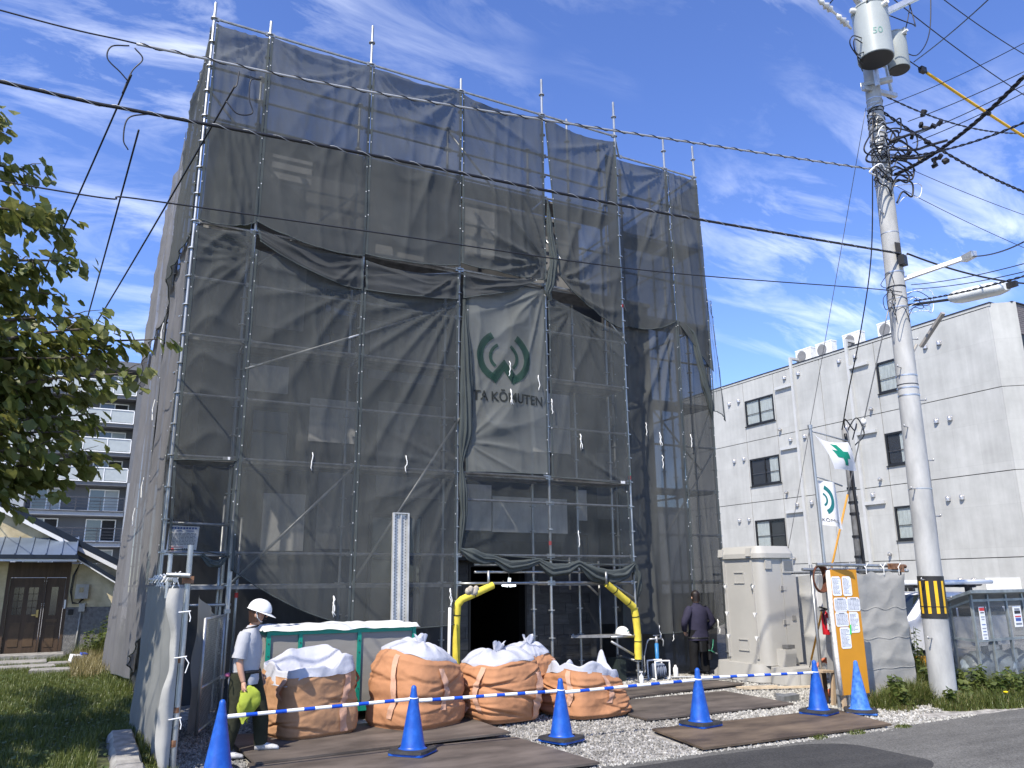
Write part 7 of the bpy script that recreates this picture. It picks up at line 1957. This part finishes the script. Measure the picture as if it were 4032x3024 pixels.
def loft(T, rings, n=24, dis=None):
    """rings: (f, s, z, rf, rs)"""
    b = MB(); vs = []
    for k, (f, s, z, rf, rs) in enumerate(rings):
        for i in range(n):
            a = 2 * PI * i / n; e = 1 + (dis(a, z) if dis else 0)
            vs.append(T(f + rf * e * math.cos(a), s + rs * e * math.sin(a), z))
    b.add(vs, [(k * n + i, k * n + (i + 1) % n, (k + 1) * n + (i + 1) % n, (k + 1) * n + i) for k in range(len(rings) - 1) for i in range(n)])
    return b
def hand(T, w, d, palm, root, side=1, curl=.5, mat=None):
    """five fingers from wrist w (local), pointing along d (local); palm = local normal of the palm"""
    w, d, pn = V(w), V(d).normalized(), V(palm).normalized(); sd = d.cross(pn).normalized() * side
    b = MB()
    b.path([T(*(w - d * .02)), T(*(w + d * .02)), T(*(w + d * .055)), T(*(w + d * .078))], [.019, .026, .029, .020], 10)
    for k, (o, L) in enumerate(((-.024, .052), (-.008, .060), (.008, .057), (.023, .045))):
        p0 = w + d * .066 + sd * o; p1 = p0 + (d * math.cos(curl * .6) + pn * math.sin(curl * .6)) * L * .5; p2 = p1 + (d * math.cos(curl * 1.9) + pn * math.sin(curl * 1.9)) * L * .5; p3 = p2 + (d * math.cos(curl * 3.1) + pn * math.sin(curl * 3.1)) * L * .35
        b.path([T(*p0), T(*p1), T(*p2), T(*p3)], [.0092, .0085, .0078, .006], 7)
    t0 = w + d * .022 - sd * .022; t1 = t0 - sd * .022 + d * .026 + pn * .008; t2 = t1 + d * .026 + pn * .014
    b.path([T(*t0), T(*t1), T(*t2)], [.012, .0105, .008], 7)
    return b.build('hand', mat or m_skin, root, smooth=True)

# --- worker in the white helmet, seen in profile, looking down to the right
Fd = V((.93, -.37, 0)).normalized(); Rd = V((Fd.y, -Fd.x, 0)); B1 = V((.70, -3.0, .03))
def T1_(f, s, z): return B1 + Fd * f + Rd * s + V((0, 0, z))
w1 = thing('person', 'worker in white helmet and pale T-shirt holding a lime cloth', 'person', tuple(B1), 'people on the site')
J = {'pelvis': ((0, 0, .80), (.105, .125)), 'waist': ((.0, 0, .92), (.095, .115)), 'chest': ((.015, 0, 1.10), (.10, .135)), 'neckb': ((.03, 0, 1.235), (.05, .06)), 'neck': ((.055, 0, 1.285), .043), 'head': ((.10, 0, 1.375), (.080, .070)), 'crown': ((.105, 0, 1.46), (.070, .066)),
     'shR': ((.0, .135, 1.20), .052), 'elR': ((-.035, .175, .965), .040), 'foR': ((-.01, .185, .85), .035), 'wrR': ((.03, .185, .72), .025), 'shL': ((.02, -.135, 1.20), .052), 'elL': ((.02, -.185, .97), .040), 'wrL': ((.12, -.16, .78), .026),
     'hpR': ((-.02, .075, .76), .088), 'knR': ((-.05, .09, .42), .060), 'anR': ((-.12, .09, .09), .040), 'hpL': ((.03, -.075, .76), .088), 'knL': ((.16, -.07, .43), .060), 'anL': ((.19, -.06, .11), .040)}
bones = [('pelvis', 'waist'), ('waist', 'chest'), ('chest', 'neckb'), ('neckb', 'neck'), ('neck', 'head'), ('head', 'crown'), ('chest', 'shR'), ('shR', 'elR'), ('elR', 'foR'), ('foR', 'wrR'), ('chest', 'shL'), ('shL', 'elL'), ('elL', 'wrL'), ('pelvis', 'hpR'), ('hpR', 'knR'), ('knR', 'anR'), ('pelvis', 'hpL'), ('hpL', 'knL'), ('knL', 'anL')]
bm = [1, 1, 1, 2, 2, 2, 1, 1, 2, 2, 1, 1, 2, 0, 0, 0, 0, 0, 0]
person_body(w1, T1_, J, bones, bm, [m_pants, m_shirt, m_skin])
wav = lambda a, z: .05 * math.sin(3 * a + 9 * z) + .04 * noise.noise(V((math.cos(a) * 2, math.sin(a) * 2, z * 9)))
loft(T1_, [(-.01, 0, .70, .145, .165), (-.01, 0, .75, .150, .172), (0, 0, .80, .135, .155), (0, 0, .84, .128, .148), (.0, 0, .90, .138, .160), (.01, 0, 1.0, .140, .168), (.015, 0, 1.10, .132, .172), (.015, 0, 1.18, .112, .168), (.025, 0, 1.225, .085, .125), (.04, 0, 1.262, .060, .072), (.05, 0, 1.285, .055, .062)], 28, wav).build('t_shirt', m_shirt, w1, smooth=True)
for s in (1, -1):
    a_, e_ = V(J['shR' if s > 0 else 'shL'][0]), V(J['elR' if s > 0 else 'elL'][0])
    b = MB(); b.path([T1_(*a_.lerp(e_, t) ) + V((0, 0, .0)) for t in (-.08, .1, .4, .75, 1.02)], [.055, .070, .072, .072, .074], 14, cap=False); b.build('sleeve', m_shirt, w1, smooth=True)
b = MB(); b.path([T1_(.0 + .132 * math.cos(2 * PI * i / 20), .152 * math.sin(2 * PI * i / 20), .815 + .008 * math.sin(2 * PI * i / 10)) for i in range(21)], .020, 6, cap=False); b.build('waist_bag_strap', m_black, w1, smooth=True)
b = MB(); b.path([T1_(.03 + .066 * math.cos(2 * PI * i / 16), .072 * math.sin(2 * PI * i / 16), 1.262 + .02 * math.sin(2 * PI * i / 16 + 2)) for i in range(17)], .014, 6, cap=False); b.build('collar', m_black, w1, smooth=True)
b = MB(); b.ball(T1_(-.17, .02, .79), .03, sc=(1.2, 1, .7)); b.build('pink_pouch', M('pink_plastic', (.55, .14, .25), .5), w1, smooth=True)
b = MB()
for (h0, k0, a0) in (('hpR', 'knR', 'anR'), ('hpL', 'knL', 'anL')):
    h_, k_, a2 = [V(J[q][0]) for q in (h0, k0, a0)]
    pts = [h_ + V((0, 0, .05)), h_.lerp(k_, .35), h_.lerp(k_, .7), k_, k_.lerp(a2, .35), k_.lerp(a2, .7), a2 + V((0, 0, -.01))]
    pts = [T1_(*p) for p in pts]
    c2 = MB(); c2.path(pts, [.112, .108, .092, .082, .080, .070, .062], 16, cap=False)
    for i, p in enumerate(c2.v): c2.v[i] = p + V((1, 1, .3)) * .012 * noise.noise(p * 14)
    c2.build('trouser_leg', m_pants, w1, smooth=True)
def shoe(T, a, mat, root, fw=.17):
    a = V(a); n = 14
    rings = [(-.065, .030, .045), (-.05, .042, .065), (0, .043, .075), (.06, .046, .055), (.12, .045, .042), (.16, .034, .032), (.178, .015, .02)]
    b = MB(); vs = []
    for (f, wd, h) in rings:
        for i in range(n):
            t = 2 * PI * i / n; vs.append(T(a.x + f, a.y + wd * math.cos(t), max(0.0, a.z - .09 + h * .5 + h * .62 * math.sin(t)) + (.002 if math.sin(t) > -.5 else 0)))
    b.add(vs, [(k * n + i, k * n + (i + 1) % n, (k + 1) * n + (i + 1) % n, (k + 1) * n + i) for k in range(len(rings) - 1) for i in range(n)] + [tuple(reversed(range(n))), tuple((len(rings) - 1) * n + i for i in range(n))])
    return b.build('shoe', mat, root, smooth=True)
shoe(T1_, (.20, -.06, .14), m_shoe, w1); shoe(T1_, (-.12, .09, .09), m_shoe, w1)
Rh = Matrix((Fd, -Rd, V((0, 0, 1)))).transposed() @ rotm(0, .30, 0)
helmet_parts(T1_(.105, 0, 1.435), Rh, s=1.02).build('helmet', m_helmet, w1, smooth=True, sharp=60)
b = MB()
def hairf(u, v):
    a = rad(75) + rad(210) * u; z = 1.45 - .135 * v; rr = (.092 - .012 * v + .004 * math.sin(u * 30)) 
    return T1_(.085 + rr * math.cos(a) * 1.0, rr * .90 * math.sin(a), z)
b.grid(hairf, 26, 8); b.build('hair', m_hair_b, w1, smooth=True)
b = MB(); b.path([T1_(.172, 0, 1.405), T1_(.192, 0, 1.378), T1_(.172, 0, 1.362)], [.008, .013, .008], 8); b.build('nose', m_skin, w1, smooth=True)
b = MB(); b.ball(T1_(.155, .038, 1.402), .009); b.ball(T1_(.155, -.038, 1.402), .009); b.box(T1_(.168, 0, 1.338), (.02, .035, .006), rotm(0, 0, math.atan2(Fd.y, Fd.x))); b.build('eyes_and_mouth', M('dark_features', (.10, .04, .035), .5), w1, smooth=True)
b = MB(); b.ball(T1_(.085, .078, 1.385), .024, sc=(.6, .35, 1)); b.build('ear', m_skin, w1, smooth=True)
b = MB(); b.path([T1_(.09, .082, 1.42), T1_(.10, .075, 1.36), T1_(.13, .03, 1.315), T1_(.13, -.03, 1.315)], .005, 5); b.build('chin_strap', m_cord, w1)
hand(T1_, (.03, .185, .72), (.18, 0, -1), (1, -.2, .1), w1, 1, .75); hand(T1_, (.12, -.16, .78), (.4, 0, -1), (0, 1, 0), w1, -1, .4)
lc = thing('lime_cloth', 'lime green cloth dangling from the worker\'s hand', 'cloth', tuple(T1_(.07, .19, .38)))
b = MB()
def clf(u, v):
    w = .030 + .075 * math.sin(PI * min(1, v * .95 + .12)) * (1 - .35 * v); a = 2 * PI * u
    k = 1 + .35 * math.sin(3 * a + 5 * v) + .2 * noise.noise(V((math.cos(a) * 2, math.sin(a) * 2, v * 5)))
    return T1_(.075 + .02 * math.sin(6 * v) + w * k * math.cos(a), .19 + w * .55 * k * math.sin(a), .665 - .30 * v + .03 * math.sin(a * 2))
b.grid(clf, 28, 16, closed=True); b.build('folds', m_lime, lc, smooth=True)
b = MB(); b.grid(lambda u, v: T1_(.10 + .035 * math.cos(PI * u * 1.1), .20 + .015 * math.sin(v * 3), .66 + .045 * math.sin(PI * u) - .05 * v), 10, 4); b.build('loop', m_lime, lc, smooth=True)

# --- person in the dark jacket, from behind, hands at the waist
B2 = V((9.53, .30, .03))
def T2_(f, s, z): return B2 + V((s, f, z))
w2 = thing('person', 'person in a navy jacket and black trousers seen from behind with tool belt', 'person', tuple(B2), 'people on the site')
J = {'pelvis': ((0, 0, .76), (.135, .10)), 'waist': ((.0, 0, .90), (.125, .095)), 'chest': ((.0, 0, 1.08), (.155, .10)), 'neckb': ((.01, 0, 1.235), (.06, .05)), 'neck': ((.02, 0, 1.285), .047), 'head': ((.03, 0, 1.385), (.072, .080)), 'crown': ((.03, 0, 1.465), (.066, .070)),
     'shR': ((.0, .185, 1.185), .062), 'elR': ((-.03, .345, .95), .050), 'wrR': ((.12, .24, .775), .030), 'shL': ((.0, -.185, 1.185), .062), 'elL': ((-.03, -.345, .95), .050), 'wrL': ((.12, -.24, .775), .030),
     'hpR': ((0, .085, .72), .092), 'knR': ((.01, .115, .40), .064), 'anR': ((-.01, .125, .07), .045), 'hpL': ((0, -.085, .72), .092), 'knL': ((.02, -.125, .40), .064), 'anL': ((.0, -.15, .07), .045)}
bones2 = [('pelvis', 'waist'), ('waist', 'chest'), ('chest', 'neckb'), ('neckb', 'neck'), ('neck', 'head'), ('head', 'crown'), ('chest', 'shR'), ('shR', 'elR'), ('elR', 'wrR'), ('chest', 'shL'), ('shL', 'elL'), ('elL', 'wrL'), ('pelvis', 'hpR'), ('hpR', 'knR'), ('knR', 'anR'), ('pelvis', 'hpL'), ('hpL', 'knL'), ('knL', 'anL')]
person_body(w2, T2_, J, bones2, [1, 1, 1, 2, 2, 2, 1, 1, 1, 1, 1, 1, 0, 0, 0, 0, 0, 0], [m_trouser_k, m_jacket, m_skin])
loft(T2_, [(0, 0, .615, .155, .215), (0, 0, .66, .150, .210), (0, 0, .80, .135, .190), (0, 0, .95, .142, .205), (0, 0, 1.08, .145, .225), (0, 0, 1.17, .125, .215), (.0, 0, 1.225, .095, .15), (.01, 0, 1.265, .065, .085), (.02, 0, 1.295, .055, .062)], 30, lambda a, z: .04 * math.sin(4 * a + 7 * z) + .05 * noise.noise(V((math.cos(a) * 2, math.sin(a) * 2, z * 7)))).build('jacket', m_jacket, w2, smooth=True)
for s in (1, -1):
    q = [V(J[n + ('R' if s > 0 else 'L')][0]) for n in ('sh', 'el', 'wr')]
    pts = [q[0].lerp(q[1], -.1), q[0].lerp(q[1], .25), q[0].lerp(q[1], .65), q[1], q[1].lerp(q[2], .35), q[1].lerp(q[2], .9)]
    b = MB(); b.path([T2_(*p) for p in pts], [.066, .080, .072, .068, .060, .046], 14, cap=False)
    for i, p in enumerate(b.v): b.v[i] = p + V((1, 1, 1)) * .010 * noise.noise(p * 13)
    b.build('sleeve', m_jacket, w2, smooth=True)
    h_, k_, a2 = [V(J[n + ('R' if s > 0 else 'L')][0]) for n in ('hp', 'kn', 'an')]
    b = MB(); b.path([T2_(*p) for p in (h_ + V((0, 0, .08)), h_.lerp(k_, .5), k_, k_.lerp(a2, .5), a2 - V((0, 0, .02)))], [.112, .098, .086, .080, .078], 16, cap=False)
    for i, p in enumerate(b.v): b.v[i] = p + V((1, 1, .3)) * .012 * noise.noise(p * 13)
    b.build('trouser_leg', m_trouser_k, w2, smooth=True)
    shoe(T2_, V(J['anR' if s > 0 else 'anL'][0]) + V((0, 0, .02)), m_shoe_k, w2)
    hand(T2_, V(J['wrR' if s > 0 else 'wrL'][0]), (.3, -.5 * s, -.5), (-1, 0, 0), w2, s, .3)
b = MB()
def hair2(u, v):
    a = 2 * PI * u; t = v * PI * .62
    k = 1 + .05 * noise.noise(V((math.cos(a) * 5, math.sin(a) * 5, v * 6)))
    back = -math.cos(a)      # forward is +f
    zz = .085 * math.cos(t); rr = math.sin(t) if t < PI / 2 else 1
    lim = 0 if back < -.3 else 1
    return T2_(.022 + .090 * rr * k * math.cos(a) * (1 if lim else .92), .083 * rr * k * math.sin(a), 1.445 + zz * k - (0.26 * max(0, t - PI / 2) * (1.0 if lim else .1)))
b.grid(hair2, 30, 14, closed=True); b.build('hair', m_hair, w2, smooth=True)
for s in (1, -1):
    b = MB(); b.ball(T2_(.03, .083 * s, 1.385), .022, sc=(.4, .6, 1)); b.build('ear', m_skin, w2, smooth=True)
b = MB(); b.path([T2_(.14 * math.cos(2 * PI * i / 20), .205 * math.sin(2 * PI * i / 20), .655) for i in range(21)], .022, 6, cap=False); b.build('tool_belt', m_black, w2)
b = MB(); rr_prism(b, 9.40, 9.56, .10, .17, .45, .63, .03); rr_prism(b, 9.58, 9.66, .08, .14, .30, .58, .02); b.tube((9.62, .10, .58), (9.60, .10, .70), .016); b.build('tool_pouch', m_black, w2, smooth=True, sharp=45)
b = MB(); b.path([(9.55, .07, .47), (9.62, .07, .46), (9.66, .07, .53), (9.69, .08, .66)], .010, 6); b.path([(9.62, .07, .46), (9.70, .06, .42)], .012, 6); b.build('green_ratchet', M('green_tool', (.04, .20, .12), .4, .3), w2, smooth=True)
b = MB(); b.tube((9.70, .06, .42), (9.745, .06, .405), .013); b.build('tool_tip', m_galv_light, w2)
# ================================================================== vegetation
def leaf_mat(name, col, col2, trans=.45):
    m = bpy.data.materials.new(name); m.use_nodes = True
    N, L = m.node_tree.nodes, m.node_tree.links; b = N['Principled BSDF']; out = N['Material Output']
    g_ = N.new('ShaderNodeNewGeometry'); mx = N.new('ShaderNodeMix'); mx.data_type = 'RGBA'
    mx.inputs[6].default_value = c4(col); mx.inputs[7].default_value = c4(col2); L.new(g_.outputs['Random Per Island'], mx.inputs[0])
    L.new(mx.outputs[2], b.inputs['Base Color']); b.inputs['Roughness'].default_value = .42; b.inputs['Specular IOR Level'].default_value = .45
    t = N.new('ShaderNodeBsdfTranslucent'); h = N.new('ShaderNodeHueSaturation'); h.inputs['Value'].default_value = 1.5; h.inputs['Hue'].default_value = .485; L.new(mx.outputs[2], h.inputs['Color']); L.new(h.outputs[0], t.inputs[0])
    ms = N.new('ShaderNodeMixShader'); ms.inputs[0].default_value = trans; L.new(b.outputs[0], ms.inputs[1]); L.new(t.outputs[0], ms.inputs[2]); L.new(ms.outputs[0], out.inputs['Surface'])
    return m
m_leaf = leaf_mat('broad_leaf', (.090, .120, .026), (.190, .200, .060), .42)
m_grass = leaf_mat('grass_blade', (.060, .090, .018), (.150, .170, .045), .35)
m_weed = leaf_mat('weed_leaf', (.055, .092, .022), (.13, .155, .04), .35)
m_straw = leaf_mat('dry_grass', (.17, .14, .05), (.28, .24, .11), .3)
m_bark = M('grey_bark', (.09, .075, .06), .9, 0, .3, 8, .6, 30, stretch=(1, 1, .3))

# --- broad-leaved garden tree at the left
tr = thing('garden_tree', 'broad-leaved garden tree with drooping leaves in front of the house', 'tree', (-3.5, -2.1, 0))
rt = random.Random(21)
trunk = MB(); tpts = [V((-3.5, -2.1, 0)), V((-3.45, -2.1, 1.2)), V((-3.5, -2.05, 2.4)), V((-3.4, -2.1, 3.8)), V((-3.5, -2.1, 5.2)), V((-3.45, -2.0, 6.6))]
trunk.path(cr(tpts, 5), [.17 - .0055 * i for i in range(26)], 12); trunk.build('trunk', m_bark, tr, smooth=True)
tips = [(-1.90, -2.0, 6.50), (-2.3, -2.4, 6.9), (-1.60, -1.8, 6.0), (-1.36, -2.1, 5.42), (-1.75, -2.3, 5.85), (-1.55, -1.7, 5.10), (-1.9, -2.0, 5.3), (-.42, -2.05, 4.60), (-.80, -1.9, 4.42), (-.95, -2.3, 4.62), (-1.20, -2.1, 4.75), (-.66, -2.2, 4.12), (-.95, -1.8, 4.02), (-1.25, -2.3, 4.2), (-.98, -2.0, 3.65), (-1.30, -1.8, 3.75),
        (-.92, -2.05, 3.16), (-1.12, -2.2, 3.40), (-1.18, -1.9, 2.98), (-1.45, -2.2, 3.2), (-1.55, -1.8, 2.90), (-1.72, -2.1, 2.66), (-1.9, -2.3, 2.9), (-1.5, -2.0, 4.5), (-1.7, -1.7, 4.0), (-1.8, -2.3, 3.5), (-2.1, -2.2, 2.72), (-2.0, -1.9, 4.9), (-2.2, -2.0, 4.3), (-1.6, -2.1, 3.9),
        (-4.9, -1.6, 4.5), (-5.2, -2.6, 3.4), (-4.6, -3.0, 5.4), (-3.6, -3.6, 4.2), (-3.2, -.7, 4.6), (-4.2, -.8, 3.6), (-3.8, -2.2, 7.2), (-2.8, -3.2, 5.6), (-2.6, -1.0, 5.4), (-2.7, -3.0, 3.4), (-2.9, -1.0, 3.2), (-5.0, -2.0, 2.8), (-3.0, -.4, 6.0), (-4.4, -1.3, 6.3), (-2.2, -1.2, 3.6), (-2.4, -3.0, 4.4), (-2.0, -.6, 4.4), (-2.3, -.3, 5.2), (-3.5, -3.4, 3.0),
        (-4.5, -4.0, 5.2), (-5.5, -4.5, 4.6), (-3.6, -4.8, 4.8), (-4.4, -5.2, 4.0), (-6.0, -3.5, 5.5), (-5.2, -3.2, 6.2), (-3.2, -4.2, 6.0), (-6.5, -2.5, 4.6), (-2.9, -5.0, 4.4), (-5.0, -4.0, 3.4), (-3.9, -4.4, 3.4), (-4.1, -3.4, 6.4), (-6.2, -4.2, 3.8), (-4.8, -3.4, 4.6), (-5.6, -2.2, 5.6), (-4.2, -4.6, 5.6), (-3.4, -3.6, 5.0), (-2.9, -4.0, 3.8), (-5.8, -5.0, 5.0), (-4.9, -5.4, 5.2), (-5.4, -1.2, 5.0), (-4.6, -.2, 4.8), (-4.3, .8, 4.8), (-4.8, 0, 5.4), (-3.8, 1.4, 4.4), (-5.0, 1.5, 5.0), (-3.4, .6, 5.4), (-4.4, 2.0, 4.6), (-3.6, .2, 4.0), (-5.4, .6, 4.2)]  # branch tips out of view, added so the crown shades the lawn
br = MB(); leaves = []
for tip in tips:
    tip = V(tip); z0 = max(1.5, min(6.4, tip.z - .5 - .25 * (tip - V((-3.45, -2.1, tip.z))).length))
    base = V((-3.45, -2.1, z0)); mid = base.lerp(tip, .55) + V((rt.uniform(-.1, .1), rt.uniform(-.15, .15), .22 + rt.uniform(-.05, .1)))
    pts = cr([base, mid, tip], 10)
    br.path(pts, [.035 - .0014 * i for i in range(len(pts))], 6)
    for i in range(6, len(pts)):
        nn = 6 if i > 9 else 4
        for k in range(nn):
            leaves.append((pts[i] + V((rt.gauss(0, .10), rt.gauss(0, .13), rt.gauss(-.02, .08))), (pts[min(i + 1, len(pts) - 1)] - pts[i - 1]).normalized()))
    for s in range(5):
        i = rt.randrange(6, len(pts) - 1); d = V((rt.uniform(-.2, 1), rt.uniform(-1, 1), rt.uniform(-.5, .5))).normalized()
        q = pts[i]; L_ = rt.uniform(.2, .40); br.path([q, q + d * L_ * .5 + V((0, 0, .03)), q + d * L_], [.008, .006, .003], 4)
        for k in range(6): leaves.append((q + d * L_ * (k + 1) / 6 + V((rt.gauss(0, .05), rt.gauss(0, .06), rt.gauss(-.02, .04))), d))
br.build('branches', m_bark, tr, smooth=True)
LF = [(0, 0, 0), (.30, .30, .03), (.46, .38, .05), (.36, .72, .03), (.0, 1.0, -.10), (-.36, .72, .03), (-.46, .38, .05), (-.30, .30, .03), (0, .35, -.05), (0, .70, -.06)]
LFF = [(0, 1, 8), (1, 2, 8), (2, 3, 9, 8), (3, 4, 9), (0, 8, 7), (7, 8, 6), (6, 8, 9, 5), (5, 9, 4)]
def leafset(lst, rr, s0, s1, droop=.9):
    vs, fs = [], []
    for p, d in lst:
        s = rr.uniform(s0, s1)
        dv = V((d.x * .7 + rr.uniform(-.6, .6), d.y * .7 + rr.uniform(-.6, .6), -droop * rr.uniform(.2, 1.3))).normalized()
        sd = dv.cross(V((rr.uniform(-.5, .5), rr.uniform(-.5, .5), 1))).normalized(); up_ = sd.cross(dv)
        base = len(vs); k = rr.uniform(.6, 1.6)
        for (x, y, z) in LF: vs.append(p + sd * (x * s * .95) + dv * (y * s) + up_ * (z * s * k))
        fs.extend([[i + base for i in f] for f in LFF])
    b = MB(); b.v = vs; b.f = fs; b.m = [0] * len(fs); return b
cw_ = leafset(leaves, rt, .11, .19).build('crown', m_leaf, tr, smooth=False); tag(cw_, kind='stuff')

# --- lawn
def blades(name, label, n, fn, h0, h1, mat, rr, w=.006, lean=.5, kind='stuff'):
    vs, fs = [], []
    k = 0
    while k < n:
        q = fn(rr)
        if q is None: continue
        k += 1
        x, y, z, hs_ = q
        h = rr.uniform(h0, h1) * hs_; a = rr.uniform(0, 6.283); l = rr.uniform(.1, lean) * h
        dx, dy = math.cos(a) * l, math.sin(a) * l; px, py = -math.sin(a) * w, math.cos(a) * w; b0 = len(vs)
        vs += [V((x - px, y - py, z)), V((x + px, y + py, z)), V((x + dx * .45 - px * .7, y + dy * .45 - py * .7, z + h * .6)), V((x + dx * .45 + px * .7, y + dy * .45 + py * .7, z + h * .6)), V((x + dx, y + dy, z + h * .95))]
        fs += [[b0, b0 + 1, b0 + 3, b0 + 2], [b0 + 2, b0 + 3, b0 + 4]]
    b = MB(); b.v = vs; b.f = fs; b.m = [0] * len(fs)
    return tag(b.build(name, mat), label, 'grass', kind=kind)
rg = random.Random(31)
SL = [(-2.0, 11.2, .8, .5), (-2.2, 9.9, .68, .48), (-1.1, 9.2, .42, .27), (-1.9, 8.6, .57, .37), (-1.3, 7.6, .47, .29)]
def lawn_fn(rr):
    t = rr.random() ** 1.5; y = -4.6 + 16.2 * t; x = rr.uniform(-3.2, -.03) if y > 1 else rr.uniform(-2.3, .0)
    if any(abs(x - a) < sx and abs(y - c) < sy for a, c, sx, sy in SL): return None
    if -.60 < x < -.20 and -4.6 < y < -1.4: return None
    return x, y, .02, .55 + .7 * max(0, noise.noise(V((x * 1.1, y * 1.1, 0))) + .35) + (.6 if x > -.5 and y > 3 else 0)
blades('lawn_grass', 'tufty unmown grass of the garden on the left', 60000, lawn_fn, .05, .16, m_grass, rg, .005)
def dry_fn(rr):
    y = rr.uniform(5.5, 11); x = rr.uniform(-1.0, -.05)
    return x, y, .02, 1.0
blades('dry_grass', 'pale dry grass against the left scaffold net', 3500, dry_fn, .12, .38, m_straw, rg, .005, .9)
cl = []
for k in range(1500):
    y = rg.uniform(-4.6, 7) ; x = rg.uniform(-2.3, -.1)
    cl.append((V((x, y, .05 + rg.random() * .06)), V((rg.uniform(-1, 1), rg.uniform(-1, 1), .3))))
tag(leafset(cl, rg, .03, .07, .1).build('ground_cover', m_weed), 'small leafy weeds scattered through the shaded lawn', 'ground cover', kind='stuff')

# --- weeds at the foot of the utility pole and fence
def weed_clump(label, x, y, rad_, h, n, seed, nl=0, name='weed_clump', straw=0):
    rr = random.Random(seed); root = thing(name, label, 'weeds', (x, y, 0), 'weeds round the utility pole')
    def fn(r_):
        a = r_.uniform(0, 6.28); d = rad_ * math.sqrt(r_.random())
        return x + d * math.cos(a) * 1.3, y + d * math.sin(a) * .7, .0, 1 - .55 * (d / rad_) ** 2
    vs = blades('tmp', 'x', n, fn, h * .45, h, m_grass, rr, .006, .9); vs.name = 'grass_blades'
    for k in ('label', 'category'): del vs[k]
    vs.parent = root; vs.location = -V((x, y, 0))
    if straw:
        v2 = blades('tmp', 'x', straw, fn, h * .4, h * 1.1, m_straw, rr, .004, 1.1); v2.name = 'dry_blades'
        for k in ('label', 'category'): del v2[k]
        v2.parent = root; v2.location = -V((x, y, 0))
    if nl:
        lst = []; stems = MB()
        for k in range(max(3, nl // 22)):
            a = rr.uniform(0, 6.28); d = rad_ * math.sqrt(rr.random()) * .8; p = V((x + d * math.cos(a) * 1.3, y + d * math.sin(a) * .7, 0)); tp_ = p + V((rr.uniform(-.12, .12), rr.uniform(-.12, .12), h * rr.uniform(.7, 1.15)))
            stems.path([p, p.lerp(tp_, .5) + V((.02, 0, 0)), tp_], [.006, .005, .003], 4)
            for j in range(22):
                t = .25 + .75 * j / 22; a2 = j * 2.4
                lst.append((p.lerp(tp_, t), V((math.cos(a2), math.sin(a2), .2))))
        stems.build('stems', m_weed, root); q = leafset(lst, rr, .05, .12, .25).build('leaves', m_weed, root); tag(q, kind='stuff')
    return root
weed_clump('leafy weeds at the fence foot left of the utility pole', 9.25, -4.02, .34, .34, 1400, 1, 160, straw=200)
weed_clump('tall grass between fence and utility pole', 9.75, -3.95, .36, .42, 2400, 2, 60, straw=300)
weed_clump('grass hugging the foot of the utility pole', 10.02, -4.52, .36, .26, 2000, 3, 60, straw=250)
weed_clump('low grass tuft with a yellow dandelion right of the utility pole', 10.75, -4.62, .48, .28, 2600, 4, 160, straw=120)
weed_clump('dense leafy weeds in front of the rubbish cage', 11.35, -4.25, .55, .42, 2600, 5, 420, straw=100)
weed_clump('broad-leaved weeds at the right edge below the cage', 12.2, -4.35, .60, .36, 2200, 6, 420)
weed_clump('weeds behind the pole under the cage corner', 11.1, -3.55, .45, .50, 1500, 7, 240)
weed_clump('tall thin weeds by the orange blocks behind the fence end', 11.2, -3.0, .35, .85, 500, 8, 120, straw=80)
weed_clump('reddish grass patch in the gravel before the fence', 9.15, -4.25, .22, .10, 500, 9, 0, straw=200)
weed_clump('bushy weeds against the left scaffold skirt', -.45, 10.2, .5, .75, 700, 10, 240, name='weed_clump')
weed_clump('tall weeds between house corner and scaffold', -.20, 11.6, .35, 1.1, 500, 11, 200)
for i, (x, lab) in enumerate(((6.6, 'tiny grass tuft at the asphalt edge near the middle'), (7.2, 'tiny grass tuft at the asphalt edge before the rusty plate corner'), (8.0, 'tiny grass tuft at the asphalt edge below the end cone'))):
    weed_clump(lab, x, -5.14, .10, .07, 120, 20 + i, 0)
dn = thing('dandelion', 'single yellow dandelion in the grass by the utility pole', 'flower', (10.55, -4.85, 0))
b = MB(); b.tube((10.55, -4.85, 0), (10.55, -4.85, .20), .004, n=5); b.build('stem', m_weed, dn)
b = MB(); b.lathe([(.004, .19), (.03, .205), (.028, .215), (.006, .22)], 12, (10.55, -4.85, 0)); b.build('bloom', M('dandelion_yellow', (.80, .60, .0), .6), dn)
